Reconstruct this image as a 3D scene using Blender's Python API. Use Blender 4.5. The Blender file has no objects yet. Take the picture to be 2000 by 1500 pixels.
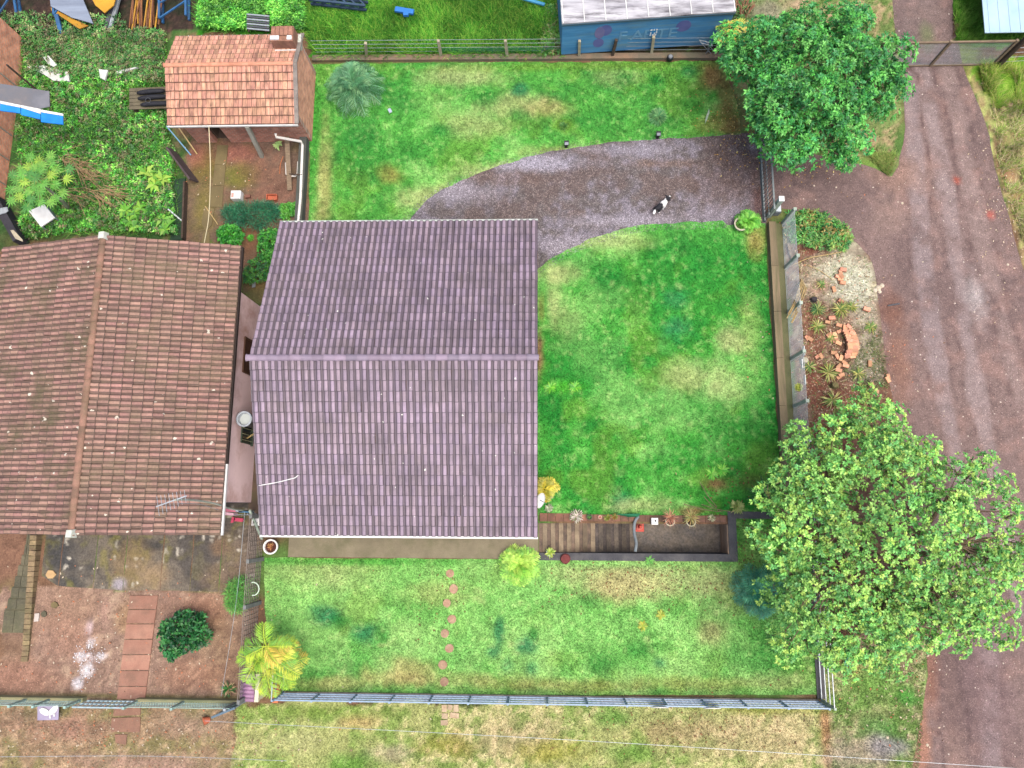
import bpy, math, random
import numpy as np
from mathutils import Vector, Matrix
from mathutils.geometry import delaunay_2d_cdt

random.seed(11)
rng = np.random.default_rng(11)
scene = bpy.context.scene
COL = scene.collection

# ------------------------------------------------------------------ camera
F, H = 1435.0, 28.0                      # focal length in photo pixels (2000 wide), flying height in metres
_nx, _ny = 50.0, 253.0                   # where straight-down falls, from the picture centre
_d = np.array([_nx, _ny, F]); _d /= np.linalg.norm(_d)
_n = np.array([_nx, -(_nx * _nx + F * F) / _ny, F]); _n /= np.linalg.norm(_n)
_u = -_d
_e = np.cross(_n, _u)
RIGHT = np.array([_e[0], _n[0], _u[0]]); DOWN = np.array([_e[1], _n[1], _u[1]]); FWD = np.array([_e[2], _n[2], _u[2]])
cam_data = bpy.data.cameras.new('camera')
cam_data.sensor_width = 36.0
cam_data.lens = 36.0 * F / 2000.0
cam_data.clip_end = 2000.0
cam = bpy.data.objects.new('camera', cam_data)
COL.objects.link(cam)
_m = Matrix.Identity(4)
for i in range(3):
    _m[i][0] = RIGHT[i]; _m[i][1] = -DOWN[i]; _m[i][2] = -FWD[i]
_m[2][3] = H
cam.matrix_world = _m
scene.camera = cam

# ------------------------------------------------------------------ sky, sun, exposure (bright overcast)
SUN_EL, SUN_AZ = 72.0, 128.0
world = bpy.data.worlds.new('World')
scene.world = world
world.use_nodes = True
_nt = world.node_tree
_sky = _nt.nodes.new('ShaderNodeTexSky')
_sky.sky_type = 'NISHITA'
_sky.sun_disc = False
_sky.sun_elevation = math.radians(SUN_EL)
_sky.sun_rotation = math.radians(SUN_AZ)
_sky.air_density = 0.7
_sky.dust_density = 5.0
_sky.ozone_density = 0.6
_bg = _nt.nodes['Background']
_bg.inputs['Strength'].default_value = 0.15
_nt.links.new(_sky.outputs['Color'], _bg.inputs['Color'])
sun_data = bpy.data.lights.new('sun', 'SUN')
sun_data.energy = 1.2
sun_data.angle = math.radians(50)
sun_data.color = (1.0, 0.96, 0.9)
sun = bpy.data.objects.new('sun', sun_data)
COL.objects.link(sun)
_az = math.radians(SUN_AZ)
_dir = Vector((math.sin(_az) * math.cos(math.radians(SUN_EL)), math.cos(_az) * math.cos(math.radians(SUN_EL)), math.sin(math.radians(SUN_EL))))
sun.rotation_euler = _dir.to_track_quat('Z', 'Y').to_euler()
sun.location = (0, 0, 40)
scene.view_settings.view_transform = 'Standard'
scene.view_settings.look = 'None'
scene.view_settings.exposure = 1.56
scene.view_settings.gamma = 1.0
scene.view_settings.use_curve_mapping = False
GAIN = 2.0                               # photo brightness of a level surface = albedo * GAIN


def C(r, g, b):
    """albedo of a surface that shows as this sRGB colour under the overcast sky"""
    out = []
    for v in (r, g, b):
        v /= 255.0
        v = v / 12.92 if v <= 0.04045 else ((v + 0.055) / 1.055) ** 2.4
        out.append(min(0.85, v / GAIN))
    return tuple(out)


def W(px, py, z=0.0):
    r = RIGHT * ((px - 1000) / F) + DOWN * ((py - 750) / F) + FWD
    t = (z - H) / r[2]
    return Vector((r[0] * t, r[1] * t, z))


def WN(pts, z=0.0):
    return [W(x, y, z) for x, y in pts]


# ------------------------------------------------------------------ noise
def _hash(ix, iy, seed):
    h = (ix.astype(np.int64) * 374761393 + iy.astype(np.int64) * 668265263 + seed * 1442695041) & 0xFFFFFFFF
    h = ((h ^ (h >> 13)) * 1274126177) & 0xFFFFFFFF
    return ((h ^ (h >> 16)) & 0xFFFF) / 65535.0


def vnoise(x, y, seed=0):
    ix, iy = np.floor(x), np.floor(y)
    fx, fy = x - ix, y - iy
    fx = fx * fx * (3 - 2 * fx); fy = fy * fy * (3 - 2 * fy)
    a, b = _hash(ix, iy, seed), _hash(ix + 1, iy, seed)
    c, d = _hash(ix, iy + 1, seed), _hash(ix + 1, iy + 1, seed)
    return (a * (1 - fx) + b * fx) * (1 - fy) + (c * (1 - fx) + d * fx) * fy


def fbm(x, y, scale, octs=4, seed=0):
    x = np.asarray(x) / scale; y = np.asarray(y) / scale
    v = 0.0; a = 0.5; t = 0.0
    for o in range(octs):
        v = v + a * vnoise(x + o * 17.3, y - o * 9.1, seed + o * 7); t += a
        x = x * 2.03; y = y * 2.03; a *= 0.55
    return v / t


def sstep(a, b, x):
    t = np.clip((x - a) / (b - a), 0, 1)
    return t * t * (3 - 2 * t)


def inpoly(X, Y, poly):
    r = np.zeros(X.shape, bool)
    n = len(poly)
    for i in range(n):
        x0, y0 = poly[i][0], poly[i][1]; x1, y1 = poly[(i + 1) % n][0], poly[(i + 1) % n][1]
        if y0 == y1:
            continue
        c = ((Y < y0) != (Y < y1)) & (X < (x1 - x0) * (Y - y0) / (y1 - y0) + x0)
        r ^= c
    return r


def lerp(col, c, w):
    return col + (np.array(c)[None, :] - col) * w[:, None]


# ------------------------------------------------------------------ materials
def nd(nt, kind, **kw):
    n = nt.nodes.new(kind)
    for k, v in kw.items():
        setattr(n, k, v)
    return n


MATS = {}


def mat(name, col=(0.3, 0.3, 0.3), col2=None, scale=3.0, rough=0.8, bump=0.0, bscale=60.0, spec=0.25, rand=0.0, island=False,
        attr=False, fine=0.0, fscale=30.0, metal=0.0, stain=None, stain_scale=1.2, stain_amt=0.5, spots=None, spot_scale=2.2,
        spot_size=0.12, trans=0.0, stretch=None, hue=0.0, edge=0.5):
    if name in MATS:
        return MATS[name]
    m = bpy.data.materials.new(name)
    m.use_nodes = True
    nt = m.node_tree
    b = nt.nodes['Principled BSDF']
    b.inputs['Roughness'].default_value = rough
    b.inputs['Specular IOR Level'].default_value = spec
    b.inputs['Metallic'].default_value = metal
    geo = nd(nt, 'ShaderNodeNewGeometry')
    pos = geo.outputs['Position']
    if stretch:
        mp = nd(nt, 'ShaderNodeMapping')
        mp.inputs['Scale'].default_value = stretch
        nt.links.new(pos, mp.inputs['Vector'])
        pos = mp.outputs['Vector']

    def noise(sc, det=4.0, r=0.6, p=None):
        n = nd(nt, 'ShaderNodeTexNoise')
        n.inputs['Scale'].default_value = sc; n.inputs['Detail'].default_value = det; n.inputs['Roughness'].default_value = r
        nt.links.new(p if p is not None else pos, n.inputs['Vector'])
        return n.outputs['Fac']

    def ramp(fac, a, c):
        r = nd(nt, 'ShaderNodeMapRange')
        r.inputs['From Min'].default_value = a; r.inputs['From Max'].default_value = c
        nt.links.new(fac, r.inputs['Value'])
        return r.outputs['Result']

    def mix(fac, a, c, mode='MIX'):
        x = nd(nt, 'ShaderNodeMix', data_type='RGBA', blend_type=mode)
        for sock, v in ((x.inputs[0], fac), (x.inputs[6], a), (x.inputs[7], c)):
            if isinstance(v, (int, float)):
                sock.default_value = v
            elif isinstance(v, tuple):
                sock.default_value = (v[0], v[1], v[2], 1.0)
            else:
                nt.links.new(v, sock)
        return x.outputs[2]

    if attr == 'dirt':                    # vertex attribute: 0 = clean rib, 1 = dirty trough, or shade painted at the course gaps
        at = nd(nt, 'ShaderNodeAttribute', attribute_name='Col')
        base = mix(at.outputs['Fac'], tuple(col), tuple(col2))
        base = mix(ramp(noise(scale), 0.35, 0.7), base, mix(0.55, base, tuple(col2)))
    elif attr:
        at = nd(nt, 'ShaderNodeAttribute', attribute_name='Col')
        base = at.outputs['Color']
    elif col2 is not None:
        base = mix(ramp(noise(scale), 0.5 - edge * 0.4, 0.5 + edge * 0.4), tuple(col), tuple(col2))
    else:
        base = mix(0.0, tuple(col), tuple(col))
    if rand or hue:
        hs = nd(nt, 'ShaderNodeHueSaturation')
        if island:
            rsrc = geo.outputs['Random Per Island']
        else:
            rsrc = nd(nt, 'ShaderNodeObjectInfo').outputs['Random']
        mr = nd(nt, 'ShaderNodeMapRange')
        mr.inputs['To Min'].default_value = 1 - rand; mr.inputs['To Max'].default_value = 1 + rand
        nt.links.new(rsrc, mr.inputs['Value'])
        nt.links.new(mr.outputs['Result'], hs.inputs['Value'])
        if hue:
            wn = nd(nt, 'ShaderNodeMath', operation='MULTIPLY'); wn.inputs[1].default_value = 37.7
            nt.links.new(rsrc, wn.inputs[0])
            fr = nd(nt, 'ShaderNodeMath', operation='FRACT'); nt.links.new(wn.outputs[0], fr.inputs[0])
            mh = nd(nt, 'ShaderNodeMapRange')
            mh.inputs['To Min'].default_value = 0.5 - hue; mh.inputs['To Max'].default_value = 0.5 + hue
            nt.links.new(fr.outputs[0], mh.inputs['Value'])
            nt.links.new(mh.outputs['Result'], hs.inputs['Hue'])
        nt.links.new(base, hs.inputs['Color'])
        base = hs.outputs['Color']
    if stain is not None:
        f = ramp(noise(stain_scale, 6.0, 0.68), 0.48, 0.68)
        mm = nd(nt, 'ShaderNodeMath', operation='MULTIPLY'); mm.inputs[1].default_value = stain_amt
        nt.links.new(f, mm.inputs[0])
        base = mix(mm.outputs[0], base, tuple(stain))
    if fine:
        f = ramp(noise(fscale, 5.0, 0.75), 0.3, 0.7)
        lo = nd(nt, 'ShaderNodeMapRange'); lo.inputs['To Min'].default_value = 1 - fine; lo.inputs['To Max'].default_value = 1 + fine
        nt.links.new(f, lo.inputs['Value'])
        hv = nd(nt, 'ShaderNodeHueSaturation')
        nt.links.new(lo.outputs['Result'], hv.inputs['Value']); nt.links.new(base, hv.inputs['Color'])
        base = hv.outputs['Color']
    if spots is not None:
        vo = nd(nt, 'ShaderNodeTexVoronoi'); vo.inputs['Scale'].default_value = spot_scale
        nz = nd(nt, 'ShaderNodeTexNoise'); nz.inputs['Scale'].default_value = 9.0
        nt.links.new(geo.outputs['Position'], nz.inputs['Vector'])
        ad = nd(nt, 'ShaderNodeVectorMath', operation='MULTIPLY_ADD'); ad.inputs[1].default_value = (0.12, 0.12, 0.12)
        nt.links.new(nz.outputs['Color'], ad.inputs[0]); nt.links.new(geo.outputs['Position'], ad.inputs[2])
        nt.links.new(ad.outputs[0], vo.inputs['Vector'])
        sp = nd(nt, 'ShaderNodeSeparateColor'); nt.links.new(vo.outputs['Color'], sp.inputs[0])
        sz = nd(nt, 'ShaderNodeMapRange'); sz.inputs['From Min'].default_value = 0.45; sz.inputs['To Min'].default_value = 0.0
        sz.inputs['To Max'].default_value = spot_size; nt.links.new(sp.outputs[0], sz.inputs['Value'])
        lt = nd(nt, 'ShaderNodeMath', operation='LESS_THAN')
        nt.links.new(vo.outputs['Distance'], lt.inputs[0]); nt.links.new(sz.outputs['Result'], lt.inputs[1])
        base = mix(lt.outputs[0], base, tuple(spots))
    nt.links.new(base, b.inputs['Base Color'])
    if bump:
        bp = nd(nt, 'ShaderNodeBump'); bp.inputs['Strength'].default_value = bump; bp.inputs['Distance'].default_value = 0.02
        nt.links.new(noise(bscale, 4.0, 0.7), bp.inputs['Height'])
        nt.links.new(bp.outputs['Normal'], b.inputs['Normal'])
    if trans:
        tr = nd(nt, 'ShaderNodeBsdfTranslucent'); nt.links.new(base, tr.inputs['Color'])
        ms = nd(nt, 'ShaderNodeMixShader'); ms.inputs[0].default_value = trans
        nt.links.new(b.outputs[0], ms.inputs[1]); nt.links.new(tr.outputs[0], ms.inputs[2])
        nt.links.new(ms.outputs[0], nt.nodes['Material Output'].inputs['Surface'])
    MATS[name] = m
    return m


def brick_mat(name, c1, c2, mortar, axis='x', bw=0.24, bh=0.10):
    """brick courses on an upright wall: axis = horizontal run of the wall"""
    m = bpy.data.materials.new(name); m.use_nodes = True
    nt = m.node_tree; b = nt.nodes['Principled BSDF']; b.inputs['Roughness'].default_value = 0.9
    geo = nd(nt, 'ShaderNodeNewGeometry'); sx = nd(nt, 'ShaderNodeSeparateXYZ'); cx = nd(nt, 'ShaderNodeCombineXYZ')
    nt.links.new(geo.outputs['Position'], sx.inputs[0])
    nt.links.new(sx.outputs['X' if axis == 'x' else 'Y'], cx.inputs['X']); nt.links.new(sx.outputs['Z'], cx.inputs['Y'])
    br = nd(nt, 'ShaderNodeTexBrick')
    br.inputs['Scale'].default_value = 1.0; br.inputs['Brick Width'].default_value = bw; br.inputs['Row Height'].default_value = bh
    br.inputs['Mortar Size'].default_value = 0.012
    br.inputs['Color1'].default_value = (*c1, 1); br.inputs['Color2'].default_value = (*c2, 1); br.inputs['Mortar'].default_value = (*mortar, 1)
    nt.links.new(cx.outputs[0], br.inputs['Vector'])
    nz = nd(nt, 'ShaderNodeTexNoise'); nz.inputs['Scale'].default_value = 4.0; nt.links.new(geo.outputs['Position'], nz.inputs['Vector'])
    hv = nd(nt, 'ShaderNodeHueSaturation'); mr = nd(nt, 'ShaderNodeMapRange')
    mr.inputs['From Min'].default_value = 0.3; mr.inputs['From Max'].default_value = 0.7; mr.inputs['To Min'].default_value = 0.7; mr.inputs['To Max'].default_value = 1.25
    nt.links.new(nz.outputs['Fac'], mr.inputs['Value']); nt.links.new(mr.outputs[0], hv.inputs['Value']); nt.links.new(br.outputs['Color'], hv.inputs['Color'])
    nt.links.new(hv.outputs[0], b.inputs['Base Color'])
    bp = nd(nt, 'ShaderNodeBump'); bp.inputs['Strength'].default_value = 0.7; bp.inputs['Distance'].default_value = 0.02; bp.invert = True
    nt.links.new(br.outputs['Fac'], bp.inputs['Height']); nt.links.new(bp.outputs[0], b.inputs['Normal'])
    return m


# ------------------------------------------------------------------ objects
ROOT = {}


def tag(o, label=None, cat=None, group=None, kind=None):
    if label: o['label'] = label
    if cat: o['category'] = cat
    if group: o['group'] = group
    if kind: o['kind'] = kind
    return o


def thing(name, label, cat, loc, group=None):
    o = bpy.data.objects.new(name, None)
    o.empty_display_size = 0.2
    COL.objects.link(o)
    o.location = Vector((loc[0], loc[1], loc[2]))
    ROOT[o.name] = Vector(o.location)
    return tag(o, label, cat, group)


def link(name, mesh, material, parent=None):
    if material is not None and not mesh.materials:
        mesh.materials.append(material)
    o = bpy.data.objects.new(name, mesh)
    COL.objects.link(o)
    if parent is not None:
        o.parent = parent
        ROOT[o.name] = ROOT[parent.name]
    else:
        ROOT[o.name] = Vector((0, 0, 0))
    return o


class MB:
    def __init__(s):
        s.v = []; s.f = []; s.c = []

    def add(s, vs, fs, col=None):
        b = len(s.v)
        s.v += [tuple(v) for v in vs]
        s.f += [tuple(b + i for i in f) for f in fs]
        if col is not None:
            s.c += [tuple(col)] * len(vs)
        return s

    def hull(s, bot, top, col=None):
        """prism between two equal loops"""
        n = len(bot)
        fs = [tuple(range(n - 1, -1, -1)), tuple(range(n, 2 * n))] + [(i, (i + 1) % n, n + (i + 1) % n, n + i) for i in range(n)]
        return s.add(list(bot) + list(top), fs, col)

    def box(s, c, size, rz=0.0, col=None, tilt=0.0):
        hx, hy, hz = size[0] / 2, size[1] / 2, size[2] / 2
        M = Matrix.Translation(Vector(c)) @ Matrix.Rotation(rz, 4, 'Z') @ Matrix.Rotation(tilt, 4, 'X')
        vs = [M @ Vector((x * hx, y * hy, z * hz)) for z in (-1, 1) for x, y in ((-1, -1), (1, -1), (1, 1), (-1, 1))]
        return s.hull(vs[:4], vs[4:], col)

    def prism(s, poly, z0, z1, col=None):
        a = sum(poly[i][0] * poly[(i + 1) % len(poly)][1] - poly[(i + 1) % len(poly)][0] * poly[i][1] for i in range(len(poly)))
        if a < 0:
            poly = poly[::-1]
        return s.hull([(p[0], p[1], z0) for p in poly], [(p[0], p[1], z1) for p in poly], col)

    def beam(s, a, b, w, h, up=(0, 0, 1), col=None):
        a, b = Vector(a), Vector(b)
        t = (b - a).normalized()
        u = Vector(up)
        if abs(t.dot(u)) > 0.95:
            u = Vector((0, 1, 0))
        x = t.cross(u).normalized(); y = x.cross(t).normalized()
        q = [x * (-w / 2) + y * (-h / 2), x * (w / 2) + y * (-h / 2), x * (w / 2) + y * (h / 2), x * (-w / 2) + y * (h / 2)]
        return s.hull([a + k for k in q], [b + k for k in q], col)

    def tube(s, pts, rad, seg=6, col=None, cap=True):
        pts = [Vector(p) for p in pts]
        if not isinstance(rad, (list, tuple)):
            rad = [rad] * len(pts)
        vs = []; ref = None
        for i, p in enumerate(pts):
            t = (pts[min(i + 1, len(pts) - 1)] - pts[max(i - 1, 0)]).normalized()
            if ref is None:
                ref = t.orthogonal().normalized()
            ref = (ref - t * ref.dot(t)).normalized()
            y = t.cross(ref)
            for k in range(seg):
                a = 2 * math.pi * k / seg
                vs.append(p + (ref * math.cos(a) + y * math.sin(a)) * rad[i])
        fs = []
        for i in range(len(pts) - 1):
            for k in range(seg):
                k2 = (k + 1) % seg
                fs.append((i * seg + k, i * seg + k2, (i + 1) * seg + k2, (i + 1) * seg + k))
        if cap:
            fs.append(tuple(range(seg - 1, -1, -1)))
            fs.append(tuple((len(pts) - 1) * seg + k for k in range(seg)))
        return s.add(vs, fs, col)

    def lathe(s, c, prof, seg=20, col=None, axis=None):
        c = Vector(c)
        R = Vector((0, 0, 1)).rotation_difference(Vector(axis)).to_matrix() if axis is not None else Matrix.Identity(3)
        vs = [c + R @ Vector((r * math.cos(2 * math.pi * k / seg), r * math.sin(2 * math.pi * k / seg), z)) for r, z in prof for k in range(seg)]
        fs = []
        for i in range(len(prof) - 1):
            for k in range(seg):
                k2 = (k + 1) % seg
                fs.append((i * seg + k, i * seg + k2, (i + 1) * seg + k2, (i + 1) * seg + k))
        if prof[0][0] > 1e-4: fs.append(tuple(range(seg - 1, -1, -1)))
        if prof[-1][0] > 1e-4: fs.append(tuple((len(prof) - 1) * seg + k for k in range(seg)))
        return s.add(vs, fs, col)

    def mesh(s, name, off=Vector((0, 0, 0)), smooth=False):
        me = bpy.data.meshes.new(name)
        me.from_pydata([(v[0] - off[0], v[1] - off[1], v[2] - off[2]) for v in s.v], [], s.f)
        if s.c and len(s.c) == len(s.v):
            at = me.attributes.new('Col', 'FLOAT_COLOR', 'POINT')
            at.data.foreach_set('color', np.array([(c[0], c[1], c[2], 1.0) for c in s.c], dtype=np.float32).ravel())
        if smooth:
            me.polygons.foreach_set('use_smooth', [True] * len(me.polygons))
        me.update()
        return me

    def build(s, name, material, parent=None, smooth=False):
        off = ROOT[parent.name] if parent is not None else Vector((0, 0, 0))
        return link(name, s.mesh(name, off, smooth), material, parent)


def npmesh(name, v, faces, col=None, off=None, smooth=False):
    """v (N,3), faces (M,k) arrays, col (N,3)"""
    me = bpy.data.meshes.new(name)
    v = np.asarray(v, np.float32)
    if off is not None:
        v = v - np.array(off, np.float32)[None, :]
    faces = np.asarray(faces, np.int32)
    k = faces.shape[1]
    me.vertices.add(len(v)); me.vertices.foreach_set('co', v.ravel())
    me.loops.add(faces.size); me.loops.foreach_set('vertex_index', faces.ravel())
    me.polygons.add(len(faces)); me.polygons.foreach_set('loop_start', np.arange(0, faces.size, k, dtype=np.int32))
    if smooth:
        me.polygons.foreach_set('use_smooth', np.ones(len(faces), bool))
    if col is not None:
        at = me.attributes.new('Col', 'FLOAT_COLOR', 'POINT')
        c4 = np.ones((len(v), 4), np.float32); c4[:, :3] = col
        at.data.foreach_set('color', c4.ravel())
    me.update(calc_edges=True)
    return me


def single(name, mb, material, label, cat, group=None, smooth=False):
    """a thing that is one mesh, its origin at its base centre"""
    a = np.array(mb.v)
    c = Vector(((a[:, 0].min() + a[:, 0].max()) / 2, (a[:, 1].min() + a[:, 1].max()) / 2, a[:, 2].min()))
    o = link(name, mb.mesh(name, c, smooth), material)
    o.location = c
    ROOT[o.name] = c
    return tag(o, label, cat, group)


def curve_pts(pts, n=12):
    """Catmull-Rom through points"""
    P = [Vector(p) for p in pts]
    if len(P) < 3:
        return [P[0].lerp(P[-1], i / n) for i in range(n + 1)]
    out = []
    ext = [P[0] * 2 - P[1]] + P + [P[-1] * 2 - P[-2]]
    for i in range(len(P) - 1):
        p0, p1, p2, p3 = ext[i:i + 4]
        for k in range(n):
            t = k / n
            out.append(0.5 * ((2 * p1) + (p2 - p0) * t + (2 * p0 - 5 * p1 + 4 * p2 - p3) * t * t + (3 * p1 - p0 - 3 * p2 + p3) * t ** 3))
    out.append(P[-1])
    return out
# ------------------------------------------------------------------ colours of ground, lawn, road
G_MID, G_DARK, G_LIGHT = C(78, 168, 64), C(38, 132, 52), C(140, 202, 108)
TAN, DRY, SOIL, REDSOIL = C(190, 190, 134), C(196, 168, 118), C(140, 95, 72), C(158, 98, 72)
YEL, TEAL = C(132, 160, 58), C(46, 130, 84)
PIT = (0.05, 7.05, -1.43, -0.35)          # sunken stair: x0, x1, y0, y1

# patches seen in the lawns: px, py, rx, ry, colour, strength
LAWN_BLOBS = [
    (634, 350, 20, 120, DRY, .75), (612, 300, 12, 160, G_MID, .8), (762, 338, 28, 22, C(150, 135, 75), .8), (850, 385, 75, 26, TAN, .8), (960, 335, 90, 22, TAN, .75),
    (1080, 296, 60, 14, DRY, .5), (905, 150, 90, 26, TAN, .7), (1010, 205, 70, 26, TAN, .65), (930, 240, 80, 34, TAN, .6),
    (1080, 215, 55, 20, DRY, .55), (860, 200, 60, 30, G_LIGHT, .5), (1200, 150, 60, 22, TAN, .4), (1130, 130, 260, 12, YEL, .45),
    (700, 300, 70, 60, G_DARK, .55), (860, 255, 22, 16, G_DARK, .8), (800, 300, 50, 40, G_DARK, .5), (760, 165, 60, 40, G_DARK, .4),
    (1015, 176, 17, 13, TEAL, .85), (1103, 165, 16, 12, G_DARK, .6), (1220, 155, 20, 16, G_DARK, .7), (1282, 155, 18, 14, G_DARK, .8),
    (950, 190, 26, 18, G_DARK, .6), (1010, 225, 20, 16, G_DARK, .6), (1345, 140, 20, 14, TEAL, .5), (1165, 235, 60, 34, G_DARK, .45), (1350, 205, 26, 18, G_DARK, .6), (1100, 245, 26, 20, YEL, .6),
    (1395, 150, 34, 34, C(160, 110, 80), .8), (1420, 210, 26, 60, C(140, 115, 70), .8), (1440, 245, 26, 22, C(120, 85, 65), .8), (1400, 245, 40, 18, C(150, 140, 80), .6),
    # east lawn
    (1085, 535, 50, 22, TAN, .8), (1180, 472, 85, 20, TAN, .7), (1080, 590, 22, 50, TAN, .6), (1110, 630, 26, 40, TAN, .35), (1062, 620, 10, 120, G_MID, .6),
    (1240, 560, 95, 60, G_DARK, .5), (1185, 545, 30, 20, G_DARK, .75), (1390, 480, 60, 40, G_DARK, .45), (1150, 700, 70, 60, G_DARK, .45),
    (1325, 640, 28, 26, TEAL, .7), (1320, 585, 24, 22, TEAL, .55), (1160, 828, 22, 17, G_DARK, .9), (1215, 975, 26, 18, TEAL, .7),
    (1430, 660, 34, 28, TAN, .8), (1350, 735, 56, 36, TAN, .6), (1420, 760, 44, 40, TAN, .5), (1465, 640, 22, 80, DRY, .3), (1475, 470, 20, 34, C(170, 140, 85), .7),
    (1300, 800, 40, 40, G_LIGHT, .35), (1470, 700, 30, 120, G_LIGHT, .25), (1250, 985, 60, 16, TAN, .65), (1400, 945, 26, 12, C(150, 105, 80), .8), (1355, 998, 30, 8, C(150, 105, 80), .8),
    (1480, 900, 30, 40, YEL, .35), (1460, 940, 40, 16, C(110, 105, 60), .5), (1054, 690, 7, 42, C(142, 100, 80), .9), (1057, 600, 7, 30, C(150, 110, 70), .5), (1100, 755, 40, 12, C(90, 200, 40), .4),
    # south lawn
    (1230, 1125, 150, 38, TAN, .85), (1220, 1150, 60, 28, C(200, 175, 130), .5), (1395, 1130, 50, 26, TAN, .5), (1000, 1160, 90, 40, G_LIGHT, .75), (640, 1120, 110, 32, TAN, .65),
    (800, 1130, 120, 34, G_LIGHT, .7), (580, 1180, 60, 60, G_LIGHT, .6), (900, 1240, 60, 120, G_LIGHT, .6), (850, 1160, 60, 26, DRY, .4), (1120, 1230, 120, 40, G_LIGHT, .6),
    (640, 1200, 34, 20, TEAL, .9), (668, 1215, 22, 16, G_DARK, .7), (712, 1235, 26, 20, TEAL, .85), (748, 1232, 14, 20, G_DARK, .6), (620, 1320, 30, 20, G_DARK, .5),
    (1030, 1262, 20, 18, TEAL, .85), (1042, 1238, 8, 12, G_DARK, .7), (975, 1235, 10, 22, TEAL, .8), (1038, 1305, 14, 16, TEAL, .7), (965, 1275, 12, 10, TEAL, .7), (990, 1300, 12, 14, TEAL, .5),
    (1155, 1170, 22, 14, G_DARK, .5), (1250, 1270, 30, 14, G_DARK, .6), (1180, 1295, 30, 18, G_DARK, .6), (1290, 1295, 14, 10, TEAL, .7), (700, 1290, 130, 40, G_DARK, .25),
    (1390, 1235, 26, 26, C(170, 165, 115), .75), (660, 1335, 60, 14, DRY, .6), (800, 1310, 60, 22, DRY, .7), (760, 1325, 60, 14, DRY, .5), (900, 1330, 60, 16, DRY, .45),
    (1120, 1340, 130, 12, C(160, 150, 88), .55), (1350, 1335, 130, 14, C(165, 155, 92), .5), (1520, 1330, 60, 14, TAN, .6), (1520, 1260, 70, 60, G_DARK, .5), (1450, 1290, 60, 30, G_DARK, .35),
    (1000, 1330, 80, 14, C(160, 150, 90), .4), (1200, 1100, 220, 6, G_LIGHT, .7), (700, 1097, 190, 7, G_MID, .8), (1480, 1060, 40, 40, TAN, .25), (1430, 1160, 30, 30, C(130, 120, 70), .35),
]


def blobs(col, X, Y, lst, seed=3):
    wob = (fbm(X, Y, 0.7, 3, seed) - 0.5) * 0.9 + (fbm(X, Y, 0.22, 2, seed + 5) - 0.5) * 0.45
    for px, py, rx, ry, c, s in lst:
        p = W(px, py)
        ax, ay = rx / 50.0, ry / 50.0
        near = (np.abs(X - p.x) < 1.8 * ax) & (np.abs(Y - p.y) < 1.8 * ay)
        if not near.any():
            continue
        d = np.sqrt(((X[near] - p.x) / ax) ** 2 + ((Y[near] - p.y) / ay) ** 2) + wob[near]
        col[near] = lerp(col[near], c, s * sstep(1.5, 0.25, d))
    return col


def lawn_col(X, Y):
    X = np.asarray(X, float); Y = np.asarray(Y, float)
    a, b, c = fbm(X, Y, 2.4, 4, 1), fbm(X, Y, 0.8, 4, 21), fbm(X, Y, 0.25, 3, 41)
    col = np.tile(np.array(G_MID), (len(X), 1))
    col = lerp(col, G_DARK, sstep(0.5, 0.72, a * 0.6 + b * 0.4) * 0.8)
    south = sstep(-1.0, -2.2, Y); north = sstep(10.0, 11.0, Y)
    col = lerp(col, G_LIGHT, np.clip(sstep(0.52, 0.34, a * 0.55 + b * 0.45) * 0.85 + south * 0.36 + north * 0.16, 0, 1))
    east = sstep(-.6, .2, Y) * sstep(11.2, 10.0, Y)
    col = lerp(col, G_DARK, east * (.22 + .3 * sstep(.42, .6, fbm(X, Y, 1.0, 3, 77))))
    col = lerp(col, C(172, 208, 128), south * (.12 + .3 * sstep(.45, .65, fbm(X, Y, 1.6, 3, 79))))
    col = lerp(col, YEL, sstep(0.56, 0.74, fbm(X, Y, 1.3, 3, 61)) * 0.28)
    col = blobs(col, X, Y, [(q[0], q[1], q[2], q[3], q[4], q[5] * (.78 if q[4] in (TAN, DRY) else 1.0)) for q in LAWN_BLOBS])
    col = lerp(col, TAN, sstep(0.62, 0.80, b * 0.5 + c * 0.5) * (0.2 + 0.2 * south))
    d = fbm(X, Y, 0.13, 2, 47)
    col = lerp(col, TAN, sstep(0.62, 0.85, d) * 0.25)
    col *= (0.45 + 0.45 * c + 0.70 * d)[:, None]
    return col


Z_SOILYARD = [(0, 1150), (120, 1140), (200, 1150), (480, 1150), (490, 1370), (0, 1372)]
Z_SHEDYARD = [(365, 262), (600, 262), (600, 440), (520, 560), (470, 570), (470, 480), (360, 470)]
Z_WEEDS = [(-60, -60), (400, -60), (400, 60), (345, 70), (335, 260), (365, 270), (360, 480), (200, 460), (-60, 500)]
Z_TOPGREEN = [(380, -60), (1105, -60), (1100, 110), (608, 112), (595, 60), (380, 66)]
Z_JUNK = [(-60, -60), (385, -60), (380, 62), (300, 66), (-60, 70)]
Z_SOUTHV = [(455, 1372), (1620, 1375), (1618, 1560), (455, 1560)]
Z_SWV = [(-80, 1372), (470, 1372), (455, 1560), (-80, 1560)]
Z_SEV = [(1600, 1150), (1810, 1150), (1808, 1300), (1790, 1560), (1618, 1560)]
Z_EAST = [(1535, 470), (1690, 470), (1715, 560), (1725, 700), (1740, 800), (1800, 1000), (1810, 1260), (1620, 1260), (1560, 900)]
Z_NEGRASS = [(1400, -80), (1740, -80), (1760, 150), (1755, 330), (1735, 345), (1690, 310), (1480, 280), (1415, 130)]
Z_FARE = [(1885, 130), (2100, 110), (2100, 700), (1990, 480), (1925, 250)]
Z_FAREGRASS = [(1890, 120), (2100, 100), (2100, 190), (1935, 195), (1905, 150)]
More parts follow.
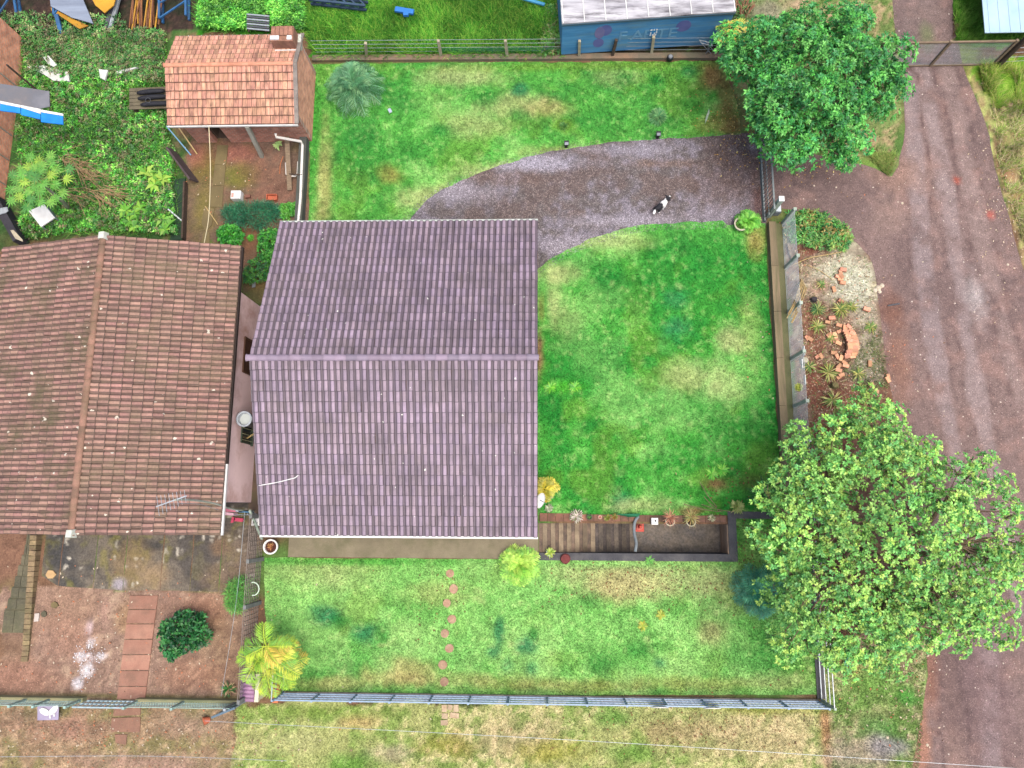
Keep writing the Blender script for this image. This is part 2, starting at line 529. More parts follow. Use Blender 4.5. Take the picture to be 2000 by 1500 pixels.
Z_NEG2 = [(1860, -80), (2100, -80), (2100, 85), (1860, 85)]
Z_BOXDIRT = [(1060, 20), (1450, 0), (1460, 118), (1100, 112), (1060, 60)]

GROUND_BLOBS = [
    (455, 300, 60, 24, C(152, 98, 84), .7), (400, 320, 26, 60, C(110, 100, 45), .7), (465, 345, 40, 26, C(110, 115, 40), .75), (400, 420, 26, 60, C(115, 110, 50), .7),
    (520, 340, 50, 40, C(125, 90, 72), .6), (545, 380, 50, 30, C(120, 85, 70), .6), (385, 300, 26, 26, C(146, 92, 78), .7), (480, 470, 60, 60, C(110, 75, 50), .7), (500, 550, 40, 20, C(115, 100, 60), .8),
    (60, 1330, 70, 30, C(152, 116, 98), .6), (130, 1200, 60, 60, C(154, 124, 102), .6), (140, 1250, 60, 40, C(154, 118, 100), .5), (390, 1190, 70, 30, C(150, 108, 88), .6), (440, 1260, 50, 80, C(120, 95, 70), .6),
    (370, 1320, 60, 30, C(150, 112, 90), .6), (250, 1200, 26, 30, C(150, 118, 80), .5), (20, 1075, 60, 60, C(130, 98, 80), .8), (30, 1320, 60, 30, C(150, 114, 96), .7), (20, 1260, 40, 30, C(120, 95, 75), .8),
    (250, 1362, 300, 5, C(95, 100, 45), .6),
    (178, 1256, 8, 10, C(215, 208, 208), .7), (160, 1281, 12, 7, C(222, 216, 216), .8), (198, 1283, 11, 5, C(222, 216, 216), .8), (170, 1308, 10, 11, C(226, 222, 222), .85), (152, 1334, 9, 9, C(230, 226, 230), .85), (175, 1226, 7, 16, C(196, 176, 176), .7), (205, 1200, 10, 30, C(176, 140, 124), .5), (178, 1283, 12, 6, C(225, 215, 215), .6),
    (120, 1420, 90, 22, C(156, 118, 104), .7), (300, 1490, 140, 14, C(158, 128, 114), .8), (60, 1395, 60, 12, C(120, 100, 85), .5), (380, 1410, 60, 24, C(150, 125, 110), .6),
    # soil strip of the east border
    (1590, 490, 36, 18, C(115, 65, 52), .9), (1650, 530, 66, 46, C(190, 190, 165), .95), (1620, 560, 60, 30, C(170, 165, 145), .8), (1680, 570, 30, 40, C(195, 195, 172), .9), (1600, 560, 20, 16, C(150, 110, 90), .8),
    (1640, 640, 70, 40, C(125, 95, 75), .6), (1590, 640, 26, 60, C(120, 75, 58), .8), (1690, 620, 26, 26, C(178, 172, 150), .7), (1660, 700, 40, 30, C(110, 80, 62), .7), (1700, 680, 30, 50, C(160, 155, 135), .7),
    (1590, 740, 34, 40, C(125, 78, 62), .8), (1690, 730, 30, 26, C(170, 165, 150), .7), (1650, 780, 50, 30, C(115, 72, 58), .8), (1610, 830, 50, 40, C(125, 76, 60), .85), (1700, 790, 30, 26, C(120, 85, 70), .7),
    (1715, 562, 16, 14, C(205, 195, 160), .9), (1640, 1020, 100, 140, C(110, 82, 66), .75), (1560, 1100, 30, 180, C(100, 85, 68), .7), (1680, 1180, 90, 70, C(112, 92, 70), .6), (1760, 1000, 60, 140, C(125, 100, 92), .6),
    # verge south of the fence
    (700, 1410, 40, 14, DRY, .7), (560, 1450, 70, 24, TAN, .7), (760, 1470, 40, 16, C(170, 155, 135), .6), (1000, 1440, 80, 34, C(185, 165, 130), .6), (1080, 1470, 60, 22, C(150, 150, 50), .7),
    (1200, 1400, 40, 18, C(90, 150, 60), .6), (1330, 1430, 90, 26, C(165, 135, 105), .5), (1450, 1440, 110, 40, C(200, 180, 140), .6), (870, 1455, 50, 22, C(160, 140, 60), .5), (680, 1490, 60, 18, C(90, 150, 55), .6),
    (1230, 1470, 40, 16, C(100, 150, 60), .6), (1560, 1420, 34, 50, C(205, 190, 145), .6), (1612, 1430, 10, 60, C(185, 135, 100), .7), (1490, 1385, 100, 8, C(150, 160, 60), .6), (620, 1390, 120, 12, C(120, 150, 60), .5),
    (1700, 1340, 60, 40, C(120, 165, 80), .7), (1660, 1290, 26, 20, C(170, 130, 85), .6), (1720, 1420, 40, 24, C(80, 155, 70), .6), (1770, 1360, 16, 18, C(90, 180, 75), .7), (1680, 1470, 60, 30, C(180, 165, 145), .8), (1740, 1460, 36, 20, C(165, 160, 165), .7),
    (1760, 1300, 20, 30, C(150, 125, 105), .6), (1690, 1260, 30, 20, C(165, 140, 125), .7),
    (1660, 20, 26, 16, C(165, 130, 110), .6), (1700, 320, 40, 16, C(120, 150, 70), .7), (1500, 20, 40, 24, C(150, 140, 125), .7), (1550, 8, 30, 14, C(175, 150, 125), .7),
    (1930, 145, 20, 10, C(120, 60, 45), .9), (1890, 100, 20, 60, C(130, 165, 60), .5), (1912, 18, 8, 16, C(165, 110, 80), .6), (1965, 330, 20, 50, C(165, 115, 90), .7), (1985, 400, 14, 50, C(150, 110, 80), .6),
    (150, 150, 80, 30, C(70, 70, 55), .5), (130, 320, 60, 40, C(90, 75, 50), .6), (240, 330, 50, 24, C(125, 95, 70), .6), (290, 425, 30, 20, C(125, 70, 55), .6), (60, 470, 80, 30, C(90, 60, 48), .6),
    (1065, 40, 14, 60, C(95, 80, 55), .7), (1260, 106, 200, 8, C(75, 62, 52), .8), (1440, 60, 30, 50, C(110, 100, 85), .6),
]


def ground_col(X, Y):
    X = np.asarray(X, float); Y = np.asarray(Y, float)
    dx = (fbm(X, Y, 0.9, 4, 71) - 0.5) * 0.7; dy = (fbm(X, Y, 0.9, 4, 83) - 0.5) * 0.7
    a, b, c = fbm(X, Y, 2.0, 4, 91), fbm(X, Y, 0.6, 4, 97), fbm(X, Y, 0.17, 3, 101)
    base = np.tile(np.array(C(120, 92, 72)), (len(X), 1))
    base = lerp(base, C(88, 120, 60), sstep(0.4, 0.7, a))

    def zone(poly, cols):
        m = inpoly(X + dx, Y + dy, [(p.x, p.y) for p in WN(poly)])
        if not m.any():
            return
        z = np.tile(np.array(cols[0]), (int(m.sum()), 1))
        z = lerp(z, cols[1], sstep(0.42, 0.62, b[m]) * 0.8)
        if len(cols) > 2:
            z = lerp(z, cols[2], sstep(0.50, 0.68, a[m] * 0.4 + c[m] * 0.6) * 0.8)
        base[m] = z
    zone(Z_TOPGREEN, (C(60, 140, 35), C(35, 95, 25), C(110, 165, 50)))
    zone(Z_WEEDS, (C(70, 108, 52), C(52, 84, 44), C(112, 100, 74)))
    zone(Z_JUNK, (C(62, 50, 45), C(45, 52, 36), C(80, 62, 52)))
    zone(Z_BOXDIRT, (C(70, 72, 48), C(55, 50, 42), C(60, 90, 40)))
    zone(Z_SHEDYARD, (C(120, 100, 86), C(110, 98, 70), C(114, 86, 72)))
    zone(Z_SOILYARD, (C(146, 120, 104), C(132, 108, 94), C(160, 138, 116)))
    zone(Z_SWV, (C(150, 125, 98), C(130, 125, 80), C(175, 150, 120)))
    zone(Z_SOUTHV, (C(172, 178, 114), C(132, 162, 80), C(206, 192, 148)))
    zone(Z_SEV, (C(152, 162, 106), C(118, 156, 78), C(190, 176, 142)))
    zone(Z_EAST, (C(122, 92, 76), C(105, 74, 60), C(142, 132, 108)))
    zone(Z_NEGRASS, (C(118, 140, 80), C(95, 125, 60), C(165, 140, 110)))
    zone(Z_NEG2, (C(110, 165, 60), C(75, 140, 40), C(140, 170, 80)))
    zone(Z_FARE, (C(168, 152, 108), C(150, 122, 92), C(160, 172, 100)))
    zone(Z_FAREGRASS, (C(125, 170, 55), C(90, 150, 40), C(150, 175, 80)))
    base = blobs(base, X, Y, GROUND_BLOBS, 131)
    base *= (0.55 + 0.90 * c)[:, None]
    return base


M_GROUND = mat('ground_soil', attr=True, fine=0.42, fscale=13.0, bump=0.6, bscale=30.0, rough=0.95, spec=0.1)
M_LAWN = mat('lawn_turf', attr=True, fine=0.40, fscale=15.0, bump=0.6, bscale=60.0, rough=0.95, spec=0.05)

# one sheet to the horizon, fine where the camera looks, open over the sunken stair
xs = np.unique(np.concatenate([np.array([-400, -200, -100]), np.arange(-70, -28.1, 0.7), np.arange(-28, 25.01, 0.14), np.arange(25.7, 70, 0.7), np.array([100, 200, 400]), np.array(PIT[:2])]))
ys = np.unique(np.concatenate([np.array([-400, -200, -100]), np.arange(-50, -12.1, 0.7), np.arange(-12, 27.01, 0.14), np.arange(27.7, 80, 0.7), np.array([100, 200, 400]), np.array(PIT[2:])]))
XX, YY = np.meshgrid(xs, ys)
idx = np.arange(XX.size).reshape(XX.shape)
quads = np.stack([idx[:-1, :-1], idx[:-1, 1:], idx[1:, 1:], idx[1:, :-1]], -1).reshape(-1, 4)
cxm = ((XX[:-1, :-1] + XX[1:, 1:]) / 2).ravel(); cym = ((YY[:-1, :-1] + YY[1:, 1:]) / 2).ravel()
quads = quads[~((cxm > PIT[0]) & (cxm < PIT[1]) & (cym > PIT[2]) & (cym < PIT[3]))]
gx, gy = XX.ravel(), YY.ravel()
tag(link('ground', npmesh('ground', np.stack([gx, gy, np.zeros_like(gx)], -1), quads, ground_col(gx, gy)), M_GROUND), kind='structure')


def rough_edge(poly, amp, step=0.25, seed=0):
    """world polygon with its straight runs broken up"""
    out = []
    for i in range(len(poly)):
        a, b = poly[i], poly[(i + 1) % len(poly)]
        n = max(1, int((b - a).length / step))
        for k in range(n):
            p = a.lerp(b, k / n)
            nx = float(fbm(np.array([p.x]), np.array([p.y]), 0.5, 3, seed)[0] - 0.5)
            ny = float(fbm(np.array([p.x]), np.array([p.y]), 0.5, 3, seed + 9)[0] - 0.5)
            out.append((p.x + nx * amp * 2, p.y + ny * amp * 2))
    return out


def sheet(name, poly, z, colf, material, step=0.12, kind='structure'):
    P = np.array(poly)
    gx = np.arange(P[:, 0].min(), P[:, 0].max(), step); gy = np.arange(P[:, 1].min(), P[:, 1].max(), step)
    X, Y = [q.ravel() for q in np.meshgrid(gx, gy)]
    X = X + rng.uniform(-0.2, 0.2, X.shape) * step; Y = Y + rng.uniform(-0.2, 0.2, Y.shape) * step
    m = inpoly(X, Y, poly)
    pts = [Vector(p) for p in poly] + [Vector((x, y)) for x, y in zip(X[m], Y[m])]
    n = len(poly)
    v, _, f, *_ = delaunay_2d_cdt(pts, [(i, (i + 1) % n) for i in range(n)], [], 1, 1e-5)
    V = np.array([(p[0], p[1]) for p in v]); T = np.array([t for t in f if len(t) == 3])
    a, b, c = V[T[:, 0]], V[T[:, 1]], V[T[:, 2]]
    neg = ((b - a)[:, 0] * (c - a)[:, 1] - (b - a)[:, 1] * (c - a)[:, 0]) < 0
    T[neg] = T[neg][:, ::-1]
    me = npmesh(name, np.column_stack([V, np.full(len(V), z)]), T, colf(V[:, 0], V[:, 1]))
    return tag(link(name, me, material), kind=kind)


LAWN_N = rough_edge(WN([(608, 126), (900, 123), (1418, 120), (1425, 160), (1440, 200), (1448, 262), (1380, 268), (1300, 272), (1240, 274), (1180, 280), (1100, 291), (1050, 302), (1000, 317), (950, 333), (905, 350), (860, 372), (830, 395), (805, 420), (790, 450), (700, 470), (604, 470), (604, 300)]), 0.075, 0.13, 5)
LAWN_E = rough_edge(WN([(1020, 560), (1050, 527), (1075, 507), (1110, 487), (1150, 468), (1185, 456), (1220, 446), (1255, 440), (1290, 437), (1350, 434), (1412, 432), (1420, 440), (1494, 436), (1500, 560), (1510, 700), (1522, 890), (1524, 1000), (1440, 1006), (1400, 1006), (1240, 1008), (1020, 1005)]), 0.065, 0.13, 6)
LAWN_S = rough_edge(WN([(516, 1089), (800, 1091), (1100, 1092), (1424, 1094), (1434, 1094), (1434, 1012), (1480, 1010), (1592, 1015), (1594, 1200), (1596, 1356), (1300, 1357), (900, 1357), (556, 1358), (530, 1358), (528, 1300), (518, 1200)]), 0.035, 0.2, 7)
sheet('lawn', LAWN_N, 0.016, lawn_col, M_LAWN)
sheet('lawn', LAWN_E, 0.016, lawn_col, M_LAWN)
sheet('lawn', LAWN_S, 0.016, lawn_col, M_LAWN)


# ---- gravel drive and dirt road
def drive_col(X, Y):
    a, b, c = fbm(X, Y, 1.2, 4, 201), fbm(X, Y, 0.3, 3, 205), fbm(X, Y, 0.09, 2, 209)
    col = np.tile(np.array(C(98, 91, 90)), (len(X), 1))
    col = lerp(col, C(122, 116, 124), sstep(0.45, 0.66, a * 0.5 + b * 0.5))
    col = lerp(col, C(102, 84, 78), sstep(0.50, 0.34, a) * 0.5)
    col = blobs(col, X, Y, [(900, 375, 60, 26, C(150, 145, 155), .7), (1050, 320, 110, 18, C(152, 148, 160), .75), (1230, 292, 90, 14, C(140, 135, 145), .7), (1100, 480, 60, 18, C(145, 138, 145), .7),
                            (1230, 430, 110, 14, C(140, 134, 142), .8), (1400, 420, 60, 20, C(128, 120, 128), .6), (1440, 340, 90, 70, C(98, 80, 74), .8), (1300, 320, 60, 10, C(118, 95, 82), .6), (960, 400, 60, 30, C(98, 86, 84), .4),
                            (1000, 350, 70, 16, C(105, 86, 78), .5), (1480, 400, 16, 60, C(105, 72, 62), .7)], 211)
    return col * (0.6 + 0.8 * c)[:, None]


def road_col(X, Y):
    a, b, c = fbm(X, Y, 2.5, 4, 221), fbm(X, Y, 0.5, 4, 225), fbm(X, Y, 0.1, 2, 229)
    col = np.tile(np.array(C(124, 105, 100)), (len(X), 1))
    col = lerp(col, C(110, 93, 90), sstep(0.45, 0.65, a) * 0.7)
    col = lerp(col, C(142, 116, 108), sstep(0.5, 0.7, b) * 0.7)
    # wheel tracks: run along the road, stretched noise across it
    tr = [[(1800, 140), (1835, 300), (1860, 450), (1880, 600), (1915, 800), (1960, 1000), (1990, 1200)], [(1850, 140), (1885, 300), (1905, 420), (1950, 600), (2000, 780)],
          [(1740, 760), (1775, 900), (1815, 1100), (1850, 1260), (1870, 1500)], [(1775, 150), (1790, 330), (1800, 480), (1830, 700), (1880, 950), (1930, 1250), (1940, 1500)]]
    for k, t in enumerate(tr):
        P = WN(t)
        dmin = np.full(len(X), 9.0)
        for p, q in zip(P[:-1], P[1:]):
            ex, ey = q.x - p.x, q.y - p.y; L = ex * ex + ey * ey
            u = np.clip(((X - p.x) * ex + (Y - p.y) * ey) / L, 0, 1)
            dmin = np.minimum(dmin, np.hypot(X - p.x - u * ex, Y - p.y - u * ey))
        w = 0.30 + 0.35 * (fbm(X, Y, 1.5, 2, 240 + k) - 0.5)
        col = lerp(col, (C(156, 142, 140), C(148, 130, 124), C(140, 116, 106), C(150, 138, 138))[k], sstep(w + 0.12, w - 0.15, dmin) * 0.5 * sstep(0.2, 0.5, fbm(X, Y, 0.8, 4, 250 + k)))
        col = lerp(col, C(84, 66, 64), sstep(0.09, 0.02, np.abs(dmin - w - 0.12)) * 0.45 * sstep(0.45, 0.6, fbm(X, Y, 0.8, 3, 260 + k)))
    col = blobs(col, X, Y, [(1868, 352, 10, 9, C(168, 82, 62), .9), (1934, 419, 9, 9, C(175, 92, 78), .9), (1925, 165, 20, 30, C(130, 66, 50), .8), (1905, 580, 22, 50, C(165, 158, 156), .7), (1760, 340, 60, 40, C(150, 122, 108), .6),
                            (1600, 330, 80, 40, C(88, 74, 72), .75), (1640, 420, 70, 40, C(108, 92, 90), .5), (1740, 420, 40, 40, C(148, 126, 116), .5), (1755, 700, 24, 90, C(132, 98, 82), .7), (1740, 600, 26, 40, C(118, 84, 70), .7), (1815, 1300, 16, 90, C(142, 102, 84), .8), (1800, 1420, 14, 70, C(154, 114, 94), .8),
                            (1780, 1480, 22, 30, C(150, 110, 92), .8), (1800, 40, 60, 60, C(112, 100, 96), .6), (1810, 70, 16, 40, C(105, 120, 75), .6), (1790, 100, 14, 20, C(150, 115, 95), .6), (1870, 1350, 40, 120, C(92, 76, 76), .6), (1930, 1330, 40, 160, C(118, 98, 98), .6)], 231)
    return col * (0.60 + 0.40 * c + 0.40 * fbm(X, Y, 0.16, 2, 233))[:, None]


M_GRAVEL = mat('gravel_bed', attr=True, fine=0.45, fscale=16.0, bump=0.8, bscale=45.0, rough=0.95, spec=0.1)
M_ROAD = mat('road_dirt', attr=True, fine=0.34, fscale=16.0, bump=0.5, bscale=35.0, rough=0.95, spec=0.1)
DRIVE = rough_edge(WN([(780, 470), (770, 440), (805, 405), (845, 372), (900, 344), (980, 315), (1080, 287), (1180, 274), (1300, 266), (1400, 262), (1495, 258), (1497, 440), (1412, 446), (1290, 450), (1225, 458), (1160, 478), (1105, 502), (1060, 534), (1030, 570), (900, 560)]), 0.03, 0.25, 8)
sheet('gravel_driveway', DRIVE, 0.008, drive_col, M_GRAVEL)
ROAD = rough_edge(WN([(1738, -120), (1745, 40), (1762, 140), (1768, 250), (1755, 322), (1740, 345), (1690, 322), (1600, 304), (1496, 296), (1497, 405), (1535, 408), (1610, 425), (1665, 470), (1700, 500), (1712, 545), (1722, 640), (1732, 720), (1745, 800), (1775, 930), (1800, 1080), (1808, 1220), (1812, 1320), (1800, 1400), (1785, 1480), (1780, 1600), (2300, 1600), (2200, 1000), (2080, 700), (2010, 560), (1990, 500), (1968, 420), (1945, 330), (1925, 240), (1895, 165), (1880, 130), (1862, 40), (1858, -120)]), 0.09, 0.3, 9)
sheet('road', ROAD, 0.005, road_col, M_ROAD, 0.14)


# ------------------------------------------------------------------ scattered fine cover
def rand_in(poly, n):
    P = np.array(poly)
    out_x = []; out_y = []
    need = n
    while need > 0:
        x = rng.uniform(P[:, 0].min(), P[:, 0].max(), need * 2 + 50); y = rng.uniform(P[:, 1].min(), P[:, 1].max(), need * 2 + 50)
        m = inpoly(x, y, poly)
        out_x.append(x[m][:need]); out_y.append(y[m][:need]); need -= int(min(need, m.sum()))
    return np.concatenate(out_x), np.concatenate(out_y)


def blades(x, y, col, h0, h1, w, lean=0.8, z=0.0):
    """one triangle per blade"""
    n = len(x)
    a = rng.uniform(0, 2 * np.pi, n); h = rng.uniform(h0, h1, n); ln = h * rng.uniform(0.2, lean, n) * 1.4
    wx, wy = -np.sin(a) * w / 2, np.cos(a) * w / 2
    zz = np.full(n, z) if np.isscalar(z) else z
    v = np.empty((n, 3, 3), np.float32)
    v[:, 0] = np.stack([x - wx, y - wy, zz], -1); v[:, 1] = np.stack([x + wx, y + wy, zz], -1)
    v[:, 2] = np.stack([x + np.cos(a) * ln, y + np.sin(a) * ln, zz + h], -1)
    c = np.repeat(col, 3, axis=0)
    return v.reshape(-1, 3), np.arange(3 * n).reshape(-1, 3), c


def join(parts):
    V = []; T = []; K = []; o = 0
    for v, t, c in parts:
        V.append(v); T.append(t + o); K.append(c); o += len(v)
    return np.concatenate(V), np.concatenate(T), np.concatenate(K)


M_BLADE = mat('grass_blades', attr=True, rough=0.7, spec=0.15, trans=0.3)
parts = []
for poly, n in ((LAWN_N, 95000), (LAWN_E, 85000), (LAWN_S, 115000)):
    x, y = rand_in(poly, n)
    k = lawn_col(x, y) * rng.uniform(0.5, 1.4, (n, 1))
    parts.append(blades(x, y, k, 0.025, 0.065, 0.024, z=0.014))
v, t, c = join(parts)
tag(link('lawn_grass', npmesh('lawn_grass', v, t, c), M_BLADE), 'short mown green and straw coloured grass of the house lawns', 'grass', kind='stuff')

parts = []
for poly, n, h0, h1, grn in ((Z_SOUTHV, 60000, 0.03, 0.08, None), (Z_SWV, 14000, 0.03, 0.08, (0.30, 0.27, 0.18)), (Z_SEV, 26000, 0.03, 0.10, None), (Z_NEGRASS, 12000, 0.03, 0.10, None), (Z_NEG2, 14000, 0.06, 0.2, None)):
    pw = [(p.x, p.y) for p in WN(poly)]
    x, y = rand_in(pw, n)
    k = ground_col(x, y) * rng.uniform(0.8, 1.9, (n, 1))
    if grn is not None:
        k = lerp(k, grn, rng.uniform(0, 0.7, n))
    parts.append(blades(x, y, k, h0, h1, 0.026))
v, t, c = join(parts)
tag(link('verge_grass', npmesh('verge_grass', v, t, c), M_BLADE), 'patchy half dry grass on the verge outside the fences', 'grass', kind='stuff')


def pebbles(x, y, r, col, z=0.0):
    n = len(x)
    base = np.array([(1, 0, 0), (0, 1, 0), (-1, 0, 0), (0, -1, 0), (0.1, 0.1, 0.75)])
    tri = np.array([(0, 1, 4), (1, 2, 4), (2, 3, 4), (3, 0, 4)])
    a = rng.uniform(0, 6.28, n); ca, sa = np.cos(a), np.sin(a)
    s = base[None] * (r[:, None] * rng.uniform(0.6, 1.3, (n, 5)))[:, :, None]
    v = np.stack([s[..., 0] * ca[:, None] - s[..., 1] * sa[:, None] + x[:, None], s[..., 0] * sa[:, None] + s[..., 1] * ca[:, None] + y[:, None], s[..., 2] + z], -1)
    f = (tri[None] + (np.arange(n) * 5)[:, None, None]).reshape(-1, 3)
    return v.reshape(-1, 3), f, np.repeat(col, 5, axis=0)


M_STONE = mat('gravel_stones', attr=True, rough=0.85, spec=0.25)
n = 52000
x, y = rand_in(DRIVE, n)
k = drive_col(x, y) * rng.uniform(0.35, 1.9, (n, 1)) + rng.uniform(0, 0.02, (n, 1))
v, t, c = pebbles(x, y, rng.uniform(0.013, 0.034, n), k, 0.006)
tag(link('driveway_gravel', npmesh('driveway_gravel', v, t, c), M_STONE), 'loose grey and purplish gravel covering the curved driveway', 'gravel', kind='stuff')
n = 70000
x, y = rand_in(ROAD, n)
m = (x < 22) & (y > -11) & (y < 25); x, y = x[m], y[m]; n = len(x)
k = road_col(x, y) * rng.uniform(0.4, 1.9, (n, 1)); big = rng.random(n) < 0.004; k[big] = np.array(C(215, 200, 185)) * rng.uniform(0.7, 1.0, (int(big.sum()), 1))
v, t, c = pebbles(x, y, np.where(big, rng.uniform(0.02, 0.04, n), rng.uniform(0.010, 0.026, n)), k, 0.003)
tag(link('road_gravel', npmesh('road_gravel', v, t, c), M_STONE), 'loose reddish gravel and pale stones on the dirt road', 'gravel', kind='stuff')

parts = []
for poly, n in ((Z_SOILYARD, 9000), (Z_SHEDYARD, 4500), (Z_SWV, 4000)):
    x, y = rand_in([(p.x, p.y) for p in WN(poly)], n)
    k = ground_col(x, y) * rng.uniform(.5, 1.6, (n, 1))
    parts.append(pebbles(x, y, rng.uniform(.008, .024, n), k, 0.0))
v, t, c = join(parts)
tag(link('soil_grit', npmesh('soil_grit', v, t, c), M_STONE), 'crumbs of earth and grit on the bare soil yards', 'grit', kind='stuff')

# fallen leaves and litter under the trees and on the soil
def flakes(x, y, s, col, z):
    n = len(x); a = rng.uniform(0, 6.28, n)
    q = np.array([(-1, 0), (0, -0.5), (1, 0), (0, 0.5)])
    v = np.empty((n, 4, 3), np.float32)
    v[..., 0] = x[:, None] + s[:, None] * (q[None, :, 0] * np.cos(a)[:, None] - q[None, :, 1] * np.sin(a)[:, None])
    v[..., 1] = y[:, None] + s[:, None] * (q[None, :, 0] * np.sin(a)[:, None] + q[None, :, 1] * np.cos(a)[:, None])
    v[..., 2] = z + rng.uniform(0, 0.03, (n, 4))
    return v.reshape(-1, 3), np.arange(4 * n).reshape(-1, 4), np.repeat(col, 4, axis=0)


parts = []
LIT = [((1440, 230), 60, 60, 260, 0), ((1460, 300), 60, 40, 60, 0), ((1560, 330), 80, 40, 70, 0), ((1250, 1130), 130, 40, 260, 1), ((1460, 1080), 60, 60, 200, 1), ((860, 1170), 40, 60, 60, 1), ((1440, 960), 60, 60, 120, 1), ((1350, 1420), 200, 40, 260, 1),
       ((1640, 700), 100, 160, 420, 2), ((230, 1440), 240, 40, 500, 2), ((1680, 1330), 80, 80, 150, 2), ((460, 350), 100, 60, 90, 2), ((260, 1250), 200, 90, 420, 2), ((1770, 1330), 30, 160, 160, 3), ((1960, 400), 40, 120, 200, 3)]
for (px, py), rx, ry, n, kind in LIT:
    p = W(px, py)
    x = p.x + rng.normal(0, rx / 70, n); y = p.y + rng.normal(0, ry / 70, n)
    pal = [[C(205, 190, 120), C(150, 110, 60), C(190, 150, 70)], [C(110, 75, 50), C(85, 55, 40), C(140, 100, 60)], [C(165, 140, 110), C(120, 90, 70), C(190, 120, 85), C(205, 190, 165)], [C(210, 190, 165), C(150, 120, 100), C(190, 170, 140)]][kind]
    k = np.array(pal)[rng.integers(0, len(pal), n)]
    parts.append(flakes(x, y, rng.uniform(0.02, 0.055, n), k, 0.022))
v, t, c = join(parts)
m = ~((v[:, 0] > PIT[0]) & (v[:, 0] < PIT[1]) & (v[:, 1] > PIT[2] - .3) & (v[:, 1] < PIT[3] + .3)).reshape(-1, 4).any(1)
tag(link('fallen_leaves', npmesh('fallen_leaves', v, t[m], c), mat('dry_leaf', attr=True, rough=0.8)), 'scattered brown and yellow fallen leaves and litter on the ground', 'leaves', kind='stuff')
# ------------------------------------------------------------------ tiled roofs
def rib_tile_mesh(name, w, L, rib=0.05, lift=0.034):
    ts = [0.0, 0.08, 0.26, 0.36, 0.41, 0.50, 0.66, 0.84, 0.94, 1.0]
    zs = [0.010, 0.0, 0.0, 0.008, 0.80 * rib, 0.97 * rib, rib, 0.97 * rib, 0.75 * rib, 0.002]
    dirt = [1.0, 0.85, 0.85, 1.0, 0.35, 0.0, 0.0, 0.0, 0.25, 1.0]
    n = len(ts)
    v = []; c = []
    rows = ((0.0, lift, 1.0), (0.018, lift, 0.95), (0.026, lift * 0.95, 0.0), (L * 0.6, lift * 0.4, 0.0), (L + 0.03, 0.0, 0.05))  # last value: shade of the course gap, painted along the lower edge
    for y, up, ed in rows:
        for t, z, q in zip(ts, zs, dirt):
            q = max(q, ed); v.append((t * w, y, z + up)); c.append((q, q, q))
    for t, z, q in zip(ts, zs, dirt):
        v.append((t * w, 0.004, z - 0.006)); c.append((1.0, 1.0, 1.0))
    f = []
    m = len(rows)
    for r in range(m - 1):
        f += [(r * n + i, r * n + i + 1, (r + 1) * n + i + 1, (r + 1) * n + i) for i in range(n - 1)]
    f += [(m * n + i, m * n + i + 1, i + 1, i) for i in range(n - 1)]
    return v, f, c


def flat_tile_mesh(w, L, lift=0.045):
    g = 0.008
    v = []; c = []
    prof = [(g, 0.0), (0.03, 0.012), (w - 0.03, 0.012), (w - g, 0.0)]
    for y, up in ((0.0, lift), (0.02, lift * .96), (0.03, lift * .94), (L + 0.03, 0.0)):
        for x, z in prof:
            v.append((x, y, z + up)); q = .75 if y < .025 else 0.0; c.append((q, q, q))  # lower edge darkened to paint in the shade between courses
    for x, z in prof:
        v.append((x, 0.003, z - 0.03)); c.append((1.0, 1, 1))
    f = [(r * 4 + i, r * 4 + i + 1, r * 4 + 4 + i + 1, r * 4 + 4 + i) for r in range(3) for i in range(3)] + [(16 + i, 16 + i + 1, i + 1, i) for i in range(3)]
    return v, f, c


def lay_tiles(roof, slopes, tile, m_one, m_many, keep=300, jitter=0.004):
    """slopes: (origin at eave corner, across unit vector, up-slope unit vector, columns, width, rows, course length)"""
    v, f, c = tile
    off = ROOT[roof.name]
    mb = MB(); mb.v = v; mb.f = f; mb.c = c
    me = mb.mesh('roof_tile'); me.materials.append(m_one)
    mats = []
    for O, A, U, nc, w, nr, L in slopes:
        N = A.cross(U).normalized()
        for j in range(nr):
            for i in range(nc):
                M = Matrix.Identity(4)
                a = random.gauss(0, 0.006)
                A2 = (A + U * a).normalized(); U2 = (U - A * a).normalized()
                p = O + A * (i * w + random.gauss(0, jitter)) + U * (j * L + random.gauss(0, jitter)) + N * (0.006 + random.uniform(0, 0.004))
                for k in range(3):
                    M[k][0] = A2[k]; M[k][1] = U2[k]; M[k][2] = N[k]; M[k][3] = p[k]
                mats.append(((p - Vector((0, 0, H))).length - 3.0 * max(0.0, -N.y), M))
    mats.sort(key=lambda q: q[0])
    for _, M in mats[:keep]:
        o = bpy.data.objects.new('roof_tile', me)
        COL.objects.link(o); o.parent = roof
        M2 = M.copy()
        for k in range(3): M2[k][3] -= off[k]
        o.matrix_basis = M2
    rest = mats[keep:]
    if rest:
        V = np.array([(p[0], p[1], p[2], 1.0) for p in v]); Fq = np.array(f); K = np.array(c)
        big = np.concatenate([(V @ np.array(M).T)[:, :3] for _, M in rest])
        fq = np.concatenate([Fq + i * len(V) for i in range(len(rest))])
        o = link('roof_tiles', npmesh('roof_tiles', big, fq, np.tile(K, (len(rest), 1)), off=off), m_many, roof)
        tag(o, kind='stuff')


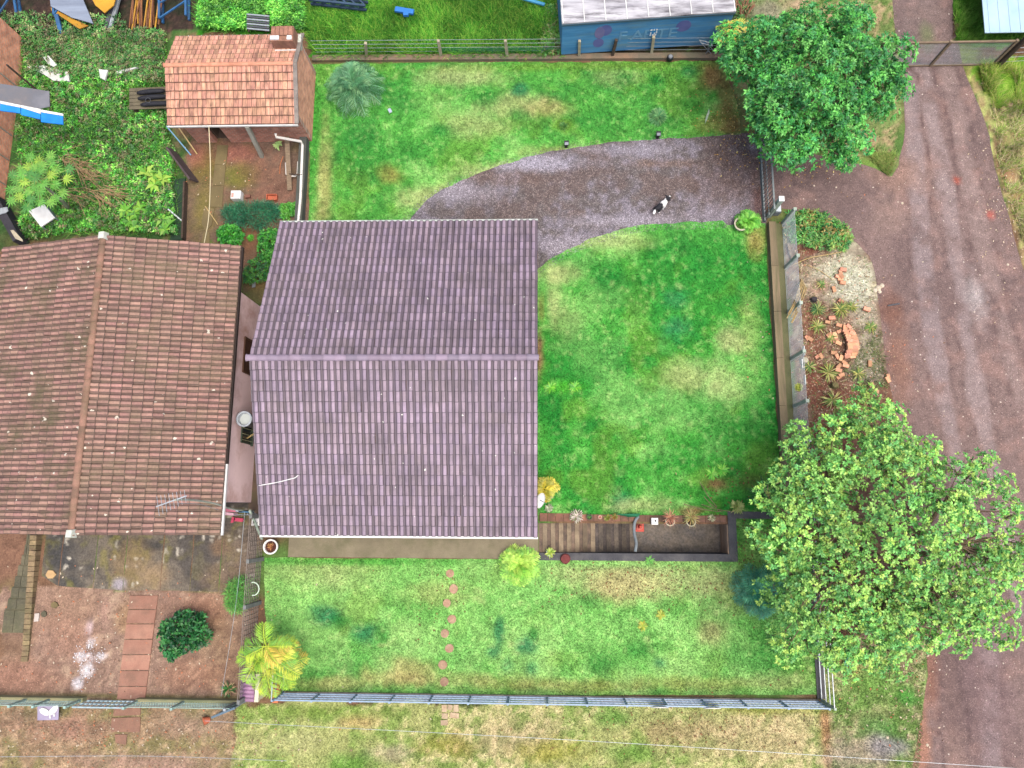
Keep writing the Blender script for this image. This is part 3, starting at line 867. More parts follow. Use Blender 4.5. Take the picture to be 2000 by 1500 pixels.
def ridge_tiles(roof, a, b, n, r, m, taper=0.86):
    off = ROOT[roof.name]
    a, b = Vector(a), Vector(b); t = (b - a) / n
    L = t.length
    mb = MB(); seg = 8
    ring = lambda rr, x, th: [(x, rr * math.cos(math.pi * k / seg), rr * 0.75 * math.sin(math.pi * k / seg) + th) for k in range(seg + 1)]
    vs = ring(r, 0.0, 0.012) + ring(r * taper, L * 1.03, 0.0) + ring(r - 0.02, 0.0, -0.01) + ring(r + 0.012, 0.0, 0.02) + ring(r + 0.012, 0.03, 0.02)
    n1 = seg + 1
    fs = [(i, i + 1, n1 + i + 1, n1 + i) for i in range(seg)] + [(2 * n1 + i, 2 * n1 + i + 1, 3 * n1 + i + 1, 3 * n1 + i) for i in range(seg)] + [(3 * n1 + i, 3 * n1 + i + 1, 4 * n1 + i + 1, 4 * n1 + i) for i in range(seg)]
    mb.add(vs, fs)
    me = mb.mesh('ridge_tile', smooth=False); me.materials.append(m)
    rot = Vector((1, 0, 0)).rotation_difference(t.normalized()).to_matrix().to_4x4()
    for i in range(n):
        o = bpy.data.objects.new('ridge_tile', me); COL.objects.link(o); o.parent = roof
        o.matrix_basis = Matrix.Translation(a + t * i - off + Vector((0, 0, random.gauss(0, 0.004)))) @ rot @ Matrix.Rotation(random.gauss(0, 0.03), 4, 'X')


def deck(mb, corners, th=0.06):
    """thin slab under the tiles from four corners, top face given"""
    a, b, c, d = [Vector(p) for p in corners]
    n = (b - a).cross(d - a).normalized()
    mb.hull([p - n * th for p in (a, b, c, d)], [a, b, c, d])


WHITE = mat('white_paint', C(244, 244, 240), C(215, 215, 210), 2.0, 0.5, spec=0.4)
GLASS = mat('window_glass', (0.02, 0.025, 0.03), rough=0.08, spec=0.6)
LICHEN = C(225, 228, 215)


def window(house, cx, cy, z0, z1, wd, face, mframe, shutter=None, bars=False):
    """upright window on a wall; face = outward unit vector (x,y)"""
    fx, fy = face
    tx, ty = -fy, fx
    P = lambda s, d, z: Vector((cx + tx * s + fx * d, cy + ty * s + fy * d, z))
    fr = MB()
    t = 0.06
    for s0, s1, za, zb in ((-wd / 2, wd / 2, z0, z0 + t), (-wd / 2, wd / 2, z1 - t, z1), (-wd / 2, -wd / 2 + t, z0 + t, z1 - t), (wd / 2 - t, wd / 2, z0 + t, z1 - t), (-0.025, 0.025, z0 + t, z1 - t)):
        fr.hull([P(s0, 0.0, za), P(s1, 0.0, za), P(s1, 0.05, za), P(s0, 0.05, za)], [P(s0, 0.0, zb), P(s1, 0.0, zb), P(s1, 0.05, zb), P(s0, 0.05, zb)])
    w = fr.build('window', mframe, house)
    pane = MB()
    pane.hull([P(-wd / 2 + t, 0.004, z0 + t), P(wd / 2 - t, 0.004, z0 + t), P(wd / 2 - t, 0.015, z0 + t), P(-wd / 2 + t, 0.015, z0 + t)],
              [P(-wd / 2 + t, 0.004, z1 - t), P(wd / 2 - t, 0.004, z1 - t), P(wd / 2 - t, 0.015, z1 - t), P(-wd / 2 + t, 0.015, z1 - t)])
    pane.build('pane', shutter if shutter else GLASS, w)
    if bars:
        for k in range(5):
            s = -wd / 2 + wd * (k + 0.5) / 5
            b = MB(); b.beam(P(s, 0.07, z0), P(s, 0.07, z1), 0.018, 0.018); b.build('bar', mat('bar_metal', C(190, 190, 150), rough=0.5), w)
    sl = MB(); sl.hull([P(-wd / 2 - .05, 0, z0 - .05), P(wd / 2 + .05, 0, z0 - .05), P(wd / 2 + .05, .09, z0 - .05), P(-wd / 2 - .05, .09, z0 - .05)],
                       [P(-wd / 2 - .05, 0, z0 - .002), P(wd / 2 + .05, 0, z0 - .002), P(wd / 2 + .05, .09, z0 - .002), P(-wd / 2 - .05, .09, z0 - .002)])
    sl.build('sill', mframe, w)


# ---- main house
XW, XE, YS, YN, ZE, YR, ZR = -9.45, 0.0, -0.76, 10.45, 2.75, 4.97, 4.72
mh = thing('house', 'large house with grey purple ribbed tile roof and ridge beside the lawn', 'house', (-4.7, 4.8, 0))
M_MWALL = mat('cream_render', C(214, 196, 178), C(196, 176, 160), 1.5, 0.85, bump=0.2, bscale=40)
w = MB()
x0, x1, y0, y1, t = XW + 0.5, XE - 0.45, YS + 0.48, YN - 0.48, 0.18
zt = lambda y: (ZE + (ZR - ZE) * (y - YS) / (YR - YS) if y < YR else ZE + (ZR - ZE) * (YN - y) / (YN - YR)) - 0.11
for xa, xb in ((x0, x0 + t), (x1 - t, x1)):
    for ya, yb in ((y0, YR), (YR, y1)):
        w.hull([(xa, ya, 0), (xb, ya, 0), (xb, yb, 0), (xa, yb, 0)], [(xa, ya, zt(ya)), (xb, ya, zt(ya)), (xb, yb, zt(yb)), (xa, yb, zt(yb))])
for ya, yb in ((y0, y0 + t), (y1 - t, y1)):
    w.hull([(x0 + t, ya, 0), (x1 - t, ya, 0), (x1 - t, yb, 0), (x0 + t, yb, 0)], [(x0 + t, ya, zt(ya)), (x1 - t, ya, zt(ya)), (x1 - t, yb, zt(yb)), (x0 + t, yb, zt(yb))])
w.build('wall', M_MWALL, mh)
M_WOODF = mat('brown_frame', C(110, 78, 58), C(90, 62, 46), 8, 0.6, stretch=(1, 1, 6))
for wx in (-7.2, -2.4): window(mh, wx, y0, 1.0, 2.1, 1.4, (0, -1), M_WOODF)
for wy in (2.2, 6.6): window(mh, x1, wy, 1.0, 2.1, 1.4, (1, 0), M_WOODF)
dr = MB(); dr.hull([(-5.4, y0 - .06, 0.06), (-4.4, y0 - .06, 0.06), (-4.4, y0 - .004, 0.06), (-5.4, y0 - .004, 0.06)], [(-5.4, y0 - .06, 2.15), (-4.4, y0 - .06, 2.15), (-4.4, y0 - .004, 2.15), (-5.4, y0 - .004, 2.15)])
d_ = dr.build('door', M_WOODF, mh)
hd = MB(); hd.beam((-4.52, y0 - .10, 1.0), (-4.52, y0 - .10, 1.14), 0.03, 0.05); hd.beam((-4.52, y0 - .10, 1.07), (-4.52, y0 - .05, 1.07), 0.02, 0.02); hd.build('handle', mat('steel', C(190, 190, 190), metal=0.8, rough=0.35), d_)
rf = MB()
deck(rf, [(XW, YS, ZE), (XE, YS, ZE), (XE, YR, ZR), (XW, YR, ZR)])
deck(rf, [(XE, YN, ZE), (XW, YN, ZE), (XW, YR, ZR), (XE, YR, ZR)])
roof = rf.build('roof', mat('roof_boards', C(120, 95, 80), C(95, 75, 65), 4, 0.8), mh)
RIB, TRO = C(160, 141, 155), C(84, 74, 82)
kw = dict(scale=1.1, attr='dirt', rough=0.62, spec=0.35, rand=0.13, hue=0.035, stain=C(96, 88, 78), stain_scale=0.45, stain_amt=0.28, fine=0.10, fscale=14, bump=0.15, bscale=60, spots=LICHEN, spot_scale=3.0, spot_size=0.10)  # the 'dirt' attribute includes shade painted at the course gaps
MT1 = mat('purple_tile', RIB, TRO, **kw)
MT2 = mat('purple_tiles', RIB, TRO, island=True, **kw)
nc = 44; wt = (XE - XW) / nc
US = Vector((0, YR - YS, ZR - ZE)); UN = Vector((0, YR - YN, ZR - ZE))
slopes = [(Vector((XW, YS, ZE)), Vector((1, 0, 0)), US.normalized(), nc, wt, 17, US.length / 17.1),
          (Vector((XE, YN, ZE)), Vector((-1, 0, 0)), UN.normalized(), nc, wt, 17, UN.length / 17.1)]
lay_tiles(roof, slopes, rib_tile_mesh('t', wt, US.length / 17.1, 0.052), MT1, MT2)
ridge_tiles(roof, (XW - 0.08, YR, ZR + 0.03), (XE + 0.03, YR, ZR + 0.03), 26, 0.115, mat('purple_ridge', C(152, 138, 154), C(136, 122, 138), 3, 0.6, rand=0.2, hue=.03, fine=0.1))
for yy, nm in ((YS - 0.05, 'gutter'), (YN + 0.05, 'gutter')):
    g = MB(); g.box(((XW + XE) / 2, yy, ZE - 0.03), (XE - XW + 0.02, 0.07, 0.09)); g.build(nm, WHITE if yy < 0 else mat('gutter_pale', C(205, 212, 205), C(170, 180, 170), 3, 0.5), mh)
cb = MB(); cp = [W(505, 948, 3.42), W(525, 945, 3.44), W(545, 941, 3.46), W(565, 936, 3.48), W(576, 933, 3.50), W(582, 928, 3.53)]
cpz = [Vector((p.x, p.y, ZE + (ZR - ZE) * (p.y - YS) / (YR - YS) + 0.085)) for p in cp]
cb.tube(curve_pts(cpz, 4), 0.018, 5); single('cable', cb, WHITE, 'short white cable lying curved across the purple roof tiles', 'cable')

# ---- neighbour's house
AX, AR, AW, AYS, AYN, AZE, AZR = -10.72, -15.13, -19.54, -0.78, 9.48, 3.0, 4.15
nb = thing('house', 'neighbouring pink house with mossy red clay tile roof', 'house', (-15.1, 4.3, 0))
M_PINK = mat('pink_render', (.72, .54, .54), (.62, .46, .46), 0.8, 0.85, stain=C(205, 150, 125), stain_scale=0.5, stain_amt=0.75, bump=0.15, bscale=30)
w = MB(); x0, x1, y0, y1 = AW + 0.3, AX - 0.18, 0.35, 7.95
zt = lambda x: AZE + (AZR - AZE) * (1 - abs(x - AR) / (AX - AR)) - 0.12
for ya, yb in ((y0, y0 + t), (y1 - t, y1)):
    for xa, xb in ((x0, AR), (AR, x1)):
        w.hull([(xa, ya, 0), (xb, ya, 0), (xb, yb, 0), (xa, yb, 0)], [(xa, ya, zt(xa)), (xb, ya, zt(xb)), (xb, yb, zt(xb)), (xa, yb, zt(xa))])
for xa, xb in ((x0, x0 + t), (x1 - t, x1)):
    w.hull([(xa, y0 + t, 0), (xb, y0 + t, 0), (xb, y1 - t, 0), (xa, y1 - t, 0)], [(xa, y0 + t, zt(xa)), (xb, y0 + t, zt(xb)), (xb, y1 - t, zt(xb)), (xa, y1 - t, zt(xa))])
w.build('wall', M_PINK, nb)
M_SHUT = mat('brown_shutter', C(105, 72, 56), C(75, 50, 40), 3, 0.7, stretch=(1, 1, 8))
window(nb, x1, 5.75, 0.55, 1.75, 1.35, (1, 0), M_WOODF, shutter=M_SHUT)
window(nb, x1, 3.05, 0.5, 1.45, 1.1, (1, 0), mat('green_frame', C(70, 85, 70), rough=0.6), bars=True)
window(nb, -14.0, y0, 1.0, 2.1, 1.3, (0, -1), M_WOODF)
dr = MB(); dr.hull([(-17.3, y0 - .06, 0.02), (-16.4, y0 - .06, 0.02), (-16.4, y0 - .004, 0.02), (-17.3, y0 - .004, 0.02)], [(-17.3, y0 - .06, 2.1), (-16.4, y0 - .06, 2.1), (-16.4, y0 - .004, 2.1), (-17.3, y0 - .004, 2.1)])
dr.build('door', M_WOODF, nb)
for px_ in (AR, AW + 0.5):
    p = MB(); p.box((px_, AYN - 0.25, (AZE - .15) / 2), (0.16, 0.16, AZE - 0.15)); p.build('porch_post', M_PINK, nb)
rf = MB()
deck(rf, [(AX, AYS, AZE), (AX, AYN, AZE), (AR, AYN, AZR), (AR, AYS, AZR)])
deck(rf, [(AW, AYN, AZE), (AW, AYS, AZE), (AR, AYS, AZR), (AR, AYN, AZR)])
roof = rf.build('roof', mat('roof_boards'), nb)
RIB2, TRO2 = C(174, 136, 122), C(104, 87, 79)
kw = dict(scale=1.3, attr='dirt', rough=0.85, spec=0.15, rand=0.16, hue=0.012, stain=C(126, 114, 90), stain_scale=0.55, stain_amt=0.65, fine=0.22, fscale=12, bump=0.3, bscale=45, spots=C(215, 208, 190), spot_scale=2.7, spot_size=0.19)  # the 'dirt' attribute includes shade painted at the course gaps
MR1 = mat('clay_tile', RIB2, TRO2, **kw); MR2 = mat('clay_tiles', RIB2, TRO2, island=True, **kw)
nc = 53; wt = (AYN - AYS) / nc
UE = Vector((AR - AX, 0, AZR - AZE)); UW = Vector((AR - AW, 0, AZR - AZE))
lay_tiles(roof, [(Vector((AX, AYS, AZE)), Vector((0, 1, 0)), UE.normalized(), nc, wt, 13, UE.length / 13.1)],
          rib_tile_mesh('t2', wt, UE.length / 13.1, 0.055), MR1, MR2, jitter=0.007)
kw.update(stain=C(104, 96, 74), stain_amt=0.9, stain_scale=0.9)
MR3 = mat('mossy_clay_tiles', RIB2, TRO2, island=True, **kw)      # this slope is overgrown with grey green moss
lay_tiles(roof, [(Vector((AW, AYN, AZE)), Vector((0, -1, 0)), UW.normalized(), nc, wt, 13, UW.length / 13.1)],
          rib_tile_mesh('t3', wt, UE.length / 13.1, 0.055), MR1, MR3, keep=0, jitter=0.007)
ridge_tiles(roof, (AR, AYS - 0.02, AZR + 0.03), (AR, AYN + 0.02, AZR + 0.03), 26, 0.13, mat('clay_ridge', C(166, 124, 106), C(122, 100, 82), 2.5, 0.85, rand=0.15, fine=0.2, stain=C(100, 95, 60), stain_amt=0.5))
M_MORTAR = mat('pale_mortar', C(215, 218, 205), C(180, 185, 170), 10, 0.9, bump=0.4)
for yy in (AYS + 0.05, AYN - 0.05):
    b = MB(); b.hull([(AR - .15, yy - .14, AZR - .05), (AR + .15, yy - .14, AZR - .05), (AR + .15, yy + .14, AZR - .05), (AR - .15, yy + .14, AZR - .05)], [(AR - .10, yy - .12, AZR + .17), (AR + .09, yy - .11, AZR + .16), (AR + .10, yy + .12, AZR + .18), (AR - .09, yy + .11, AZR + .16)])
    tag(b.build('ridge_end', M_MORTAR, nb), 'pale mortar cap closing the ridge')
g = MB(); g.box((AX + 0.04, (AYS + 1.6) / 2, AZE - 0.05), (0.06, 2.4, 0.10)); g.build('gutter', WHITE, nb)
g = MB(); g.box((AX + 0.03, (AYN + 0.45) / 2, AZE - 0.07), (0.05, AYN - 0.5, 0.12)); g.build('fascia', mat('dark_fascia', C(52, 42, 38), rough=0.8), nb)

# ---- brick outbuilding
SX0, SX1, SY0, SY1, SZE, SYR, SZR = -14.42, -9.28, 14.80, 18.62, 2.02, 16.98, 2.62
sh = thing('brick_outbuilding', 'small brick outbuilding with salmon clay tile roof and squat chimney', 'outbuilding', (-11.85, 16.7, 0))
BR1, BR2, MOR = C(200, 122, 88), C(170, 98, 72), C(165, 140, 120)
MBX, MBY = brick_mat('brick_front', C(214, 142, 116), C(186, 120, 98), C(190, 168, 150), 'x'), brick_mat('brick_side', C(244, 172, 132), C(226, 152, 116), C(215, 185, 160), 'y')
x0, x1, y0, y1 = SX0 + 0.25, SX1 - 0.08, SY0 + 0.36, SY1 - 0.3
zt = lambda y: (SZE + (SZR - SZE) * (y - SY0) / (SYR - SY0) if y < SYR else SZE + (SZR - SZE) * (SY1 - y) / (SY1 - SYR)) - 0.10
dx0, dx1 = W(424, 278).x, W(452, 278).x
w = MB()
for xa, xb in ((x0, dx0), (dx1, x1)):
    w.hull([(xa, y0, 0), (xb, y0, 0), (xb, y0 + t, 0), (xa, y0 + t, 0)], [(xa, y0, zt(y0)), (xb, y0, zt(y0)), (xb, y0 + t, zt(y0 + t)), (xa, y0 + t, zt(y0 + t))])
w.build('front_wall', MBX, sh)
w = MB(); w.hull([(x0, y1 - t, 0), (x1, y1 - t, 0), (x1, y1, 0), (x0, y1, 0)], [(x0, y1 - t, zt(y1)), (x1, y1 - t, zt(y1)), (x1, y1, zt(y1)), (x0, y1, zt(y1))]); w.build('rear_wall', MBX, sh)
for xa, xb in ((x0, x0 + t), (x1 - t, x1)):
    w = MB()
    for ya, yb in ((y0 + t, SYR), (SYR, y1 - t)):
        w.hull([(xa, ya, 0), (xb, ya, 0), (xb, yb, 0), (xa, yb, 0)], [(xa, ya, zt(ya)), (xb, ya, zt(ya)), (xb, yb, zt(yb)), (xa, yb, zt(yb))])
    w.build('side_wall', MBY, sh)
fl = MB(); fl.box(((x0 + x1) / 2, (y0 + y1) / 2, 0.02), (x1 - x0 - .4, y1 - y0 - .4, 0.04)); fl.build('floor', mat('dark_floor', C(90, 75, 65), rough=0.9), sh)
dr = MB(); dr.hull([(dx0 + .02, y0 + .9, 0.05), (dx0 + .06, y0 + .9, 0.05), (dx0 + .06, y0 + t + .01, 0.05), (dx0 + .02, y0 + t + .01, 0.05)], [(dx0 + .02, y0 + .9, 1.75), (dx0 + .06, y0 + .9, 1.75), (dx0 + .06, y0 + t + .01, 1.75), (dx0 + .02, y0 + t + .01, 1.75)])
dr.build('door', mat('old_wood', C(120, 100, 84), C(92, 76, 64), 5, 0.85, stretch=(1, 1, 8)), sh)
rf = MB()
deck(rf, [(SX0, SY0, SZE), (SX1, SY0, SZE), (SX1, SYR, SZR), (SX0, SYR, SZR)], 0.05)
deck(rf, [(SX1, SY1, SZE), (SX0, SY1, SZE), (SX0, SYR, SZR), (SX1, SYR, SZR)], 0.05)
roof = rf.build('roof', mat('roof_boards'), sh)
kw = dict(scale=2.0, attr='dirt', rough=0.85, spec=0.15, rand=0.14, hue=0.012, stain=C(104, 82, 70), stain_scale=2.6, stain_amt=0.75, stretch=(2.6, 0.7, 1), fine=0.12, fscale=16, bump=0.2)  # on these flat tiles the vertex attribute holds only painted gap shade
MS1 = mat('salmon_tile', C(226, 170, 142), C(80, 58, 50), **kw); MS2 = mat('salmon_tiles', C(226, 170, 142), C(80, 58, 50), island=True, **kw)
nc = 29; wt = (SX1 - SX0) / nc
US = Vector((0, SYR - SY0, SZR - SZE)); UN = Vector((0, SYR - SY1, SZR - SZE))
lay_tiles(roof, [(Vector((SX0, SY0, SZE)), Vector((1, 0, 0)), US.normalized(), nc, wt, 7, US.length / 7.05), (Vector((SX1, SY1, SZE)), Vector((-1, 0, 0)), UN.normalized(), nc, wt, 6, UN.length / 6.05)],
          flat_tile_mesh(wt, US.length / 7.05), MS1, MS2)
ridge_tiles(roof, (SX0 - 0.02, SYR, SZR + 0.02), (SX1 + 0.02, SYR, SZR + 0.02), 14, 0.09, mat('salmon_ridge', C(220, 160, 130), C(190, 128, 100), 4, 0.85, rand=0.1))
g = MB(); g.box(((SX0 + SX1) / 2, SY0 - 0.03, SZE - 0.03), (SX1 - SX0, 0.05, 0.08)); g.build('fascia', WHITE, sh)
g = MB(); g.box(((SX0 + SX1) / 2, SY1 + 0.03, SZE - 0.03), (SX1 - SX0, 0.05, 0.08)); g.build('fascia', WHITE, sh)
for bx, by, tx_, ty_ in ((512, 306, 0.12, 0.28), (392, 274, -0.25, 0.3)):
    p = W(bx, by); b = MB(); b.beam(p, (p.x + tx_, p.y + ty_, SZE - 0.06), 0.15, 0.15); b.build('post', mat('grey_post', C(178, 176, 162), C(140, 138, 125), 3, 0.9, bump=0.3), sh)
for ya, za, yb, zb in ((SY0 - .02, SZE, SYR, SZR), (SYR, SZR, SY1 + .02, SZE)):
    m_ = MB(); m_.beam((SX1 - .02, ya, za + .07), (SX1 - .02, yb, zb + .07), .16, .05); m_.build('coping', mat('grey_coping', C(150, 142, 132), C(112, 104, 98), 3, .9, bump=.3, fine=.2), sh)
# chimney: low brick block with pale slabs
cc = W(555, 76, 2.6); ch = MB(); ch.box((cc.x, cc.y + .05, 2.35), (0.86, 0.62, 1.0)); chim = ch.build('chimney', mat('chimney_brick', C(182, 132, 108), C(140, 100, 84), 6, 0.9, bump=0.4, stain=C(110, 90, 60), stain_amt=.5), sh)
for sx, sw in ((-0.27, 0.34), (0.30, 0.18)):
    s_ = MB(); s_.box((cc.x + sx, cc.y - 0.14, 2.875), (sw, 0.16, 0.05)); tag(s_.build('slab', WHITE, chim), 'white slab on the chimney top')
for k in range(5):
    s_ = MB(); s_.box((cc.x - 0.33 + 0.165 * k, cc.y + 0.14, 2.88 + 0.004 * (k % 2)), (0.15, 0.38, 0.06)); s_.build('brick', mat('chimney_brick'), chim)
s_ = MB(); s_.beam((cc.x - .4, cc.y - .36, 2.42), (cc.x + .43, cc.y - .36, 2.42), 0.04, 0.03); s_.build('flashing', WHITE, chim)
s_ = MB(); q = W(581, 80, 2.3); s_.box((q.x, q.y, 2.2), (0.26, 0.55, 0.22)); tag(s_.build('parapet_end', M_MORTAR, sh), 'whitewashed block at the gable top')

# ---- cropped brick building on the west edge
bb = thing('brick_building', 'tall brick wall of a building at the edge of the weeds', 'building', (-23.0, 14.5, 0))
pA, pB, pC_ = W(46, 130), W(26, 290), W(8, 385)
MBB = brick_mat('brick_tall', C(246, 168, 128), C(228, 148, 112), C(210, 172, 145), 'y', 0.22, 0.09)
w = MB()
xf = pA.x - 0.05
w.hull([(-27, pC_.y - .5, 0), (xf, pC_.y - .5, 0), (xf, 20.0, 0), (-27, 20.0, 0)], [(-27, pC_.y - .5, 2.6), (xf, pC_.y - .5, 2.6), (xf, 20.0, 2.6), (-27, 20.0, 2.6)])
w.build('wall', MBB, bb)
r = MB(); deck(r, [(-27.2, 17.4, 2.95), (xf + .1, 17.4, 2.72), (xf + .1, 20.3, 2.72), (-27.2, 20.3, 2.95)], 0.06)
rfb = r.build('roof', mat('roof_boards'), bb)
for k in range(12):
    b = MB(); b.box((xf - 0.75, 17.55 + 0.24 * k, 2.80), (1.7, 0.22, 0.05), tilt=0.06); b.build('roof_tile', mat('brown_tile', C(150, 95, 80), C(115, 72, 62), 4, 0.85, rand=0.15), rfb)
bm = MB()
for k in range(5):
    y = pC_.y + 0.5 + k * 1.1
    bm.beam((xf + .02, y, 0.1), (xf + .02, y, 2.5), 0.05, 0.03)
bm.build('pilaster', mat('grey_post'), bb)
# loose sheet and blue boards on top of that wall
sl = MB(); P = [W(-20, 160, 2.75), W(96, 178, 2.75), W(97, 208, 2.75), W(78, 212, 2.75), W(-20, 192, 2.75)]
sl.hull([p - Vector((0, 0, .03)) for p in P], P)
single('sheet_metal', sl, mat('grey_sheet', C(125, 125, 130), C(88, 92, 98), 1.2, 0.6, stain=C(150, 140, 135), stain_amt=.5), 'weathered grey sheet lying above the blue panels by the brick wall', 'sheet metal')
for k, (xa, ya, xb, yb) in enumerate(((0, 192, 40, 200), (41, 200, 79, 212), (80, 214, 123, 222))):
    b = thing('blue_panel', ('bright blue and white plastic panel half out of sight past the brick wall', 'middle bright blue and white plastic panel of the row of three', 'bright blue panel with thin white edge reaching over the weeds')[k], 'panel', W(xa, ya + 14, 2.62))
    q = [W(xa, ya, 2.72), W(xb, yb, 2.72), W(xb, yb + (10 if k < 2 else 4), 2.72), W(xa, ya + (10 if k < 2 else 5), 2.72)]
    m_ = MB(); m_.hull([p - Vector((0, 0, .05)) for p in q], q); m_.build('white_strip', WHITE, b)
    q2 = [q[3] + Vector((0.01, -0.012, 0)), q[2] + Vector((-.01, -0.012, 0)), W(xb, yb + 21, 2.68), W(xa, ya + 24, 2.68)]
    m_ = MB(); m_.hull([p - Vector((0, 0, .05)) for p in q2], q2); m_.build('blue_face', mat('blue_plastic', C(20, 120, 205), C(40, 150, 230), 2, 0.5), b)
# ------------------------------------------------------------------ helpers for made things
CONC = mat('concrete', C(128, 124, 112), C(98, 94, 86), 1.6, 0.92, stain=C(88, 92, 62), stain_scale=0.9, stain_amt=.6, bump=0.4, bscale=25, fine=0.15)
DCONC = mat('dark_concrete', C(88, 88, 90), C(66, 66, 70), 2.0, 0.92, stain=C(112, 110, 105), stain_scale=1.5, stain_amt=.5, bump=0.4, bscale=30, fine=0.2)
WOOD = mat('grey_wood', C(150, 130, 105), C(112, 96, 78), 3, 0.88, stretch=(1.5, 6, 6), bump=0.3, fine=0.15)
DWOOD = mat('dark_wood', C(98, 80, 66), C(66, 56, 48), 3, 0.9, stretch=(2, 5, 5), bump=0.3, rand=0.2, fine=0.15)
GALV = mat('galvanised', C(185, 192, 196), C(150, 160, 165), 6, 0.45, metal=0.3, spec=0.4)
BLUEM = mat('blue_grey_paint', C(150, 174, 196), C(122, 148, 172), 5, 0.5, spec=0.4)
BLUES = mat('blue_steel', C(52, 112, 165), C(40, 82, 122), 2, 0.6, stain=C(90, 85, 80), stain_amt=.4)
GREENP = mat('mossy_post', C(186, 198, 182), C(146, 164, 144), 3, 0.9, bump=0.3)
TERRA = mat('terracotta', C(196, 108, 76), C(168, 88, 62), 5, 0.8, fine=0.1)
PVC = mat('pvc_white', C(240, 238, 230), C(215, 210, 200), 3, 0.4, spec=0.4)
BLACKP = mat('black_plastic', C(42, 42, 46), C(28, 28, 32), 4, 0.55)
GREYP = mat('grey_plastic', C(150, 155, 160), C(120, 126, 130), 4, 0.5)
REDBR = mat('old_red_brick', C(128, 92, 74), C(98, 76, 64), 4, 0.9, rand=0.22, bump=0.4, fine=0.2, stain=C(92, 84, 62), stain_amt=.5, stain_scale=2)


def bx(name, c, size, m, parent, rz=0.0, tilt=0.0):
    b = MB(); b.box(c, size, rz, tilt=tilt)
    return b.build(name, m, parent)


def fence(name, label, cat, a, b, height, npost, rails, m_rail, m_post, post=(0.1, 0.1), rail_r=0.014, pick=0.0, m_pick=None, pick_r=0.008, group=None, rail_name='rail', base=0.0):
    a, b = Vector(a), Vector(b)
    t = thing(name, label, cat, (a + b) / 2, group)
    ang = math.atan2(b.y - a.y, b.x - a.x)
    for k in range(npost):
        p = a.lerp(b, k / max(1, npost - 1))
        bx('post', (p.x, p.y, base + height / 2), (post[0], post[1], height), m_post, t, ang)
    d = (b - a).normalized(); s = Vector((-d.y, d.x, 0)) * (post[1] / 2 * 0.6)
    for h in rails:
        m_ = MB(); m_.beam(a + s + Vector((0, 0, h + base)), b + s + Vector((0, 0, h + base)), rail_r * 2, rail_r * 2); m_.build(rail_name, m_rail, t)
    if pick:
        n = int((b - a).length / pick)
        pb = MB(); pb.box((0, 0, (max(rails) - min(rails)) / 2), (pick_r * 2, pick_r * 2, max(rails) - min(rails)))
        me = pb.mesh('picket'); me.materials.append(m_pick or m_rail)
        if n <= 300:
            for k in range(n):
                p = a.lerp(b, (k + 0.5) / n) - s * 0.2
                o = bpy.data.objects.new('picket', me); COL.objects.link(o); o.parent = t
                o.location = Vector((p.x, p.y, min(rails) + base)) - ROOT[t.name]
        else:
            mm = MB()
            for k in range(n):
                p = a.lerp(b, (k + 0.5) / n) - s * 0.2
                mm.beam((p.x, p.y, base + min(rails)), (p.x, p.y, base + max(rails)), pick_r * 2, pick_r * 2)
            tag(mm.build('wire_mesh', m_pick or m_rail, t), kind='stuff')
    return t


# ------------------------------------------------------------------ terraces, paths, sunken stair
def terrace_col(X, Y):
    a, b, c = fbm(X, Y, 1.4, 4, 301), fbm(X, Y, 0.4, 4, 305), fbm(X, Y, 0.12, 2, 309)
    col = np.tile(np.array(C(112, 104, 92)), (len(X), 1))
    col = lerp(col, C(74, 72, 68), sstep(0.48, 0.62, a))
    col = lerp(col, C(118, 114, 62), sstep(0.52, 0.7, b) * 0.7)
    col = blobs(col, X, Y, [(250, 1100, 40, 50, C(135, 115, 85), .7), (120, 1080, 50, 40, C(70, 70, 70), .6), (400, 1090, 60, 50, C(92, 86, 80), .7), (300, 1130, 30, 26, C(150, 128, 98), .7), (440, 1130, 40, 30, C(120, 100, 82), .6), (430, 1070, 20, 22, C(130, 105, 80), .7),
                            (232, 1140, 14, 12, C(165, 160, 170), .7), (470, 1090, 40, 60, C(120, 102, 85), .6)], 311)
    sp = sstep(0.72, 0.8, fbm(X, Y, 0.16, 2, 315)) * sstep(0.5, 0.6, fbm(X, Y, 0.8, 2, 317))
    col = lerp(col, C(205, 198, 180), sp * 0.8)
    return col * (0.75 + 0.5 * c)[:, None]


M_TERR = mat('terrace_concrete', attr=True, fine=0.4, fscale=13, bump=0.4, bscale=25, rough=0.9, spec=0.15)
te = bpy.data.objects.new('terrace', None); COL.objects.link(te); te.location = W(280, 1090); ROOT[te.name] = Vector(te.location); tag(te, kind='structure')
XJ = [W(p, 1090).x for p in (84, 120, 188, 246, 318, 376, 432, 500)]
ybt = [W(280, q).y for q in (1126, 1146, 1150, 1154, 1152, 1154, 1155, 1152)]
for k in range(7):
    o = sheet('panel', rough_edge([Vector((XJ[k] + .015, ybt[k], 0)), Vector((XJ[k + 1] - .015, ybt[k + 1], 0)), Vector((XJ[k + 1] - .015, .5, 0)), Vector((XJ[k] + .015, .5, 0))], 0.02, 0.25, 12 + k), 0.014, terrace_col, M_TERR, 0.09)
    del o['kind']
    o.parent = te; o.location = -ROOT[te.name]
po = MB(); po.prism([(XW + 0.1, -0.34), (0.03, -0.34), (0.03, -1.66), (XW + 0.1, -1.66)], -0.02, 0.07)
tag(po.build('porch_slab', mat('porch_concrete', C(142, 132, 108), C(120, 112, 90), 1.5, 0.9, bump=.3, fine=.15, stain=C(92, 96, 60), stain_amt=.45)), kind='structure')
pv = MB(); pv.prism([(-11.0, -0.5), (-9.1, -0.5), (-9.1, 8.4), (-11.0, 8.4)], 0.0, 0.02)
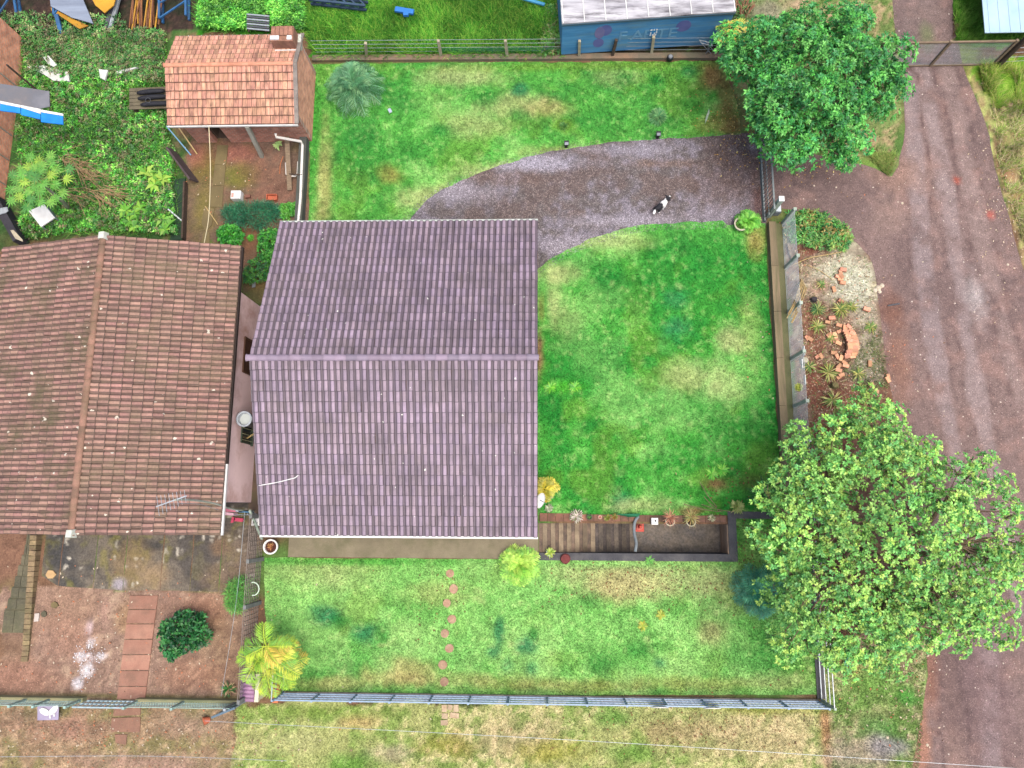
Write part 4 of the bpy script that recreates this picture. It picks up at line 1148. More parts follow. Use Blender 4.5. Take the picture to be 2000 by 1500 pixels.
tag(pv.build('side_passage', mat('passage_concrete', C(120, 100, 82), C(92, 78, 66), 1.5, 0.9, stain=C(96, 104, 60), stain_amt=.6)), kind='structure')

st = thing('sunken_stair', 'sunken stairway of worn plank edged steps leading down beside the house', 'stairway', (PIT[0], (PIT[2] + PIT[3]) / 2, 0))
px0, px1, py0, py1 = PIT
ND, NS, TR = -1.12, 12, 0.305
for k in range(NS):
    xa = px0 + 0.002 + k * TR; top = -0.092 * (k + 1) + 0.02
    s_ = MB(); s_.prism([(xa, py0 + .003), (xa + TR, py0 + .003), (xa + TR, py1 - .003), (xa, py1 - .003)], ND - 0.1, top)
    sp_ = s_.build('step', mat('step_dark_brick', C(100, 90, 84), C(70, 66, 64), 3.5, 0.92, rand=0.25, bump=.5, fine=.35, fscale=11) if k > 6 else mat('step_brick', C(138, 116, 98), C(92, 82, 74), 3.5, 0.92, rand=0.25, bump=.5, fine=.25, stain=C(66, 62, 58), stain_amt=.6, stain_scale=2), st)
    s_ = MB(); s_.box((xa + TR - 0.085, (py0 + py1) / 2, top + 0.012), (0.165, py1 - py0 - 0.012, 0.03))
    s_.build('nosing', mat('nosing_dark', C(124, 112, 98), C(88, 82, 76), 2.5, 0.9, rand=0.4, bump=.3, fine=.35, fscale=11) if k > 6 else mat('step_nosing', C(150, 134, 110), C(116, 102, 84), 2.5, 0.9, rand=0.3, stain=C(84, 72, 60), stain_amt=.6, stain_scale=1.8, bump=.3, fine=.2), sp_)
xl = px0 + NS * TR + 0.004
s_ = MB(); s_.prism([(xl, py0 + .003), (px1 - .003, py0 + .003), (px1 - .003, py1 - .003), (xl, py1 - .003)], ND - .12, ND)
s_.build('landing', mat('landing_floor', C(136, 124, 108), C(92, 90, 90), 1.6, 0.8, bump=.4, fine=.45, fscale=11, stain=C(74, 66, 48), stain_amt=.6), st)
s_ = MB(); s_.prism([(px0, py0), (px1 + .30, py0), (px1 + .30, py0 - .27), (px0, py0 - .27)], -1.9, 0.05); s_.build('retaining_wall', DCONC, st)
s_ = MB(); s_.prism([(px1, py0 + .002), (px1 + .30, py0 + .002), (px1 + .30, 0.12), (px1, 0.12)], -1.9, 0.054); s_.build('retaining_wall', DCONC, st)
s_ = MB(); s_.prism([(px0, py1), (px1 - .002, py1), (px1 - .002, py1 + .12), (px0, py1 + .12)], -1.9, -0.06); s_.build('retaining_wall', DCONC, st)
s_ = MB(); s_.prism([(px1 + .302, 0.12), (px1 + .302, -.14), (px1 + 1.9, -.14), (px1 + 1.9, 0.12)], -0.1, 0.05); s_.build('retaining_wall', DCONC, st)
for k in range(9):
    s_ = MB(); s_.box((px1 - 0.022 - 0.006 * (k % 2), (py0 + py1) / 2, ND + 0.07 + 0.125 * k), (0.03, py1 - py0 - 0.02, 0.115)); s_.build('plank', mat('pit_plank', C(186, 158, 130), C(128, 108, 90), 2, 0.9, rand=0.25, stretch=(1, 1, 9), bump=.3, fine=.2), st)
# kerb of the stair: clay pieces set on edge
k = 0; x = px0 + 0.02
while x < px1 - 0.2:
    L = 0.30 if x < 1.3 else random.uniform(0.22, 0.34)
    z = 0.04 + random.gauss(0, 0.006)
    s_ = MB(); s_.box((x + L / 2, py1 + 0.215 - 0.03 * x / 7, z - 0.04), (L - 0.012, 0.30 if x < 1.3 else 0.24, 0.12), random.gauss(0, 0.012)); s_.build('brick', mat('kerb_clay', C(150, 106, 86), C(124, 88, 72), 3, 0.9, rand=0.2, bump=.3, fine=.2, stain=C(90, 72, 58), stain_amt=.6, stain_scale=.7) if x < 2.9 else REDBR, st); x += L

# neighbour's steps with brick edging
ns = thing('garden_steps', 'mossy block steps with a brick edging beside the concrete terrace', 'steps', W(35, 1150))
sxb = W(58, 1150).x
ysteps = [1042, 1062, 1083, 1103, 1124, 1146, 1168, 1190, 1236]
lefts = [54, 50, 44, 37, 31, 24, 17, 10, 4]
MSTEP = mat('step_block', C(112, 106, 84), C(84, 82, 66), 2.2, 0.92, rand=0.14, stain=C(80, 84, 52), stain_amt=.6, bump=.4, fine=.25, fscale=14)
for k in range(8):
    z = 0.30 - 0.032 * k
    ya, yb = W(35, ysteps[k], z).y, W(35, ysteps[k + 1], z).y
    xl_ = W(lefts[k], ysteps[k], z).x
    s_ = MB(); s_.prism([(xl_, ya), (sxb, ya), (sxb, yb), (xl_, yb)], -0.02, z); sp_ = s_.build('step', MSTEP, ns)
    xm = (xl_ + sxb) / 2
    for xa, xb in ((xl_, xm - .008), (xm + .008, sxb)):
        s2 = MB(); s2.prism([(xa, ya - .035), (xb, ya - .035), (xb, yb + .004), (xa, yb + .004)], z + .001, z + 0.03); s2.build('slab', MSTEP, sp_)
n = 24; ytop, ybot = W(66, 1045, .3).y, W(52, 1292, 0).y
for k in range(n):
    y = ytop + (ybot - ytop) * (k + .5) / n; z = max(0.07, 0.36 - .0138 * k)
    s_ = MB(); s_.box((sxb + 0.15, y, z / 2), (0.25, abs(ybot - ytop) / n - 0.018, z), random.gauss(0, .02)); s_.build('brick', mat('edging_brick', C(156, 136, 100), C(124, 104, 82), 3, 0.9, rand=0.25, bump=.4, fine=.25, fscale=14, stain=C(96, 100, 62), stain_amt=.5), ns)

# red slab path
pa = bpy.data.objects.new('slab_path', None); COL.objects.link(pa); pa.location = W(265, 1260); ROOT[pa.name] = Vector(pa.location); tag(pa, kind='structure')
MSLAB = mat('red_slab', C(172, 130, 110), C(156, 112, 94), 1.8, 0.88, rand=0.14, stain=C(122, 98, 82), stain_amt=.55, stain_scale=1.3, bump=.25, fine=.15)
yy = [1162, 1190, 1218, 1248, 1278, 1309, 1340, 1366]
for k in range(7):
    l0, l1 = 254 - (yy[k] - 1162) * .125, 254 - (yy[k + 1] - 1162) * .125
    q = [W(l0 + 1, yy[k] + 1), W(l0 + 55.5, yy[k] + 1), W(l1 + 55.5, yy[k + 1] - 1), W(l1 + 1, yy[k + 1] - 1)]
    s_ = MB(); s_.prism([(p.x, p.y) for p in q], 0.0, 0.045 + random.uniform(-.008, .008)); s_.build('slab', MSLAB, pa)
for q in ([(224, 1378), (276, 1378), (275, 1396), (222, 1398)], [(219, 1402), (275, 1400), (274, 1430), (218, 1428)], [(225, 1434), (249, 1434), (247, 1454), (227, 1450)]):
    s_ = MB(); s_.prism([(p.x, p.y) for p in WN(q)], 0.0, 0.04); s_.build('slab', mat('brown_slab', C(150, 112, 92), C(130, 98, 82), 2, 0.9, fine=.2, bump=.3), pa)
pa2 = bpy.data.objects.new('garden_path', None); COL.objects.link(pa2); pa2.location = W(430, 340); ROOT[pa2.name] = Vector(pa2.location); tag(pa2, kind='structure')
for q in ([(425, 284), (446, 284), (442, 322), (420, 322)], [(420, 323), (441, 323), (438, 363), (416, 363)], [(414, 365), (437, 365), (434, 405), (411, 404)], [(400, 405), (419, 408), (414, 440), (402, 452), (394, 436)], [(398, 454), (410, 454), (410, 476), (394, 474)]):
    s_ = MB(); s_.prism([(p.x, p.y) for p in WN(q)], 0.0, 0.03); s_.build('slab', mat('moss_slab', C(126, 112, 76), C(104, 92, 62), 1.5, 0.9, fine=.2, rand=.1, bump=.3), pa2)

# stepping stones
for (px, py) in ((879, 1120), (886, 1150), (873, 1178), (883, 1209), (869, 1237), (878, 1266), (865, 1298), (868, 1331)):
    p = W(px, py); s_ = MB(); r = random.uniform(.155, .175); a0 = random.uniform(0, 1)
    s_.prism([(p.x + r * random.uniform(.92, 1.05) * math.cos(a0 + 2 * math.pi * k / 9), p.y + r * random.uniform(.92, 1.05) * math.sin(a0 + 2 * math.pi * k / 9)) for k in range(9)], 0.0, 0.05)
    single('stepping_stone', s_, mat('stepping_stone_clay', C(190, 160, 132), C(160, 122, 100), 5, 0.9, rand=.2, fine=.2, bump=.3), 'round pinkish stepping stone in the line across the south lawn', 'stepping stone', 'stepping stones crossing the south lawn')
for (px, py, sx, sy) in ((868, 1383, 9, 12), (879, 1381, 9, 9), (891, 1383, 9, 12), (869, 1398, 11, 9), (888, 1397, 16, 9), (868, 1411, 13, 9)):
    p = W(px, py); s_ = MB(); s_.box((p.x, p.y, 0.02), (sx / 50, sy / 50, 0.05), random.gauss(0, .04)); single('paver', s_, mat('pale_paver', C(198, 178, 148), C(165, 140, 112), 6, 0.9, fine=.2, rand=.15), 'pale worn paver set in the dry verge outside the fence', 'paver', 'pavers outside the south fence')

# ------------------------------------------------------------------ boundaries
kb = MB(); a_, b_ = W(612, 117), W(1425, 112); kb.hull([(a_.x, a_.y - .12, 0), (b_.x, b_.y - .12, 0), (b_.x, b_.y + .13, 0), (a_.x, a_.y + .13, 0)], [(a_.x, a_.y - .12, .16), (b_.x, b_.y - .12, .16), (b_.x, b_.y + .13, .16), (a_.x, a_.y + .13, .16)])
single('kerb_wall', kb, mat('brown_kerb', C(128, 112, 96), C(104, 104, 84), 1.0, 0.9, stain=C(170, 128, 100), stain_amt=.6, stain_scale=.6, bump=.3, fine=.2), 'long low brown kerb wall along the top of the north lawn', 'kerb wall')
wf = thing('wire_fence', 'wire fence on weathered wooden posts behind the north lawn', 'fence', W(1000, 112))
for (px, py, tx_, ty_) in ((716, 112, 714, 84), (862, 112, 856, 79), (991, 113, 987, 79), (1131, 112, 1132, 80), (1195, 112, 1204, 78), (1272, 107, 1277, 72), (1395, 108, 1410, 70)):
    p = W(px, py); q = W(tx_, ty_, 1.15); b = MB(); b.beam(p, q, 0.11, 0.11); b.build('post', mat('lichen_post', C(192, 184, 156), C(156, 148, 122), 5, 0.9, bump=.4) if px != 1195 else DWOOD, wf)
for h in (0.25, 0.5, 0.75, 1.0):
    a_, b_ = W(620, 113, 0), W(1408, 108, 0); m_ = MB(); m_.tube([(a_.x, a_.y + .1, h), (b_.x, b_.y + .1, h)], 0.008, 4); m_.build('wire', GALV, wf)
# green netting low on that fence
gn = MB(); a_, b_ = W(864, 113), W(1098, 112)
for k in range(46):
    x = a_.x + (b_.x - a_.x) * k / 45; gn.beam((x, a_.y + .13, .16), (x, a_.y + .13, .42), .012, .012)
for h in (.18, .26, .34, .42): gn.beam((a_.x, a_.y + .13, h), (b_.x, b_.y + .13, h), .012, .012)
tag(gn.build('netting', mat('green_net', C(40, 120, 80), rough=.6), wf), kind='stuff')

lw = MB(); a_, b_ = W(583, 262), W(588, 440); lw.box(((W(584, 350).x + W(603, 350).x) / 2, (W(590, 268).y + 10.5) / 2, 0.2), (0.30, W(590, 268).y - 10.5, 0.4))
single('low_wall', lw, mat('lowwall', C(96, 96, 94), C(70, 76, 66), 1.5, 0.9, stain=C(70, 90, 60), stain_amt=.5, bump=.4), 'dark low concrete wall between the outbuilding yard and the lawn', 'wall')
xw = (W(584, 350).x + W(603, 350).x) / 2
pp = MB(); zz = .47; pp.tube([(W(540, 263, 1.2).x, W(540, 263, 1.2).y, 1.3), (W(540, 264, 1.2).x, W(540, 268, 1.2).y, 1.22), (xw, W(595, 279, .5).y, 0.62), (xw + .02, W(595, 283, .5).y, zz), (xw + .06, 12.5, zz - .02), (xw, 10.6, zz - .02)], 0.055, 8)
single('drain_pipe', pp, PVC, 'long white drain pipe running along the dark low wall', 'pipe')

# driveway gate
gt = thing('driveway_gate', 'open barred sliding metal gate across the gravel driveway', 'gate', W(1488, 350))
gx = W(1488, 350).x; gy0, gy1 = W(1488, 434).y, W(1488, 262).y
for h, r in ((0.08, .03), (0.62, .016), (1.28, .03)):
    m_ = MB(); m_.beam((gx, gy0, h), (gx, gy1, h), r * 2, r * 2); m_.build('rail', mat('gate_grey', C(150, 158, 158), C(120, 130, 130), 5, .5, metal=.2), gt)
pb = MB(); pb.box((0, 0, .6), (.02, .02, 1.2)); pbm = pb.mesh('bar'); pbm.materials.append(mat('gate_dark', C(92, 100, 100), rough=.5))
for k in range(24):
    o = bpy.data.objects.new('bar', pbm); COL.objects.link(o); o.parent = gt; o.location = Vector((gx, gy0 + (gy1 - gy0) * k / 23, .08)) - ROOT[gt.name]
bx('track', (gx - .02, (gy0 + gy1) / 2, .012), (.10, gy1 - gy0, .03), mat('gate_dark'), gt)
gm = thing('gate_motor', 'small grey gate motor box beside the gate post', 'gate motor', W(1516, 414)); bx('housing', (*W(1514, 414).xy, .2), (.22, .34, .36), GREYP, gm); bx('cover', (*W(1514, 414).xy, .40), (.19, .30, .05), mat('pale_grey', C(200, 210, 215), rough=.4), gm)
p = W(1526, 389, 1.6); p.z = 0; gp = thing('gate_post', 'white capped concrete gate post at the end of the mesh fence', 'post', p); bx('shaft', (p.x, p.y, .8), (.16, .16, 1.6), GREENP, gp); bx('cap', (p.x, p.y, 1.63), (.20, .20, .06), WHITE, gp)

# east boundary: low timber-brown wall and mesh fence
xa, xb = W(1504, 560).x, W(1517, 560).x; yA, yB = W(1522, 900).y - 1.6, W(1500, 438).y
ew = thing('boundary_wall', 'low brown boundary wall beam along the east lawn edge', 'wall', ((xa + xb) / 2, (yA + yB) / 2, 0))
n = 6
for k in range(n):
    y0_, y1_ = yA + (yB - yA) * k / n, yA + (yB - yA) * (k + 1) / n
    s_ = MB(); s_.prism([(xa, y0_ + .006), (xb + .02, y0_ + .006), (xb + .02, y1_ - .006), (xa, y1_ - .006)], 0, .30 + random.gauss(0, .008)); s_.build('block', mat('brown_beam', C(146, 128, 100), C(118, 108, 82), 1.2, .9, stretch=(7, .6, 1), rand=.08, stain=C(104, 106, 66), stain_amt=.5, bump=.3, fine=.15), ew)
fl = MB(); fl.prism([(xb + .03, yA), (xb + .34, yA), (xb + .34, yB), (xb + .03, yB)], 0, .10); single('fence_footing', fl, mat('moss_footing', C(132, 128, 92), C(100, 108, 70), 1.4, .92, bump=.4, fine=.2), 'mossy concrete footing strip under the east mesh fence', 'footing')
xf_ = xb + .36
fe = fence('mesh_fence', 'tall grey wire mesh fence with green posts along the east lawn', 'fence', (xf_, yA, 0), (xf_, yB, 0), 1.5, 7, [.12 + .115 * k for k in range(13)], mat('mesh_wire', C(190, 198, 200), C(160, 170, 176), 8, .5), GREENP, (.12, .12), .006, 0.3, None, .003, rail_name='wire')
for (py, h) in ((690, 1.2), (712, .9), (745, 1.1), (872, .8)):
    p = W(1545, py, .8); bx('tag', (xf_ + .09, p.y, h), (.02, .35, .18), WHITE, fe)

# fences round the south lawn
yf = W(1000, 1361).y
fence('picket_fence', 'blue grey barred metal fence along the south lawn', 'fence', (W(552, 1361).x, yf, 0), (W(1597, 1361).x, yf, 0), 1.08, 15, [.12, .42, .74, 1.05], BLUEM, BLUEM, (.07, .07), .024, .15, mat('picket_pale', C(190, 204, 216), C(165, 180, 196), 5, .5), .006)
fk = MB(); fk.box(((W(552, 1357).x + W(1597, 1357).x) / 2, yf, .05), (W(1597, 1361).x - W(552, 1361).x, .16, .1)); single('fence_kerb', fk, mat('pale_kerb', C(165, 158, 148), C(120, 112, 100), 4, .9, bump=.4, fine=.2), 'pale concrete kerb under the blue grey barred fence', 'kerb')
xs_ = W(1596, 1250).x
fence('rail_fence', 'galvanised four rail fence on the lawn side nearest the road tree', 'fence', (xs_, yf + .06, 0), (xs_, W(1586, 1000).y, 0), 1.3, 4, [.15, .55, .92, 1.28], GALV, GREENP, (.08, .08), .014)
fk = MB(); fk.box((xs_, (yf + .1 + W(1586, 1000).y) / 2, .03), (.28, W(1586, 1000).y - yf - .1, .06)); single('fence_kerb', fk, DCONC, 'dark concrete kerb under the galvanised four rail fence', 'kerb')
xr = W(556, 1340).x
fence('rail_return', 'short galvanised fence return beside the yellow palm', 'fence', (xr, yf + .05, 0), (xr, W(560, 1285).y, 0), 1.3, 2, [.12, .5, .9, 1.28], GALV, BLUEM, (.06, .06), .016)
p = W(551, 1340); bk = MB(); bk.box((p.x, p.y, .55), (.2, .85, .22)); single('clay_block', bk, mat('orange_clay', C(205, 125, 80), C(180, 105, 68), 4, .85), 'long orange clay block resting on the fence corner', 'block')
for (px, lab) in ((1290, 'white oval sign plate on the barred fence, nearer the house'), (1394, 'white oval sign plate on the barred fence, nearer the road')):
    p = W(px, 1374, 1.25); s_ = MB(); s_.lathe((p.x, yf - .06, .95), [(.0, -.012), (.30, -.012), (.30, .012), (.0, .012)], 20, axis=(0, -1, 0.25)); single('sign_plate', s_, WHITE, lab, 'sign')

# west mesh fence by the neighbour
xw_ = W(510, 1150).x
fw = fence('netting_fence', 'brown wire fence on concrete posts between the two front yards', 'fence', (xw_, W(500, 1352).y, 0), (xw_, W(500, 1008).y, 0), 1.5, 5, [.12 + .17 * k for k in range(9)], mat('rusty_wire', C(150, 138, 128), C(120, 108, 100), 8, .6), mat('post_conc', C(138, 140, 138), C(110, 114, 112), 4, .9, bump=.3), (.14, .10), .010, .16, None, .007, rail_name='wire')
p0, p1 = W(506, 1060), W(497, 1000, 1.4); b = MB(); b.beam((xw_ + .02, -1.0, .3), (xw_ - .02, .05, 1.55), .08, .06); b.build('brace', GREENP, fw)

# neighbour's street front
yn0 = W(250, 1366).y
lwx0, lwx1 = W(-60, 1366).x, W(472, 1366).x; gxa, gxb = W(170, 1366).x, W(272, 1366).x
nf = thing('front_fence', 'low cream wall with leaning mesh fence and gate before the red yard', 'fence', ((lwx0 + lwx1) / 2, yn0, 0))
for a_, b_ in ((lwx0, gxa), (gxb, lwx1)):
    bx('wall', ((a_ + b_) / 2, yn0, .14), (b_ - a_, .16, .28), mat('cream_green', C(178, 170, 124), C(150, 156, 120), 1.2, .9, stain=C(110, 125, 80), stain_amt=.5), nf)
MPALE = mat('pale_green_metal', C(170, 200, 190), C(140, 170, 160), 4, .5, metal=.1)
for px in (8, 60, 105, 165, 275, 365, 465):
    p = W(px, 1368); b = MB(); b.beam((p.x, yn0, .2), (p.x - .02, yn0 - .02, 1.15), .09, .09); b.build('post', MPALE if px < 400 else GALV, nf)
for h in (.45, .65, .85, 1.05):
    for a_, b_ in ((lwx0, gxa), (gxb, lwx1)):
        m_ = MB(); m_.beam((a_, yn0, h), (b_, yn0, h), .024, .024); m_.build('rail', MPALE, nf)
mm = MB(); n = 110
for k in range(n):
    x = lwx0 + (lwx1 - lwx0) * k / n
    if gxa < x < gxb: continue
    mm.beam((x, yn0, .3), (x, yn0, 1.05), .012, .012)
tag(mm.build('wire_mesh', GALV, nf), kind='stuff')
gl = thing('garden_gate', 'pale blue tubular gate closing the red slab path', 'gate', ((gxa + gxb) / 2, yn0, 0))
for h in (.12, .55, 1.0): 
    m_ = MB(); m_.beam((gxa + .08, yn0 - .04, h), (gxb - .08, yn0 - .04, h), .05, .05); m_.build('rail', mat('pale_blue_metal', C(178, 200, 205), C(140, 165, 172), 5, .45, metal=.15), gl)
for k in range(12):
    x = gxa + .08 + (gxb - gxa - .16) * k / 11; m_ = MB(); m_.beam((x, yn0 - .04, .12), (x, yn0 - .04, 1.0), .025, .025); m_.build('bar', mat('pale_blue_metal'), gl)
ol = thing('gate_leaf', 'pale blue sheet gate leaf standing open beside the purple tiled pillar', 'gate', W(450, 1384))
a_, b_ = W(482, 1368), W(438, 1386)
m_ = MB(); m_.beam((a_.x, a_.y, .55), (b_.x, b_.y, .55), .04, .9); m_.build('panel', mat('pale_blue_metal'), ol)
for h in (.06, 1.04):
    m_ = MB(); m_.beam((a_.x, a_.y, h), (b_.x, b_.y, h), .07, .07); m_.build('frame', mat('dark_blue_metal', C(88, 112, 128), rough=.5), ol)
# purple tiled pillar
pil = thing('meter_pillar', 'small cream pillar with purple tile roof beside the yellow palm', 'pillar', W(500, 1345))
c_ = W(490, 1345, .9); pxs = (W(472, 1345, .95).x, W(498, 1345, .95).x); pys = (W(487, 1370, .95).y, W(487, 1316, .95).y)
bx('body', ((pxs[0] + pxs[1]) / 2 + .06, (pys[0] + pys[1]) / 2, .44), (pxs[1] - pxs[0] + .10, pys[1] - pys[0] - .02, .88), mat('cream_paint', C(232, 226, 196), C(214, 206, 176), 2, .8), pil)
bx('coping', (pxs[1] + .09, (pys[0] + pys[1]) / 2, .93), (.14, pys[1] - pys[0] + .02, .14), mat('cream_paint'), pil)
for k in range(7):
    y = pys[0] + (pys[1] - pys[0]) * (k + .5) / 7; m_ = MB(); m_.tube([(pxs[0] - .04, y, .93), (pxs[1] + .0, y, .97)], .078, 8); m_.build('tile', mat('purple_pillar_tile', C(170, 130, 160), C(140, 105, 132), 4, .6, rand=.1), pil, True)

# ------------------------------------------------------------------ road gate, north east
rg = thing('road_gate', 'wide wire mesh gate with wooden posts closing the dirt road', 'gate', W(1830, 130))
a_, b_ = W(1690, 131), W(1942, 127)
for h in (.06, 1.55):
    m_ = MB(); m_.beam((a_.x, a_.y, h), (b_.x, b_.y, h), .07, .07); m_.build('rail', WOOD, rg)
for f_ in (0.0, .5, .985):
    p = a_.lerp(b_, f_); m_ = MB(); m_.beam((p.x, p.y, 0), (p.x, p.y, 1.62), .10, .10); m_.build('post', WOOD, rg)
p = W(1947, 128); m_ = MB(); m_.tube([(p.x, p.y, 0), (p.x + .05, p.y, 1.2), (p.x + .1, p.y + .05, 2.1)], [.13, .11, .09], 8); m_.build('gate_post', DWOOD, rg)
mm = MB(); n = 95
for k in range(n):
    q = a_.lerp(b_, k / n); mm.beam((q.x, q.y, .08), (q.x, q.y, 1.5), .006, .006)
for k in range(17): mm.beam((a_.x, a_.y, .1 + .085 * k), (b_.x, b_.y, .1 + .085 * k), .006, .006)
tag(mm.build('wire_mesh', mat('mesh_wire'), rg), kind='stuff')
fence('wire_fence', 'short wire fence continuing from the road gate post', 'fence', W(1950, 128), W(2060, 122), 1.4, 2, [.2, .5, .8, 1.1], GALV, DWOOD, (.1, .1), .008)
# pale blue metal shed
ms = thing('metal_shed', 'pale blue corrugated metal shed beyond the road gate', 'shed', W(1980, 40))
sx0, sy0 = W(1924, 64, 1.3).x, W(1924, 64, 1.3).y
bx('wall', (sx0 + 2.9, sy0 + 2.9, .62), (4.0, 4.0, 1.24), mat('shed_wall', C(150, 175, 185), rough=.6), ms)
rr = MB(); deck(rr, [(sx0, sy0, 1.3), (sx0 + 5.2, sy0, 1.3), (sx0 + 5.2, sy0 + 5.2, 1.5), (sx0, sy0 + 5.2, 1.5)], .04); rfm = rr.build('roof', mat('pale_blue_sheet', C(178, 206, 218), C(158, 190, 206), 1.0, .5), ms)
for k in range(13):
    x = sx0 + .2 + .4 * k; m_ = MB(); m_.beam((x, sy0 + .01, 1.305), (x, sy0 + 5.2, 1.505), .04, .015); m_.build('seam', mat('pale_blue_sheet'), rfm)

# ------------------------------------------------------------------ blue truck box
tb = thing('truck_box', 'faded blue truck cargo box with whitish worn roof behind the fence', 'truck box', W(1265, 90))
A_, B_ = W(1099, 45, 2.25), W(1436, 21, 2.25)
u_ = Vector((B_.x - A_.x, B_.y - A_.y, 0)).normalized(); v_ = Vector((-u_.y, u_.x, 0)); LB = (Vector((B_.x - A_.x, B_.y - A_.y, 0))).length; DB = 2.5
Pb = lambda s, d, z: Vector((A_.x, A_.y, 0)) + u_ * s + v_ * d + Vector((0, 0, z))
rzb = math.atan2(u_.y, u_.x)
m_ = MB(); m_.hull([Pb(0, 0, .25), Pb(LB, 0, .25), Pb(LB, DB, .25), Pb(0, DB, .25)], [Pb(0, 0, 2.2), Pb(LB, 0, 2.2), Pb(LB, DB, 2.2), Pb(0, DB, 2.2)])
m_.build('body', mat('faded_blue', C(92, 158, 204), C(62, 126, 178), 1.3, .6, stretch=(.6, 1, 4), stain=C(120, 150, 152), stain_amt=.6, stain_scale=.8, fine=.12), tb)
m_ = MB(); m_.hull([Pb(-.03, -.03, 2.2), Pb(LB + .03, -.03, 2.2), Pb(LB + .03, DB + .03, 2.2), Pb(-.03, DB + .03, 2.2)], [Pb(-.03, -.03, 2.26), Pb(LB + .03, -.03, 2.26), Pb(LB + .03, DB + .03, 2.26), Pb(-.03, DB + .03, 2.26)])
top = m_.build('roof_panel', mat('worn_white', C(214, 214, 216), C(150, 148, 154), 1.2, .6, stretch=(.6, 3.5, 1), stain=C(92, 88, 92), stain_amt=.95, stain_scale=1.1), tb)
for k in range(9):
    s = .02 + (LB - .04) * k / 8; m_ = MB(); m_.hull([Pb(s - .015, -.028, 2.262), Pb(s + .015, -.028, 2.262), Pb(s + .015, DB, 2.262), Pb(s - .015, DB, 2.262)], [Pb(s - .015, -.028, 2.28), Pb(s + .015, -.028, 2.28), Pb(s + .015, DB, 2.28), Pb(s - .015, DB, 2.28)]); m_.build('seam', WHITE, top)
m_ = MB(); m_.hull([Pb(-.03, -.05, 2.1), Pb(LB + .03, -.05, 2.1), Pb(LB + .03, -.005, 2.1), Pb(-.03, -.005, 2.1)], [Pb(-.03, -.05, 2.19), Pb(LB + .03, -.05, 2.19), Pb(LB + .03, -.005, 2.19), Pb(-.03, -.005, 2.19)]); m_.build('edge_rail', mat('dark_blue_grey', C(72, 100, 118), rough=.5), tb)
for s_x in (.5, LB * .5, LB - .5):
    m_ = MB(); m_.hull([Pb(s_x - .15, .3, 0), Pb(s_x + .15, .3, 0), Pb(s_x + .15, DB - .3, 0), Pb(s_x - .15, DB - .3, 0)], [Pb(s_x - .15, .3, .25), Pb(s_x + .15, .3, .25), Pb(s_x + .15, DB - .3, .25), Pb(s_x - .15, DB - .3, .25)]); m_.build('bearer', DWOOD, tb)


def disc_on(s, z, rx, rz_, m, d=-.008):
    mm = MB(); n = 18; mm.add([Pb(s + rx * math.cos(2 * math.pi * k / n), d, z + rz_ * math.sin(2 * math.pi * k / n)) for k in range(n)] + [Pb(s + rx * math.cos(2 * math.pi * k / n), -.001, z + rz_ * math.sin(2 * math.pi * k / n)) for k in range(n)], [tuple(range(n))] + [(k, k + n, (k + 1) % n + n, (k + 1) % n) for k in range(n)])
    return mm.build('painted_disc', m, tb)


MPUR = mat('faded_purple', C(112, 116, 172), C(92, 100, 160), 3, .6); MPIN = mat('faded_mauve', C(134, 124, 168), C(112, 112, 162), 3, .6)
disc_on(1.72, 1.62, .26, .33, MPUR); disc_on(1.5, 1.5, .2, .36, MPIN, -.011); disc_on(1.5, .86, .22, .28, MPUR); disc_on(4.82, 1.55, .30, .34, MPUR)
# ghosted lettering left on the faded paint
MGH = mat('ghost_letter', C(128, 176, 204), C(98, 150, 188), 3, .65)


def letter(ch, size, s, z, m, name='letter', d=-.012):
    cu = bpy.data.curves.new('letter', 'FONT'); cu.body = ch; cu.size = size; cu.extrude = .004
    ob = bpy.data.objects.new('tmp', cu); COL.objects.link(ob)
    me = bpy.data.meshes.new_from_object(ob.evaluated_get(bpy.context.evaluated_depsgraph_get()))
    bpy.data.objects.remove(ob)
    M = Matrix(((u_.x, 0, -v_.x, 0), (u_.y, 0, -v_.y, 0), (0, 1, 0, 0), (0, 0, 0, 1)))
    me.transform(Matrix.Translation(Pb(s, d, z) - ROOT[tb.name]) @ M)
    me.name = 'letter'; return link(name, me, m, tb)


for k, ch in enumerate('FARTE'): letter(ch, .85, 2.25 + .5 * k, .9, MGH)
sg = MB(); sg.hull([Pb(3.50, -.03, 1.08), Pb(3.83, -.03, 1.08), Pb(3.83, -.015, 1.08), Pb(3.50, -.015, 1.08)], [Pb(3.50, -.03, 1.55), Pb(3.83, -.03, 1.55), Pb(3.83, -.015, 1.55), Pb(3.50, -.015, 1.55)])
sgo = sg.build('notice', mat('notice_blue', C(40, 130, 190), rough=.5), tb)
for (s0, s1, z0, z1) in ((3.52, 3.6, 1.43, 1.52), (3.64, 3.7, 1.44, 1.52), (3.74, 3.81, 1.44, 1.53), (3.53, 3.58, 1.12, 1.34), (3.62, 3.8, 1.13, 1.2), (3.68, 3.74, 1.24, 1.3), (3.76, 3.81, 1.26, 1.38)):
    mm = MB(); mm.hull([Pb(s0, -.036, z0), Pb(s1, -.036, z0), Pb(s1, -.031, z0), Pb(s0, -.031, z0)], [Pb(s0, -.036, z1), Pb(s1, -.036, z1), Pb(s1, -.031, z1), Pb(s0, -.031, z1)]); mm.build('white_mark', WHITE, sgo)
